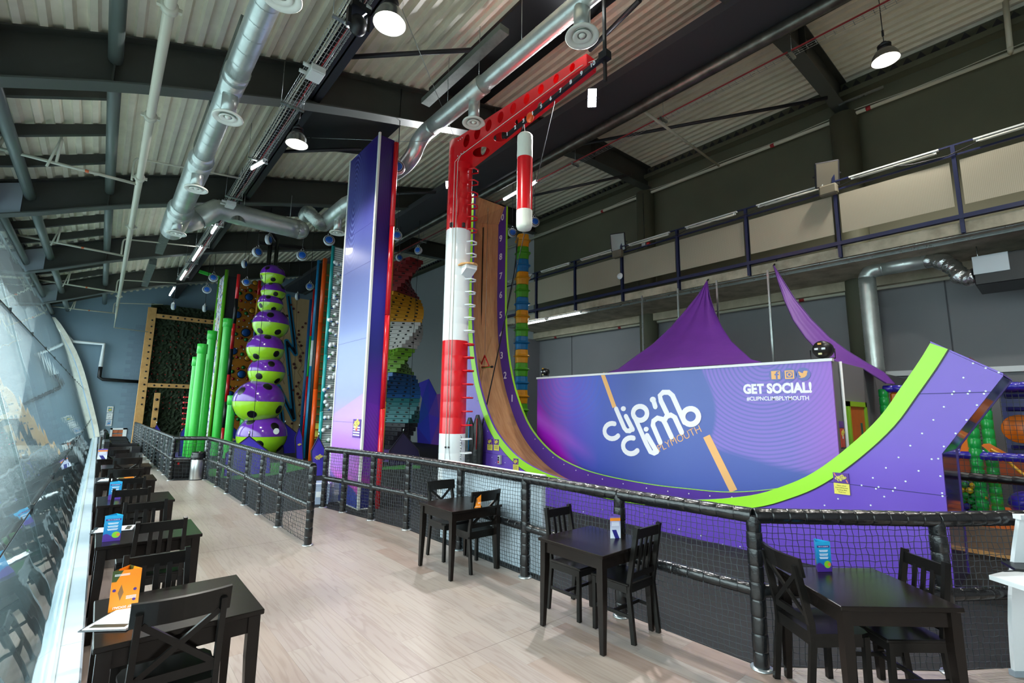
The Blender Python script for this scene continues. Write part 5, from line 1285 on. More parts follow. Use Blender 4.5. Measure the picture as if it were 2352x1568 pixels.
# pendant high bay lamps
m_shade_in = mat('shade_inner', '#f2f2ee', .3); m_shade = mat('shade_alu', '#9ea2a0', .25, .8)
def pendant(px, py, X, lab, power, D=.4, c=None):
    c = c or at(px, py, X=X); t = thing('pendant_lamp', lab, 'pendant lamp', c, 0, 'high bay pendant lamps'); r = D/2
    q = MB(); q.lathe([(r*.45,.2), (r*.72,.15), (r*.93,.06), (r,-.03), (r*1.02,-.035)], c, 32); q.build('shade', m_shade, t)
    q = MB(); q.lathe([(r*1.0,-.034), (r*.97,-.03), (r*.9,.055), (r*.7,.14), (r*.43,.19), (0,.19)], c, 32); q.build('inner_reflector', m_shade_in, t)
    q = MB(); q.lathe([(0,.10), (r*.3,.10), (r*.38,.13), (r*.38,.185), (0,.185)], c, 20); q.build('bulb', mat('bulb_lit', '#ffffff', .5, emit=('#fff6e6', 9.)), t)
    q = MB(); q.lathe([(r*.46,.2), (r*.5,.22), (r*.5,.24), (r*.42,.25), (r*.42,.27), (r*.5,.275), (r*.5,.295), (r*.35,.31), (r*.2,.36), (.012,.38)], c, 20); q.build('heat_sink', m_black, t)
    q = MB(); q.tube([c+Vector((0,0,.37)), (c.x, c.y, zb(c.x)+BD+.02)], .008, 5); q.build('cable', m_black, t)
    q = MB(); q.tube([c+Vector((0,0,.5)), c+Vector((0,0,.62))], .02, 6); q.build('connector', m_black, t)
    ld_ = bpy.data.lights.new('pendant_light', 'SPOT'); ld_.energy = power; ld_.color = (1, .95, .87); ld_.spot_size = math.radians(150); ld_.spot_blend = .5; ld_.shadow_soft_size = .18
    lo = bpy.data.objects.new('lamp_glow', ld_); COL.objects.link(lo); lo.parent = t; lo.location = (0, 0, -.06)
pendant(895, 50, 2.35, 'brightest bell shaped pendant lamp at the top of the picture', 260, .42)
pendant(682, 328, 2.35, 'bell shaped pendant lamp left of the printed tower top', 300)
pendant(545, 508, 2.35, 'small far bell shaped pendant lamp before the cross duct', 420)
pendant(2034, 135, 11.0, 'bell shaped pendant lamp at the upper right', 480, .46)
for (x_, y_, z_q), lab_ in (((11.0, -2.2, 9.0), 'unseen fill lamp added beyond the upper right corner, built as a pendant'), ((6.8, -1.2, 8.0), 'unseen fill lamp added above and behind the askew table, built as a pendant')):  # two unseen pendants added as fill to brighten the hall
    pendant(0, 0, 0, lab_, 300 if x_ > 10 else 420, .46, c=Vector((x_, y_, z_q)))
# flood lights
def flood(p, face, w, h, lab, lit=True, power=0, arm=None):
    p = Vector(p); face = Vector(face).normalized(); t = thing('flood_light', lab, 'flood light', p, 0, 'flood lights')
    M_ = Matrix.Translation(p) @ face.to_track_quat('Z', 'Y').to_matrix().to_4x4()
    q = MB(); q.bbox((-w/2-.03, -h/2-.03, -.09), (w/2+.03, h/2+.03, 0), .02, M_); q.build('housing', m_dark, t)
    q = MB(); q.box((-w/2, -h/2, 0), (w/2, h/2, .008), M_); q.build('lens', mat('flood_lit', '#ffffff', .5, emit=('#f2f6ff', 60.)) if lit else mat('flood_lens', '#5f594a', .2, coat=.4), t)
    q = MB(); q.tube([M_ @ Vector((-w/2-.05, 0, -.05)), M_ @ Vector((-w/2-.05, .0, -.2)), M_ @ Vector((w/2+.05, 0, -.2)), M_ @ Vector((w/2+.05, 0, -.05))], .015, 6); q.build('bracket', m_dark, t)
    if arm:
        q = MB(); q.tube(arm, .03, 8); q.build('arm', m_navy, t)
        q = MB(); q.bbox((p.x-.1, p.y-.17, p.z-.5), (p.x+.08, p.y+.17, p.z-.27), .03); q.build('ballast_box', mat('ballast', '#6d6756', .5), t)
    if power:
        l_ = bpy.data.lights.new('flood_beam', 'AREA'); l_.energy = power; l_.shape = 'RECTANGLE'; l_.spread = math.radians(110); l_.size = w; l_.size_y = h; l_.color = (.95, .97, 1)
        lo = bpy.data.objects.new('flood_glow', l_); COL.objects.link(lo); lo.parent = t; lo.matrix_local = Matrix.Translation(-p) @ M_ @ Matrix.Translation((0,0,.02)) @ Matrix.Rotation(PI, 4, 'X')
p = at(1360, 225, Z=8.45); flood(p, (-.62, -.62, -.45), .17, .34, 'dazzling white flood light right of the crane arm', True, 260)
p = at(1029, 424, Z=8.3); flood(p, (-.7, -.6, -.4), .12, .2, 'lit flood light half hidden behind the red column', True, 150)
for px, py, X in ((1900,402,11.85), (1420,556,11.85)):
    pass
# moving head lamp
p = at(822, 58, Z=7.0); t = thing('moving_lamp', 'black moving head lamp under the cable tray', 'stage lamp', p)
q = MB(); q.sphere(p, .12, 14, 10, (1,1,1.2)); q.build('head', m_black, t); q = MB(); q.cbox(p+Vector((0,0,.22)), (.26,.22,.08)); q.build('base', m_black, t)
for s in (-1, 1):
    q = MB(); q.bar(p+Vector((.13*s,0,.2)), p+Vector((.13*s,0,-.05)), .04, .08, (0,1,0)); q.build('yoke_arm', m_black, t)
q = MB(); q.tube([p+Vector((0,0,.24)), (p.x, p.y, ZT)], .02, 6); q.build('clamp', m_black, t)
# sprinkler main and branches on the left
XP, ZP = .13, 6.6
def yp(px, py): return at(px, py, Z=ZP).y
sp_ = thing('sprinkler_main', 'cream sprinkler main pipe running along the left roof', 'pipe', (XP, 12, ZP-.1))
yend = at(262, 745, X=XP).y if False else 28.9
q = MB(); q.tube([(XP, .8, ZP), (XP, yend, ZP)], .062, 14); q.build('main', m_pipe, sp_)
zend = 5.6
q = MB(); q.tube([(XP, yend-.05, ZP), (XP, yend+.05, ZP-.25), (XP, yend+.05, ZP-.6)], [.06, .05, .03], 10); q.build('drop', m_pipe, sp_)
for px, py in ((385,15), (347,268), (328,410), (300,520), (272,680)):
    y = yp(px, py); q = MB(); q.lathe([(.062,-.05), (.09,-.045), (.09,.045), (.062,.05)], (0,0,0), 14, True, Matrix.Translation((XP, y, ZP)) @ Matrix.Rotation(PI/2, 4, 'X')); q.cbox((XP-.1, y, ZP), (.05,.05,.05)); q.cbox((XP+.1, y, ZP), (.05,.05,.05)); q.build('coupling', m_pipe, sp_)
for px, py in ((380,12), (315,430), (285,570), (268,690)):
    y = yp(px, py)+.2; q = MB(); q.tube([(XP, y, ZP+.06), (XP, y, zb(XP)+.5)], .012, 5); q.build('drop_rod', m_black, sp_)
for k, ((mx, my), (ex_, ey_), lab) in enumerate((((312,420),(-5,340),'first'), ((284,586),(22,536),'second'), ((269,670),(74,640),'third'), ((262,718),(105,702),'fourth'))):
    y = yp(mx, my); z = ZP-.02; e = at(ex_, ey_, Y=y)
    t = thing('sprinkler_branch', 'thin cream sprinkler branch under the left roof edge, %s from the camera' % lab, 'pipe', (e.x/2, y, e.z), 0, 'sprinkler branches')
    q = MB(); q.tube([(XP, y, z), (e.x, y, e.z)], .03, 10); q.build('branch', m_pipe, t)
    q = MB(); q.tube([(e.x, y, e.z), (e.x+.05, y+.1, e.z+.35)], .03, 8); q.build('riser', m_pipe, t)
    m1 = Vector((XP, y, z)).lerp(Vector((e.x, y, e.z)), .62)
    q = MB(); q.tube([m1, m1+Vector((.05, -.25, .42))], .025, 8); q.tube([m1+Vector((-.12,-.02,-.12)), m1+Vector((.02,-.1,.45)), m1+Vector((.05,-.2,.75))], .022, 8); q.build('stay', m_pipe, t)
    q = MB(); m2 = Vector((XP, y, z)).lerp(Vector((e.x, y, e.z)), .4); q.tube([m2+Vector((-.03,0,0)), m2+Vector((.03,0,0))], .032, 8); q.build('orange_band', mat('band_orange', '#d9683a', .5), t)
    # loop pipe on the other side of the main
    q = MB(); x1 = XP-.12; q.tube(smooth([(x1, y-.15, z), (x1, y-.15, z+.4), (x1+.05, y-.15, z+.5), (x1+.2, y-.15, z+.52), (2.0, y-.1, z+.75)], 3), .022, 8); q.build('loop', m_pipe, t)
q = MB(); P = at(262, 752, Y=31.0); Q = at(340, 762, Y=31.0); q.tube([(XP, yend+.05, ZP-.55), P, Q], .022, 8); tag(q.build('thin_pipe', m_pipe), 'thin cream pipe running to the timber frame top', 'pipe')
# pipes on the end wall
q = MB(); q.tube([at(100,715,Y=31.9), at(166,784,Y=32.1), at(239,790,Y=32.1), at(231,842,Y=32.1)], .09, 12); o = thing('downpipe', 'white and black stepped drain pipe on the blue end wall', 'pipe', at(231, 842, Y=32.1)); q.build('white_pipe', m_whiteg, o)
q = MB(); q.tube([at(231,842,Y=32.1), at(228,866,Y=32.1), at(236,871,Y=32.1), at(326,877,Y=32.1)], .085, 12); q.build('black_pipe', m_black, o)
# right side: bulkhead, round duct, conduits
z = 9.1; X1 = at(1450, 140, Z=z+.2).x; X2 = at(1488, 236, Z=z).x
q = MB(); q.box((X1, -4.5, z), (X2, 31, z+.2)); tag(q.build('service_bulkhead', mat('bulkhead', '#38383b', .7)), 'long dark flat bulkhead under the right roof', 'bulkhead')
q = MB(); zz = z-.16; xx = at(1488, 238, Z=zz).x; P = [(xx, -4.5+.8*k, zz) for k in range(44)]; q.tube([p_ for c in P for p_ in (c, (c[0], c[1]+.02, c[2]))], [v for k in range(44) for v in (.13, .134)], 16)
tag(q.build('round_duct', mat('duct_dark', '#6b6a62', .35, .8, var=(4, '#3f3e39', .8))), 'long dark round duct along the right edge of the bulkhead', 'duct')
zz = 9.35; xx = at(1692, 180, Z=zz).x
q = MB(); q.tube([(xx, -4, zz), (xx, 26, zz)], .018, 6); tag(q.build('red_conduit', mat('cable_red', '#9a2a2e', .6)), 'thin red conduit running under the right roof sheets', 'conduit')
rt = thing('wire_tray', 'thin wire tray beside the red conduit under the right roof', 'cable tray', (xx+.12, 5, zz))
q = MB()
for k in range(3): q.tube([(xx+.06+.07*k, -4, zz), (xx+.06+.07*k, 26, zz)], .005, 4)
y = -4
while y < 26: q.tube([(xx+.05, y, zz), (xx+.21, y, zz)], .005, 4); y += .16
q.build('wires', m_galv, rt, kind='stuff')
for k in range(10):
    q = MB(); y = -3+3*k; q.cbox((xx+.1, y, zz-.03), (.3, .06, .05)); q.build('support', m_galv, rt)
    q = MB(); q.tube([(xx+.1, y, zz), (xx+.1, y, zb(xx)+BD)], .006, 4); q.build('drop_rod', m_galv, rt)
z1 = at(1658, 379, X=14.1).z
ep = thing('eaves_pipe', 'long cream sprinkler pipe high on the right wall', 'pipe', (14.1, 5, z1))
q = MB(); q.tube([(14.1, -4, z1), (14.1, 20, z1)], .045, 12); q.build('pipe', m_pipe, ep)
for px, py in ((1995,254), (1960,265), (1774,334), (1480,452), (1384,492)):
    y = at(px, py, X=14.1).y; q = MB(); q.tube([(14.1, y-.05, z1), (14.1, y+.05, z1)], .058, 12); q.build('red_band', mat('band_red', '#9c1c22', .5), ep)
q = MB(); q.tube([(14.1, -4+.7*k, z1+.09+.03*math.sin(k*1.4)) for k in range(35)], .01, 5); q.build('cable', m_pipe, ep)
q = MB(); P = at(1990, 215, X=13.9); q.bar(P+Vector((0,.6,0)), P-Vector((0,.35,0)), .05, .05); q.build('unistrut', m_galv, ep)
q = MB(); q.tube([at(1465, 245, Z=9.05), at(1652, 381, X=14.1)], .035, 8); tag(q.build('cross_pipe', m_pipe), 'cream pipe slanting from the round duct to the wall pipe', 'pipe')
q = MB(); P = at(2320, 110, X=13.9); q.tube([P, at(2308, -10, X=13.9)], .05, 10); q.tube([P, (14.1, P.y, z1)], .05, 10); tag(q.build('riser_pipe', m_pipe), 'cream riser pipe at the top right corner', 'pipe')
# lower wall pipe
z1 = 5.04-.12; lp = thing('wall_pipe', 'cream pipe with red bands under the concrete gallery', 'pipe', (14.25, 5, z1)); z1 = at(1700, 710, X=14.2).z
q = MB(); q.tube([(14.2, -4, z1), (14.2, 15, z1)], .05, 12); q.build('pipe', m_pipe, lp)
for px, py in ((1842,689), (1424,753), (1277,774)):
    y = at(px, py, X=14.2).y; q = MB(); q.tube([(14.2, y-.06, z1), (14.2, y+.06, z1)], .053, 12); q.build('red_band', mat('band_red', '#9c1c22', .5), lp)
y = at(1956, 675, X=14.2).y; q = MB(); q.tube([(14.2, y, z1), (14.2, y, 2.5)], .05, 12); q.build('down_pipe', m_pipe, lp)
q = MB(); q.tube([(14.2, y, 3.55), (14.2, y, 3.67)], .053, 12); q.build('red_band', mat('band_red', '#9c1c22', .5), lp)
# big duct on the right
XV_ = 13.0; vd = thing('extract_duct', 'shiny galvanised duct rising and bending along the right wall', 'duct', at(2000, 850, X=XV_))
B0 = at(2003, 860, X=XV_); T0 = at(1991, 640, X=XV_); B0.y = T0.y; H0 = at(2130, 602, X=XV_); zt_ = at(2050, 612, X=XV_).z
duct_run(vd, [B0, (T0.x, T0.y, T0.z)], .165, seam=.16)
q = MB(); arcp = [(XV_, T0.y, T0.z)]+[(XV_, T0.y-.22*(1-math.cos(a_)), T0.z+(zt_-T0.z)*math.sin(a_)) for a_ in [PI/2*k/6 for k in range(1, 7)]]+[(XV_, T0.y-.3, zt_)]; q.tube(arcp, .165, 20); q.build('elbow', m_duct, vd)
duct_run(vd, [(XV_, T0.y-.3, zt_), (XV_, H0.y, zt_)], .165, seam=.3)
P = smooth([Vector((XV_, H0.y+.05, zt_)), at(2160, 600, X=12.9), at(2190, 615, X=12.8), at(2215, 640, X=12.7), at(2245, 632, X=12.6)], 8)
q = MB(); q.tube(P, [.15+random.uniform(-.02, .025) for _ in P], 16); q.build('foil_hose', mat('foil', '#c9cccb', .22, .95, bump=(16, .9)), vd)
q = MB()
for z in (3.3, 4.6): q.bar((XV_, T0.y, z), (14.3, T0.y+.1, z), .05, .05)
q.build('wall_bracket', m_black, vd)
A = at(2232, 590, X=12.45); B = at(2400, 640, X=12.45); ac = thing('air_handler', 'black and grey air handling box below the gallery', 'air handler', ((12.45+13.4)/2, (A.y+B.y)/2, 4.5))
zl, zh = at(2240, 655, X=12.45).z, at(2240, 590, X=12.45).z; q = MB(); q.bbox((12.45, -1.2, zl), (13.5, A.y, zh), .01); q.build('body', m_black, ac)
y2_ = at(2318, 600, X=12.45).y; q = MB(); q.bbox((12.43, y2_, zl+.2), (12.46, A.y+.005, zh+.003), .004); q.build('grey_panel', mat('panel_grey', '#aeb6bc', .35, .4), ac)
for yy in (A.y-.05, -.6):
    q = MB(); q.tube([(12.9, yy, zh), (12.9, yy, 5.27)], .01, 5); q.build('drop_rod', m_galv, ac)
# steel wires to the roof
for a, b, lab in (((915,0,3.2),(1045,318,5.25),'thin steel wire from the roof to the crane column'), ):
    q = MB(); q.tube([at(a[0], a[1], X=a[2]), at(b[0], b[1], X=b[2])], .006, 5); tag(q.build('stay_wire', m_galv), lab, 'wire', 'stay wires')
q = MB(); q.tube([at(1030, 326, X=5.1), at(905, 324, X=4.3), at(866, 322, X=3.95), at(600, 312, X=2.5)], .005, 5); tag(q.build('stay_wire', m_galv), 'thin steel wire crossing behind the top of the printed tower', 'wire', 'stay wires')
# ================================================================ padded fences with netting
t = NT('black_vinyl'); tc = t.n('ShaderNodeTexCoord').outputs['Object']
n = t.noise(tc, 11, 3, .6); n2 = t.noise(tc, 30, 2); t.b.inputs['Base Color'].default_value = lin('#131416'); t.b.inputs['Roughness'].default_value = .27; t.b.inputs['Coat Weight'].default_value = .25
t.bump(n*.7+n2*.3, .45, .02); m_vinyl = t.m
m_net = mat('net_cord', '#2c3338', .6); m_foot = mat('foot_steel', '#b9bfc2', .3, .8)
def post_mesh(h, r=.05):
    q = MB(); pr = []; n = int(h/.115); 
    for k in range(n):
        z0 = h*k/n; d = h/n; f = 1+.035*math.sin(k*2.1)
        pr += [(r*.87, z0), (r*.975*f, z0+d*.035), (r*f, z0+d*.09), (r*1.015*f, z0+d*.5), (r*f, z0+d*.91), (r*.975*f, z0+d*.965)]
    pr += [(r*.84, h), (0, h+.01)]
    q.lathe([(0, 0)]+pr, (0,0,0), 14); return q.mesh('post', m_vinyl)
def rail(t, P, Q, r, name='top_rail'):
    P, Q = Vector(P), Vector(Q); L = (Q-P).length; n = max(2, int(L/.125)); pts = []; rs = []
    for k in range(n):
        for f, s in ((0, .88), (.035, .975), (.09, 1.0), (.5, 1.015), (.91, 1.0), (.965, .975)): pts.append(P.lerp(Q, (k+f)/n)); rs.append(r*s)
    pts.append(Q); rs.append(r*.86)
    q = MB(); q.tube(pts, rs, 14); return q.build(name, m_vinyl, t)
def net(t, P, Q, z0, z1, cell, cord, seed, sag=.035):
    rn = random.Random(seed); P, Q = Vector((P[0], P[1], 0)), Vector((Q[0], Q[1], 0)); L = (Q-P).length; nx = max(2, round(L/cell)); nz = round((z1-z0)/cell)
    d = (Q-P).normalized(); s = Vector((d.y, -d.x, 0)); V = {}
    for i in range(nx+1):
        for k in range(nz+1):
            b = sag*math.sin(PI*i/nx)*math.sin(PI*k/nz*.9+.1)
            V[i, k] = P+d*(L*i/nx+rn.uniform(-.15, .15)*cell)+s*(b+rn.uniform(-.1,.1)*cell)+Vector((0,0,z0+(z1-z0)*k/nz+rn.uniform(-.1,.1)*cell-.012*math.sin(PI*i/nx)))
    q = MB()
    def seg(a, b):
        dd = (b-a).normalized(); u = dd.cross(s).normalized()*cord; w = s*cord
        q.add([a+u, a-u*.5+w*.87, a-u*.5-w*.87, b+u, b-u*.5+w*.87, b-u*.5-w*.87], [(0,1,4,3), (1,2,5,4), (2,0,3,5)])
    for i in range(nx+1):
        for k in range(nz+1):
            if i < nx: seg(V[i,k], V[i+1,k])
            if k < nz: seg(V[i,k], V[i,k+1])
    q.build('netting', m_net, t, kind='stuff')
def fence(name, lab, runs, h, r, cellf):
    p0 = runs[0][0]; t = thing(name, lab, 'fence', (p0[0], p0[1], 0)); pm_ = post_mesh(h, r); fm = MB(); fm.lathe([(0,.012), (r*1.25,.012), (r*1.4,.006), (r*1.45,0)], (0,0,0), 14); fme = fm.mesh('foot', m_foot); sd_ = 0
    for run in runs:
        for i, p in enumerate(run):
            if not (run is not runs[0] and i == 0):
                o = bpy.data.objects.new('post', pm_); COL.objects.link(o); o.parent = t; o.location = (p[0]-p0[0], p[1]-p0[1], .004); o.rotation_euler = (0, 0, sd_*1.3)
                f = bpy.data.objects.new('foot', fme); COL.objects.link(f); f.parent = o; f.location = (0, 0, 0)
            sd_ += 1
            if i+1 < len(run):
                q_ = run[i+1]; d = math.hypot((p[0]+q_[0])/2, (p[1]+q_[1])/2); cell = cellf(d)
                rail(t, (p[0], p[1], h), (q_[0], q_[1], h), r*1.02, 'top_rail'); rail(t, (p[0], p[1], h*.5), (q_[0], q_[1], h*.5), r*.85, 'middle_rail')
                net(t, p, q_, .035, h-.03, cell, .0016+.00022*d, sd_)
    return t
cf = lambda d: .046 if d < 8 else (.055 if d < 13 else .09)
fence('padded_fence', 'black padded fence with netting along the walkway left of the gap', [[(1.475,31.0),(1.48,29.7),(1.49,28.4),(1.505,26.9),(1.516,24.95),(1.526,23.2),(1.543,21.83),(1.544,20.5),(1.556,19.3),(1.56,18.02),(1.579,16.78),(1.585,15.4)], [(1.585,15.4),(2.30,15.02)], [(2.30,15.02),(2.349,13.59),(2.354,12.38),(2.36,10.75),(2.365,9.66),(2.377,8.48),(2.398,7.107)]], 1.07, .052, cf)
fence('padded_fence', 'black padded fence with netting curving along the tables right of the gap', [[(3.476,9.592),(3.607,8.943),(3.746,8.033),(3.902,7.07),(3.935,5.64),(3.915,4.274),(3.91,2.927),(3.967,1.695),(4.998,.753),(6.3,-.11)]], 1.1, .056, cf)
# pale low wall behind the fence
lwl = thing('low_partition', 'pale grey low partition with white top strip behind the fence', 'partition', (4.12, 5, 0))
q = MB(); q.box((4.08, 4.17, 0), (4.14, 6.35, 1.11)); q.build('board', mat('partition_pale', '#b7c3cd', .5), lwl)
q = MB(); q.box((4.07, 4.165, 1.11), (4.15, 6.36, 1.135)); q.build('top_strip', m_white, lwl)

# ================================================================ tables and chairs
m_esp = mat('espresso_wood', '#120e0c', .24, var=(14, '#1c1512', .6), spec=.28)
m_blk = mat('black_stain', '#0f0e0d', .3, var=(14, '#181513', .6), spec=.3)
def make_table():
    t = thing('cafe_table', '', 'table', (0,0,0), 0, 'dark cafe tables'); s = .37
    q = MB(); q.bbox((-s, -s, .722), (s, s, .75), .004); q.build('tabletop', m_esp, t, world=False)
    for a, b in (((-s+.04, -s+.03, .63), (s-.04, -s+.05, .722)), ((-s+.04, s-.05, .63), (s-.04, s-.03, .722)), ((-s+.03, -s+.04, .63), (-s+.05, s-.04, .722)), ((s-.05, -s+.04, .63), (s-.03, s-.04, .722))):
        q = MB(); q.box(a, b); q.build('apron', m_esp, t, world=False)
    for sx in (-1, 1):
        for sy in (-1, 1):
            q = MB(); cx, cy = sx*(s-.045), sy*(s-.045); w, v = .03, .019
            vs = []
            for z, hw in ((.722, w), (.5, w), (.004, v)):
                ox, oy = cx+sx*(w-hw), cy+sy*(w-hw)
                vs += [(ox-hw, oy-hw, z), (ox+hw, oy-hw, z), (ox+hw, oy+hw, z), (ox-hw, oy+hw, z)]
            q.add(vs, [(0,1,2,3), (4,5,1,0), (5,6,2,1), (6,7,3,2), (7,4,0,3), (8,9,5,4), (9,10,6,5), (10,11,7,6), (11,8,4,7), (11,10,9,8)]); q.build('leg', m_esp, t, world=False, fixn=True)
    return t
def cross_chair():
    t = thing('cross_back_chair', '', 'chair', (0,0,0), 0, 'dark cafe chairs')
    q = MB(); q.prism([(-.20,-.17), (-.215,.16), (-.19,.22), (-.14,.235), (.14,.235), (.19,.22), (.215,.16), (.20,-.17)], (0,0,.43), (1,0,0), (0,1,0), NZ, .022); q.build('seat', m_blk, t, world=False)
    for a, b in (((-.18,-.165,.37), (.18,-.145,.43)), ((-.18,.19,.37), (.18,.21,.43)), ((-.20,-.15,.37), (-.18,.2,.43)), ((.18,-.15,.37), (.20,.2,.43))):
        q = MB(); q.box(a, b); q.build('seat_rail', m_blk, t, world=False)
    for sx in (-1, 1):
        q = MB(); q.bar((sx*.19,.2,.43), (sx*.187,.195,.003), .036, .036, (0,1,0)); q.build('front_leg', m_blk, t, world=False)
        q = MB()
        for P, Q in (((sx*.185,-.20,.003), (sx*.185,-.155,.40)), ((sx*.185,-.155,.38), (sx*.185,-.16,.52)), ((sx*.185,-.16,.50), (sx*.18,-.235,.86))): q.bar(P, Q, .028, .042, (0,1,0))
        q.build('back_post', m_blk, t, world=False)
    q = MB(); pts = [(-.215+.43*k/8, -.225-.035*(1-((k-4)/4)**2)) for k in range(9)]
    A = [(x, y+.012, .79) for x, y in pts]; B = [(x, y-.012, .905) for x, y in pts]; q.strip(A, B, .022, (0,1,.1)); q.build('top_rail', m_blk, t, world=False, fixn=True)
    q = MB(); q.bar((-.18,-.167,.515), (.18,-.167,.515), .024, .045); q.build('lower_rail', m_blk, t, world=False)
    for s in (-1, 1):
        q = MB(); q.bar((-.17*s,-.170,.53), (.165*s,-.228,.80), .03, .014, (0,1,.2)); q.build('cross_slat', m_blk, t, world=False)
    return t
def slat_chair():
    t = thing('slat_back_chair', '', 'chair', (0,0,0), 0, 'dark cafe chairs')
    q = MB(); q.bbox((-.205,-.17,.43), (.205,.23,.452), .006); q.build('seat', m_blk, t, world=False)
    for a, b in (((-.17,-.165,.375), (.17,-.147,.43)), ((-.17,.195,.375), (.17,.213,.43)), ((-.197,-.15,.375), (-.179,.2,.43)), ((.179,-.15,.375), (.197,.2,.43))):
        q = MB(); q.box(a, b); q.build('seat_rail', m_blk, t, world=False)
    for sx in (-1, 1):
        q = MB(); q.bar((sx*.183,.2,.43), (sx*.183,.2,.003), .034, .034, (0,1,0)); q.build('front_leg', m_blk, t, world=False)
        q = MB()
        for P, Q in (((sx*.178,-.20,.003), (sx*.178,-.155,.42)), ((sx*.178,-.155,.40), (sx*.165,-.245,.90))): q.bar(P, Q, .03, .04, (0,1,0))
        q.build('back_post', m_blk, t, world=False)
        q = MB(); q.bar((sx*.18,-.17,.2), (sx*.183,.19,.2), .016, .028); q.build('side_stretcher', m_blk, t, world=False)
    q = MB(); q.bar((-.165,-.235,.845), (.165,-.235,.845), .02, .075); q.build('top_rail', m_blk, t, world=False)
    q = MB(); q.bar((-.17,-.175,.51), (.17,-.175,.51), .02, .045); q.build('lower_rail', m_blk, t, world=False)
    q = MB(); q.bar((-.18,.0,.2), (.18,.0,.2), .016, .026); q.build('cross_stretcher', m_blk, t, world=False)
    for x in (-.07, 0, .07):
        q = MB(); q.bar((x,-.176,.52), (x,-.232,.83), .03, .012, (0,1,.2)); q.build('slat', m_blk, t, world=False)
    return t
tb = make_table(); xc = cross_chair(); sc_ = slat_chair(); used = set()
for ch in list(xc.children)+list(sc_.children):
    for v in ch.data.vertices: v.co.z *= 1.03
def put(src, x, y, rz, lab, z=0):
    if src.name not in used:
        used.add(src.name); src.location = (x, y, z); src.rotation_euler = (0, 0, rz); src['label'] = lab; ORG[src.name] = Vector((x, y, z)); return src
    return dup(src, (x, y, z), rz, lab)
zf = .0
LT = [(.465,3.475,'nearest cafe table by the glass, with orange leaflet'), (.46,5.61,'second cafe table by the glass, with blue leaflet and clipboard'), (.46,7.71,'third cafe table by the glass, with blue leaflet'), (.435,9.87,'fourth cafe table by the glass, with menus at its left edge'), (.51,11.95,'fifth cafe table by the glass'), (.44,14.02,'sixth cafe table by the glass, with purple leaflet')]
for x, y, l in LT: put(tb, x, y, 0, 'dark wood '+l)
put(tb, 3.53, 2.91, 0, 'dark wood cafe table in the middle of the right row'); put(tb, 3.51, 5.03, 0, 'dark wood cafe table furthest along the right row'); put(tb, 4.02, 1.046, math.radians(-41), 'dark wood cafe table set askew at the lower right')
for src, x, yb_, rz, l in ((xc,.432,3.13,0,'black cross back chair nearest the camera, at lower left'), (sc_,.40,4.08,PI,'black slat back chair behind the nearest table by the glass'),
        (sc_,.51,5.255,0,'black slat back chair before the second table by the glass'), (sc_,.465,6.28,PI,'black slat back chair behind the second table by the glass'),
        (sc_,.395,7.43,0,'black slat back chair before the third table by the glass'), (sc_,.41,8.457,PI,'black slat back chair behind the third table by the glass'),
        (xc,.415,9.62,0,'black cross back chair before the fourth table by the glass'), (xc,.505,11.61,0,'black cross back chair before the fifth table by the glass'), (xc,.557,12.69,PI,'black cross back chair behind the fifth table by the glass'),
        (xc,.39,13.85,0,'black cross back chair before the sixth table by the glass'), (xc,.475,14.83,PI,'black cross back chair behind the sixth table by the glass'),
        (sc_,3.70,2.516,0,'dark slat back chair at the near side of the middle right table'), (sc_,3.68,3.535,PI,'dark slat back chair at the far side of the middle right table'),
        (xc,3.65,4.715,0,'black cross back chair at the near side of the far right table'), (xc,3.66,5.75,PI,'black cross back chair at the far side of the far right table')):
    put(src, x, yb_+((.25-.10 if x < 2 else .25-.05) if rz == 0 else -.25), rz, l)
put(xc, 3.95, 1.30, math.radians(-128), 'black cross back chair left of the askew table'); put(sc_, 4.29, .915, math.radians(50), 'black slat back chair right of the askew table')

# ---------------------------------------------------------------- leaflets, clipboards
def leaflet_mat(kind):
    t = NT('leaflet_'+kind); g = t.coord('Generated'); u, v = g[0], g[2]
    if kind == 'blue':
        c = t.mix(v.step(.1, 1.0), '#0f5fa8', '#1f9fd0'); e = v-(u*9).sin()*.05
        c = t.mix(e.step(.26, .24), c, '#4a2a8c'); c = t.mix(((u-.72)**2.0+((v-.24)*1.9)**2.0).sqrt().step(.24, .22), c, '#7fbf2a'); c = t.mix(((u-.84)**2.0+((v-.24)*1.9)**2.0).sqrt().step(.12, .1), c, '#d8803a')
    elif kind == 'orange':
        c = t.mix(v.step(0, 1), '#f4901e', '#f08418'); e = v-.55+(u-.5)*-1.3
        c = t.mix(((u-.35).abs()*1.6+(v-.45).abs()*.8).step(.17, .15), c, '#8a5f3a'); c = t.mix(e.step(.62, .63)*v.step(.72, .74), c, '#3e4a22')
    else:
        c = t.mix(v.step(.2, 1), '#dfe3ee', '#5a3c96'); c = t.mix((v-.82).abs().step(.07, .06), c, '#f08a2a'); c = t.mix(((u-.5)+(v-.2)*.8).abs().step(.22, .2)*v.step(.38, .36), c, '#2c2a7c')
    t.l(c, t.b.inputs['Base Color']); t.b.inputs['Roughness'].default_value = .3; return t.m
lmats = {k: leaflet_mat(k) for k in ('blue', 'orange', 'purple')}
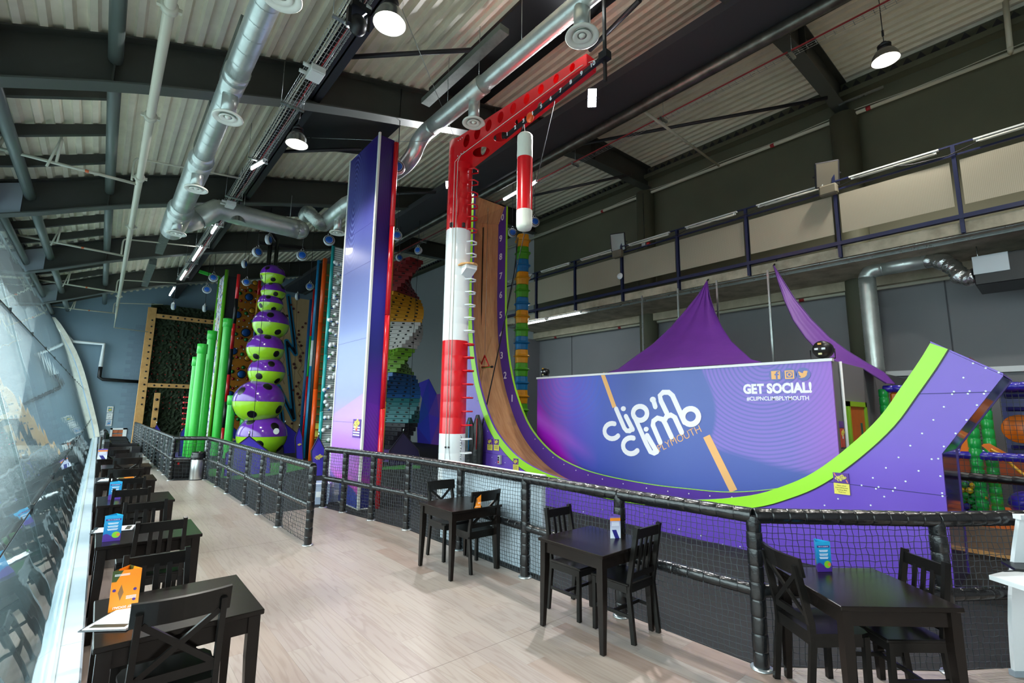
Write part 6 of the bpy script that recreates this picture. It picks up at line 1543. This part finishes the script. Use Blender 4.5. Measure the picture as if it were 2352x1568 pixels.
def leaflet(x, y, rz, kind, lab, h=.21, w=.105):
    t = thing('leaflet', lab, 'leaflet', (x, y, .751), rz, 'folded table leaflets'); m_ = lmats[kind]
    d = w*.8; P = [(-w/2, 0), (w/2, 0), (0, d)]
    for i in range(3):
        a, b = Vector((*P[i], 0)), Vector((*P[(i+1) % 3], 0)); nn = (b-a).normalized(); nn = Vector((nn.y, -nn.x, 0))
        q = MB(); q.add([a, b, b+Vector((0,0,h)), a+Vector((0,0,h)), a-nn*.0015, b-nn*.0015, b-nn*.0015+Vector((0,0,h)), a-nn*.0015+Vector((0,0,h))], [(0,1,2,3), (7,6,5,4), (0,3,7,4), (1,5,6,2), (3,2,6,7)]); q.build('side', m_, t, world=False)
    q = MB(); ink = m_print_w
    if kind == 'blue':
        o2 = MB(); o2.box((-w*.42, -.0012, h*.8), (w*.42, -.0004, h*.87)); o2.build('title_bar', mat('bar_violet', '#3c1f7c', .5), t, world=False)
        text_mesh(q, 'TIME TO CELEBRATE', (0, -.0013, h*.82), (1,0,0), NZ, w*.075, .0006)
        for i, f in enumerate((.7, .66, .58, .54, .47, .43)): q.box((-w*(.30-.03*(i % 2)), -.0012, h*f), (w*(.30-.03*(i % 2)), -.0004, h*(f+.018)))
    elif kind == 'orange':
        text_mesh(q, 'GET SOCIAL!', (0, -.0013, h*.115), (-1,0,0), (0,0,-1), w*.125, .0006, bold=.0003)
        for i, f in enumerate((.34, .31, .28, .90, .87)): q.box((w*(.05 if i < 3 else -.42), -.0012, h*f), (w*(.4 if i < 3 else .1), -.0004, h*(f+.012)))
        o2 = MB()
        for cx, cz in ((.33,.25), (.33,.5), (-.38,.52)): o2.prism(circ(cx*w, cz*h, w*.06, n=12), (0, -.0004, 0), (1,0,0), NZ, (0,-1,0), .0008)
        o2.build('violet_spot', mat('bar_violet', '#3c1f7c', .5), t, world=False)
    else:
        for i, f in enumerate((.7, .66, .62, .58, .54)): q.box((-w*.36, -.0012, h*f), (w*.36, -.0004, h*(f+.018)))
    q.build('print', ink, t, world=False)
def tpos(px, py, z=.75): p = at(px, py, Z=z); return p.x, p.y
leaflet(*tpos(282,1402), math.radians(-8), 'orange', 'large orange folded leaflet on the nearest table by the glass', .215, .13)
leaflet(*tpos(255,1243), math.radians(-10), 'blue', 'blue folded leaflet beside the clipboard on the second table', .21, .12)
leaflet(*tpos(262,1147), math.radians(-10), 'blue', 'blue folded leaflet on the third table by the glass', .21, .12)
leaflet(*tpos(234,1054), math.radians(-5), 'purple', 'purple folded leaflet on the sixth table by the glass', .21, .16)
leaflet(*tpos(1414,1236), math.radians(-30), 'purple', 'purple and white folded leaflet on the middle right table', .20, .10)
leaflet(*tpos(1097,1166), math.radians(-20), 'orange', 'small orange folded leaflet on the far right table', .17, .08)
leaflet(*tpos(1895,1313), math.radians(-35), 'blue', 'blue folded leaflet on the askew table at lower right', .21, .115)
def board(x, y, rz, w, h, lab, two=False):
    t = thing('clipboard', lab, 'clipboard', (x, y, .751), rz, 'menus on clipboards')
    q = MB(); q.bbox((-w/2, -h/2, 0), (w/2, h/2, .006), .002); q.build('backing', mat('board_grey', '#4a4c50', .3, .3), t, world=False)
    q = MB(); q.box((-w/2+.012, -h/2+.012, .006), (w/2-.012, h/2-.025, .008)); q.build('paper', mat('paper', '#e8ebee', .6), t, world=False)
    q = MB(); q.bbox((-.06, h/2-.035, .006), (.06, h/2-.005, .022), .004); q.build('clip', m_chrome, t, world=False)
    q = MB(); q.box((-w/2+.03, -h/2+.03, .008), (w/2-.03, -h/2+.07, .0086)); q.build('footer_band', mat('band_dark', '#2c2a1c', .5), t, world=False)
    q = MB()
    for i in range(6): q.box((-w/2+.05, -h/2+.10+.022*i, .008), (w/2-.08, -h/2+.104+.022*i, .0085))
    q.build('lines', mat('ink_grey', '#8f959c', .6), t, world=False, kind='stuff')
board(*tpos(285,1420), math.radians(-35), .23, .32, 'clipboard menu on the nearest table by the glass')
board(*tpos(262,1216), math.radians(80), .23, .31, 'clipboard menu behind the blue leaflet on the second table')
board(*tpos(248,1103), math.radians(-10), .23, .31, 'clipboard menu on the left of the fourth table')
x, y = tpos(290, 1097); t = thing('menu_card', 'flat orange menu card on the fourth table', 'menu card', (x, y, .751), .1)
q = MB(); q.box((-.1,-.07,0), (.1,.07,.003)); q.build('card', lmats['orange'], t, world=False)

# ---------------------------------------------------------------- bin, crates, sofas
c = at(451, 1101, Z=0); t = thing('steel_bin', 'round brushed steel bin with black liner beside the fence corner', 'bin', (c.x, c.y, 0))
q = MB(); q.lathe([(0,.0), (.165,0), (.17,.02), (.17,.58), (.16,.6)], c, 28); q.build('drum', mat('brushed_steel', '#c2c3c2', .28, .95), t)
q = MB(); q.lathe([(.17,.0), (.178,.0), (.178,.02), (.17,.022)], c, 28); q.build('base_ring', m_black, t)
q = MB(); pr = [(.178,.52), (.185,.56), (.18,.61), (.165,.66), (.17,.70), (.15,.715), (.14,.66), (0,.6)]; q.lathe(pr, c, 22); q.v = [(v[0]+.012*math.sin(v[2]*60+v[1]*50), v[1]+.012*math.cos(v[2]*70+v[0]*40), v[2]) for v in q.v]; q.build('liner', mat('bin_liner', '#151618', .25), t)
def crate(px, py, sx, sy, sz, m_, lab, rz=0.):
    c = at(px, py, Z=0); t = thing('storage_crate', lab, 'crate', (c.x, c.y, .005), rz, 'storage crates')
    vs = []
    for z, f in ((.006, .88), (sz*.86, .98)): vs += [(-sx/2*f,-sy/2*f,z), (sx/2*f,-sy/2*f,z), (sx/2*f,sy/2*f,z), (-sx/2*f,sy/2*f,z)]
    q = MB(); q.add(vs, [(3,2,1,0), (0,1,5,4), (1,2,6,5), (2,3,7,6), (3,0,4,7), (4,5,6,7)]); q.build('box', m_, t, world=False)
    q = MB(); q.bbox((-sx/2,-sy/2,sz*.86), (sx/2,sy/2,sz), .012); q.build('lid', m_, t, world=False)
    for s in (-1, 1):
        q = MB(); q.cbox((s*sx*.25, -sy/2*.98, sz*.84), (.05, .02, .06)); q.build('latch', m_red if m_ is m_black else m_white, t, world=False)
    q = MB(); q.box((-.06, -sy/2*.98, sz*.35), (.06, -sy/2*.92, sz*.6)); q.build('label_card', m_white if m_ is not m_black else m_dark, t, world=False)
crate(420, 1096, .62, .45, .46, m_black, 'black plastic storage crate behind the netting by the bin')
crate(735, 1156, .40, .36, .42, mat('crate_clear', '#aebdd4', .25, coat=.2), 'pale translucent storage crate at the gap in the fence', -.5)
crate(772, 1150, .36, .34, .40, mat('crate_clear', '#aebdd4', .25, coat=.2), 'pale translucent storage crate behind the fence by the printed tower', -.3)
def sofa(x0, x1, y0, y1, h, lab, rounded):
    t = thing('leather_seat', lab, 'sofa', ((x0+x1)/2, (y0+y1)/2, 0), 0, 'black leather seats')
    m_ = mat('black_leather', '#15161a', .35, bump=(9, .3)); q = MB(); q.bbox((x0, y0, .05), (x1, y1, .42), .04); q.build('base', m_, t)
    q = MB(); q.bbox((x0, y0, .40), (x1, y0+.22, h), .06); q.build('near_arm', m_, t)
    q = MB(); q.bbox((x0, y1-.22, .40), (x1, y1, h), .06); q.build('far_arm', m_, t)
    q = MB(); q.bbox((x0, y0+.1, .40), (x0+.24, y1-.1, h+(.32 if rounded else .15)), .09 if rounded else .06); q.build('backrest', m_, t)
    q = MB(); q.bbox((x0+.2, y0+.22, .42), (x1-.02, y1-.22, .52), .04); q.build('cushion', m_, t)
sofa(.15, 1.12, 18.3, 20.1, .70, 'black leather sofa beyond the row of tables', False)
sofa(.12, .95, 21.5, 22.6, .68, 'black leather armchair with high round back beside the glass', True)
sofa(.12, 1.0, 24.2, 25.6, .66, 'far black leather armchair near the end wall', True)
# floor standing lamp / plant pot shape beside sofas
q = MB(); p = at(218, 1040, Z=.0); q.tube([(.12, 17.3, 0), (.12, 17.3, 1.05)], .03, 8); tag(q.build('dark_post', m_black), 'slim dark post beside the glass before the sofa', 'post')
# framed heater grille and posters on the end wall
YW = 32.27; A = at(254, 983, Y=YW); B = at(286, 1029, Y=YW); t = thing('wall_heater', 'white framed grille with orange bricks on the end wall', 'heater', ((A.x+B.x)/2, YW, B.z))
q = MB(); w = B.x-A.x
for a, b in (((A.x, YW-.03, B.z), (A.x+.09, YW+.02, A.z)), ((B.x-.16, YW-.03, B.z), (B.x, YW+.02, A.z)), ((A.x, YW-.03, A.z-.08), (B.x, YW+.02, A.z)), ((A.x, YW-.03, B.z), (B.x, YW+.02, B.z+.06))): q.box(a, b)
q.build('frame', m_white, t)
for r_ in range(5):
    z = A.z-.10-.2*r_
    for k in range(3):
        q = MB(); q.box((A.x+.1+.22*k, YW-.012, z-.15), (min(A.x+.1+.22*k+.21, B.x-.17), YW+.005, z)); q.build('brick', mat('brick_orange', '#b9683f', .7, var=(5, '#94482a', .7)), t)
for k in range(3):
    A = at(247-k*1.6, 933+k*15.5, Y=YW); B = at(259-k*1.6, 947+k*15.5, Y=YW)
    t = thing('poster', ('top','middle','bottom')[k]+' poster of three on the blue end wall', 'poster', ((A.x+B.x)/2, YW, B.z), 0, 'posters on the end wall')
    q = MB(); q.box((A.x, YW-.012, B.z), (B.x, YW, A.z)); q.build('sheet', m_white, t)
    tt = NT('poster_%d' % k); g = tt.coord('Generated'); nn = tt.noise(tt.n('ShaderNodeTexCoord').outputs['Generated'], 3.5, 2)
    tt.l(tt.ramp(nn, [(.35, ('#e0c23a','#e8ecef','#2c86c8')[k]), (.5, ('#2f7fc0','#dfe3e6','#d8e4ee')[k]), (.62, ('#2a9a5a','#3a3f44','#c8485a')[k])], 'CONSTANT'), tt.b.inputs['Base Color'])
    q = MB(); q.box((A.x+.035, YW-.016, B.z+.04), (B.x-.035, YW-.012, A.z-.04)); q.build('picture', tt.m, t)
# ================================================================ gallery railing
XG = 11.74; t = NT('checker_plate'); o_ = t.coord('Object')
s = ((o_[1]*130+o_[2]*130).sin()*(o_[1]*130-o_[2]*130).sin()).step(.2, .6)
t.l(t.mix(s, '#98917e', '#aaa491'), t.b.inputs['Base Color']); t.b.inputs['Roughness'].default_value = .45; t.b.inputs['Metallic'].default_value = .25; t.bump(s, .12, .01); m_plate = t.m
gr = thing('gallery_railing', 'navy steel railing with checker plate panels along the gallery', 'railing', (XG, 5, 5.27))
ygp = [14.2, 12.32, 10.43, 8.51, 6.64, 4.76, 2.85, .92, -1.0, -2.9]
for i, y in enumerate(ygp):
    q = MB(); tall = 7.35 if i in (3, 6) else 6.98; q.box((XG-.05, y-.03, 5.25), (XG-.035, y+.03, tall)); q.box((XG+.03, y-.03, 5.25), (XG+.045, y+.03, tall)); q.box((XG-.04, y-.008, 5.25), (XG+.035, y+.008, tall)); q.build('post', m_navy, gr)
for y0, y1 in zip(ygp[1:], ygp):
    q = MB(); q.box((XG-.02, y0+.07, 5.78), (XG-.01, y1-.07, 6.66)); q.build('plate', m_plate, gr)
    for z, h in ((6.78, .035), (6.98, .03)):
        q = MB(); q.box((XG-.025, y0, z-h/2), (XG+.02, y1, z+h/2)); q.build('rail', m_navy, gr)
q = MB(); q.box((XG-.06, -2.9, 5.52), (XG+.04, 14.2, 5.6)); q.build('base_channel', m_navy, gr)
nm = ['ninth','eighth','seventh','sixth','fifth','fourth','third','second','first']
for i, (y0, y1) in enumerate(zip(ygp[1:], ygp)):
    tube_light((XG-.06, y1-.35, 6.90), (XG-.06, y0+.25, 6.90), 'unlit tube light under the gallery handrail, %s from the right' % nm[i], .028, False, 'unlit gallery tubes')
q = MB(); q.tube([(XG-.07, 14-.5*k, 6.85+.08*math.sin(k*1.65)) for k in range(34)], .010, 5); tag(q.build('slack_cable', m_black), 'slack black cable looped along the gallery railing', 'cable')
for px, py, i, lab in ((1900,400,6,'dusty unlit flood light on the gallery post at the right'), (1419,556,3,'dusty unlit flood light on the gallery post at the left')):
    p = at(px, py, X=XG-.1); flood(p, (-.8, -.35, -.25), .40, .5, lab, False, 0, [(XG-.02, p.y, p.z-.3), (XG, ygp[i], 7.0)])
q = MB(); p = at(1424, 634, X=XG-.08); q.lathe([(0,.03), (.09,.025), (.1,0)], (0,0,0), 18, True, Matrix.Translation(p) @ Matrix.Rotation(-PI/2, 4, 'Y')); tag(q.build('round_disc', m_white), 'small white round disc on the gallery railing', 'disc')
p = at(1480, 562, X=13.8); t = thing('wall_siren', 'small red and grey siren on the round wall column', 'siren', p)
q = MB(); q.cbox(p, (.12,.14,.16)); q.build('case', mat('box_grey', '#c4c8c9', .5), t); q = MB(); q.lathe([(0,.1), (.05,.1), (.06,0)], (0,0,0), 12, True, Matrix.Translation(p-Vector((0,.12,0))) @ Matrix.Rotation(PI/2, 4, 'X')); q.build('beacon', m_red, t)
q = MB(); q.tube([p+Vector((0,.0,.08)), p+Vector((0,0,1.9))], .012, 5); q.build('conduit', m_black, t)
q = MB(); P = at(2065, 857, X=14.3); q.box((14.3, -4, P.z-.06), (14.38, P.y+.3, P.z+.06)); tag(q.build('dado_rail', m_white), 'white horizontal trunking on the right wall', 'trunking')

# ================================================================ soft play frame on the right
XS = 9.7; m_sg = mat('pad_green', '#12a445', .3, coat=.3); m_sb = mat('pad_blue', '#2a22a0', .3, coat=.3); m_so = mat('pad_orange', '#ee7a10', .35, coat=.2); m_sbm = mat('mat_blue', '#23246e', .35, coat=.2, bump=(3, .2))
sf = thing('soft_play_frame', 'soft play frame with green posts, blue rails and nets', 'soft play', (XS+1.2, .3, 0))
def pad(p, q_, r, m_, name, n=.14):
    p, q_ = Vector(p), Vector(q_); L = (q_-p).length; k = max(2, int(L/n)); pts = []; rs = []
    for i in range(k):
        for f, s in ((0,.85), (.1,1), (.9,1)): pts.append(p.lerp(q_, (i+f)/k)); rs.append(r*s)
    pts.append(q_); rs.append(r*.85); b = MB(); b.tube(pts, rs, 12); return b.build(name, m_, sf)
def sp(px, py, X=None): return at(px, py, X=X or XS)
ztop = sp(2040, 893, 10.6).z; zmid = sp(2240, 1046).z; zblk = sp(2260, 1097, 9.5).z
yL = sp(2032, 930, 10.6).y
pad((10.6, yL, 0), (10.6, yL, ztop), .075, m_sg, 'green_post'); pad((10.6, yL, ztop), (10.6, -2.5, ztop), .065, m_sb, 'blue_rail')
b = MB(); b.bbox((10.62, yL-.72, ztop-1.1), (10.68, yL-.08, ztop-.06), .03); b.build('orange_panel', m_so, sf)
y1 = sp(2242, 1050).y; y2 = sp(2268, 980, 10.4).y
pad((XS, y1, .0), (XS, y1, sp(2236, 960).z), .075, m_sg, 'green_post'); pad((10.4, y2, 0), (10.4, y2, sp(2262, 930, 10.4).z+.35), .075, m_sg, 'green_post')
pad((XS, y1+.45, zmid), (XS, -2.5, zmid), .06, m_sb, 'blue_rail'); pad((9.5, y1+.5, zblk), (9.5, -2.5, zblk), .06, m_black, 'black_rail')
pad((10.4, y2, zmid), (10.4, y2+.6, zmid), .06, m_sb, 'blue_rail')
ztr = sp(2320, 892, 10.9).z
pad((10.9, sp(2295, 892, 10.9).y+.1, ztr), (10.9, -2.5, ztr), .06, m_sb, 'blue_rail')
b = MB(); ya_ = sp(2296, 900, 11).y
b.box((11.0, -2.5, 0), (11.05, ya_, ztr)); b.build('blue_mat', m_sbm, sf)
for k in range(7):
    b = MB(); z = ztr-.12-.2*k; b.tube([(10.985, -2.4, z), (10.985, ya_-.05, z)], .035, 8); b.build('mat_roll', m_sbm, sf)
P = sp(2345, 985, 10.93); b = MB(); b.lathe([(0,.02), (.20,.02), (.22,0)], (0,0,0), 24, True, Matrix.Translation((10.95, P.y, P.z)) @ Matrix.Rotation(-PI/2, 4, 'Y')); b.build('orange_disc', m_so, sf)
b = MB(); b.add([Vector((XS-.02, sp(2203,1032).y, zmid+.02)), Vector((XS-.02, y1+.05, zmid+.02)), Vector((XS-.02, y1+.05, zmid+.42))], [(0,1,2)]); b.add([Vector((XS+.04, sp(2203,1032).y, zmid+.02)), Vector((XS+.04, y1+.05, zmid+.02)), Vector((XS+.04, y1+.05, zmid+.42))], [(2,1,0)]); b.build('orange_wedge', m_so, sf)
b = MB(); b.box((10.8, -2.5, .9), (10.86, y1+.9, zmid)); b.build('rust_panel', mat('panel_rust', '#a04a18', .5), sf)
zfl = sp(2270, 1185, 9.8).z
b = MB(); b.box((9.6, -2.5, zfl-.12), (11.0, y1+.6, zfl)); b.build('orange_floor', mat('floor_orange', '#d96a12', .5), sf)
b = MB(); b.box((9.55, -2.5, .0), (9.6, y1+.8, zfl-.12)); b.build('ply_skirt', mat('ply_brown', '#7c6450', .6, var=(5, '#6b5340', .7)), sf)
b = MB(); zw = sp(2260, 1285, 9.5).z; b.box((9.5, -2.5, zw-.05), (9.55, y1+.8, zw)); b.build('white_strip', m_white, sf)
b = MB(); b.box((9.5, -2.5, .05), (9.55, y1+.8, zw-.05)); b.build('pine_base', m_pine, sf)
b = MB(); P = sp(2340, 1150, 9.9); b.sphere((9.95, P.y-.12, zfl+.2), .24, 16, 10, (1,1,.8)); b.build('blue_cushion', m_sb, sf)
b = MB(); b.tube(smooth([sp(2275,1032,9.9), sp(2300,1045,9.9), sp(2325,1068,9.9), sp(2352,1090,9.9), sp(2380,1105,9.9)], 3), .022, 6); b.build('yellow_rope', m_yellow, sf)
b = MB(); b.add([sp(2250,1020,10.2), sp(2272,1018,10.2), sp(2318,1044,10.2), sp(2285,1046,10.2)], [(0,1,2,3)]); b.v += [(v[0]+.04, v[1], v[2]) for v in b.v]; b.f += [[7,6,5,4],[0,4,5,1],[1,5,6,2],[2,6,7,3],[3,7,4,0]]; b.mi += [0]*5; b.sm += [False]*5; b.build('orange_slide', m_so, sf)
for (ya1, yb1, z0, z1, X, sd2) in ((-2.4, y1+.4, zfl, zmid, 9.56, 1), (-2.4, ya_, zmid, ztr, 10.85, 2)):
    q = MB(); rn = random.Random(sd2); n_ = int((yb1-ya1)/.07); m__ = int((z1-z0)/.07)
    for i in range(n_+1): q.bar((X, ya1+(yb1-ya1)*i/n_, z0), (X, ya1+(yb1-ya1)*i/n_, z1), .006, .006)
    for k in range(m__+1): q.bar((X, ya1, z0+(z1-z0)*k/m__), (X, yb1, z0+(z1-z0)*k/m__), .006, .006)
    q.build('netting', m_net, sf, kind='stuff')
for k in range(14):
    b = MB(); z = zmid+.1+.055*k; b.bar((10.0, y1-.02, z), (10.0, y2+.04, z), .03, .012); b.build('black_slat', m_black, sf)
# ball pit
bm_ = {c: None for c in ('#d9b41c','#2c2a8c','#1a8a3c')}
for c in bm_: q = MB(); q.sphere((0,0,0), .045, 10, 7); bm_[c] = q.mesh('pit_ball', mat('ball'+c, c, .3, coat=.2))
rn = random.Random(11); cnt = 0; names_ = {'#d9b41c':'yellow','#2c2a8c':'blue','#1a8a3c':'green'}
y0_ = sp(2206, 1170, 9.75).y; y1_ = sp(2248, 1170, 9.75).y
rows_ = 0
for lay in range(6):
    for gx_ in range(3):
        for gy in range(6-lay//2):
            y = y0_-.04-gy*.092-(.046 if lay % 2 else 0); x = 9.68+gx_*.092
            if y < y1_-.1: continue
            c = list(bm_)[rn.randrange(3)]
            o = bpy.data.objects.new('pit_ball', bm_[c]); COL.objects.link(o); o.location = (x, y, zfl+.046+lay*.075); tag(o, names_[c]+' plastic ball in the ball pit pile', 'ball', names_[c]+' ball pit balls')

# ================================================================ reception desk at the right edge
ds = thing('white_desk', 'white desk with curved side panel and shelf at the right edge', 'desk', (5.25, .35, 0))
G0 = at(2330, 1560, Z=0); ex_ = Vector((CR.x, CR.y, 0)).normalized(); dn_ = Vector((CF.x, CF.y, 0)).normalized()
D0 = at(2335, 1555, Z=0.0)
def dpt(px, py):
    d = CR*((px-1176)/FPX)-CU*((py-784)/FPX)+CF; t_ = (D0-Vector((0,0,HC))).dot(dn_)/d.dot(dn_); p = Vector((0,0,HC))+d*t_; return ((p-D0).dot(ex_), p.z)
edge = [dpt(2342,1192), dpt(2334,1250), dpt(2327,1310), dpt(2324,1370), dpt(2324,1430), dpt(2328,1500), dpt(2333,1556)]
edge[-1] = (edge[-1][0], .0)
q = MB(); q.prism([(x, max(z, 0)) for x, z in edge]+[(edge[-1][0]+.42, 0), (edge[0][0]+.42, edge[0][1])], D0, ex_, NZ, dn_, .03); q.v = [(v[0], v[1], v[2]-D0.z) for v in q.v]; q.build('side_panel', mat('desk_white', '#d9dde0', .4), ds, fixn=True)
zt_ = edge[0][1]; q = MB(); q.prism([(edge[0][0]-.02, zt_), (edge[0][0]+.5, zt_), (edge[0][0]+.5, zt_+.035), (edge[0][0]-.02, zt_+.035)], D0-dn_*.03, ex_, NZ, dn_, .06); q.build('top', mat('desk_white', '#d9dde0', .4), ds, fixn=True)
a = at(2271, 1322, Z=.78); q = MB(); q.prism([(v.x, v.y) for v in (at(2271,1320,Z=.78), at(2365,1350,Z=.78), at(2420,1330,Z=.78), at(2345,1302,Z=.78))], (0, 0, .75), (1,0,0), (0,1,0), NZ, .03); q.build('shelf', mat('desk_white', '#d9dde0', .4), ds, fixn=True)
q = MB(); q.prism([(edge[-1][0]-.01, 0), (edge[-1][0]+.42, 0), (edge[-1][0]+.42, .04), (edge[-1][0]-.01, .04)], D0-dn_*.008, ex_, NZ, dn_, .046); q.v = [(v[0], v[1], v[2]+.002) for v in q.v]; q.build('foot_strip', mat('desk_grey', '#8d98a2', .5), ds, fixn=True)
a = at(2332, 1310, Z=.785); t = thing('laptop', 'thin black laptop on the white shelf', 'laptop', (a.x, a.y, .781))
q = MB(); q.prism([(0,0), (.3,0), (.3,.2), (.03,.2)], (a.x, a.y, .781), (ex_*.96-dn_*.28).normalized(), (dn_*.96+ex_*.28).normalized(), NZ, .018); q.build('body', m_black, t, fixn=True)
q = MB(); q.tube([Vector((a.x, a.y, .785)), Vector((a.x-.08, a.y+.05, .784)), Vector((a.x-.1, a.y+.12, .784))], .004, 5); q.build('cable', m_black, t)
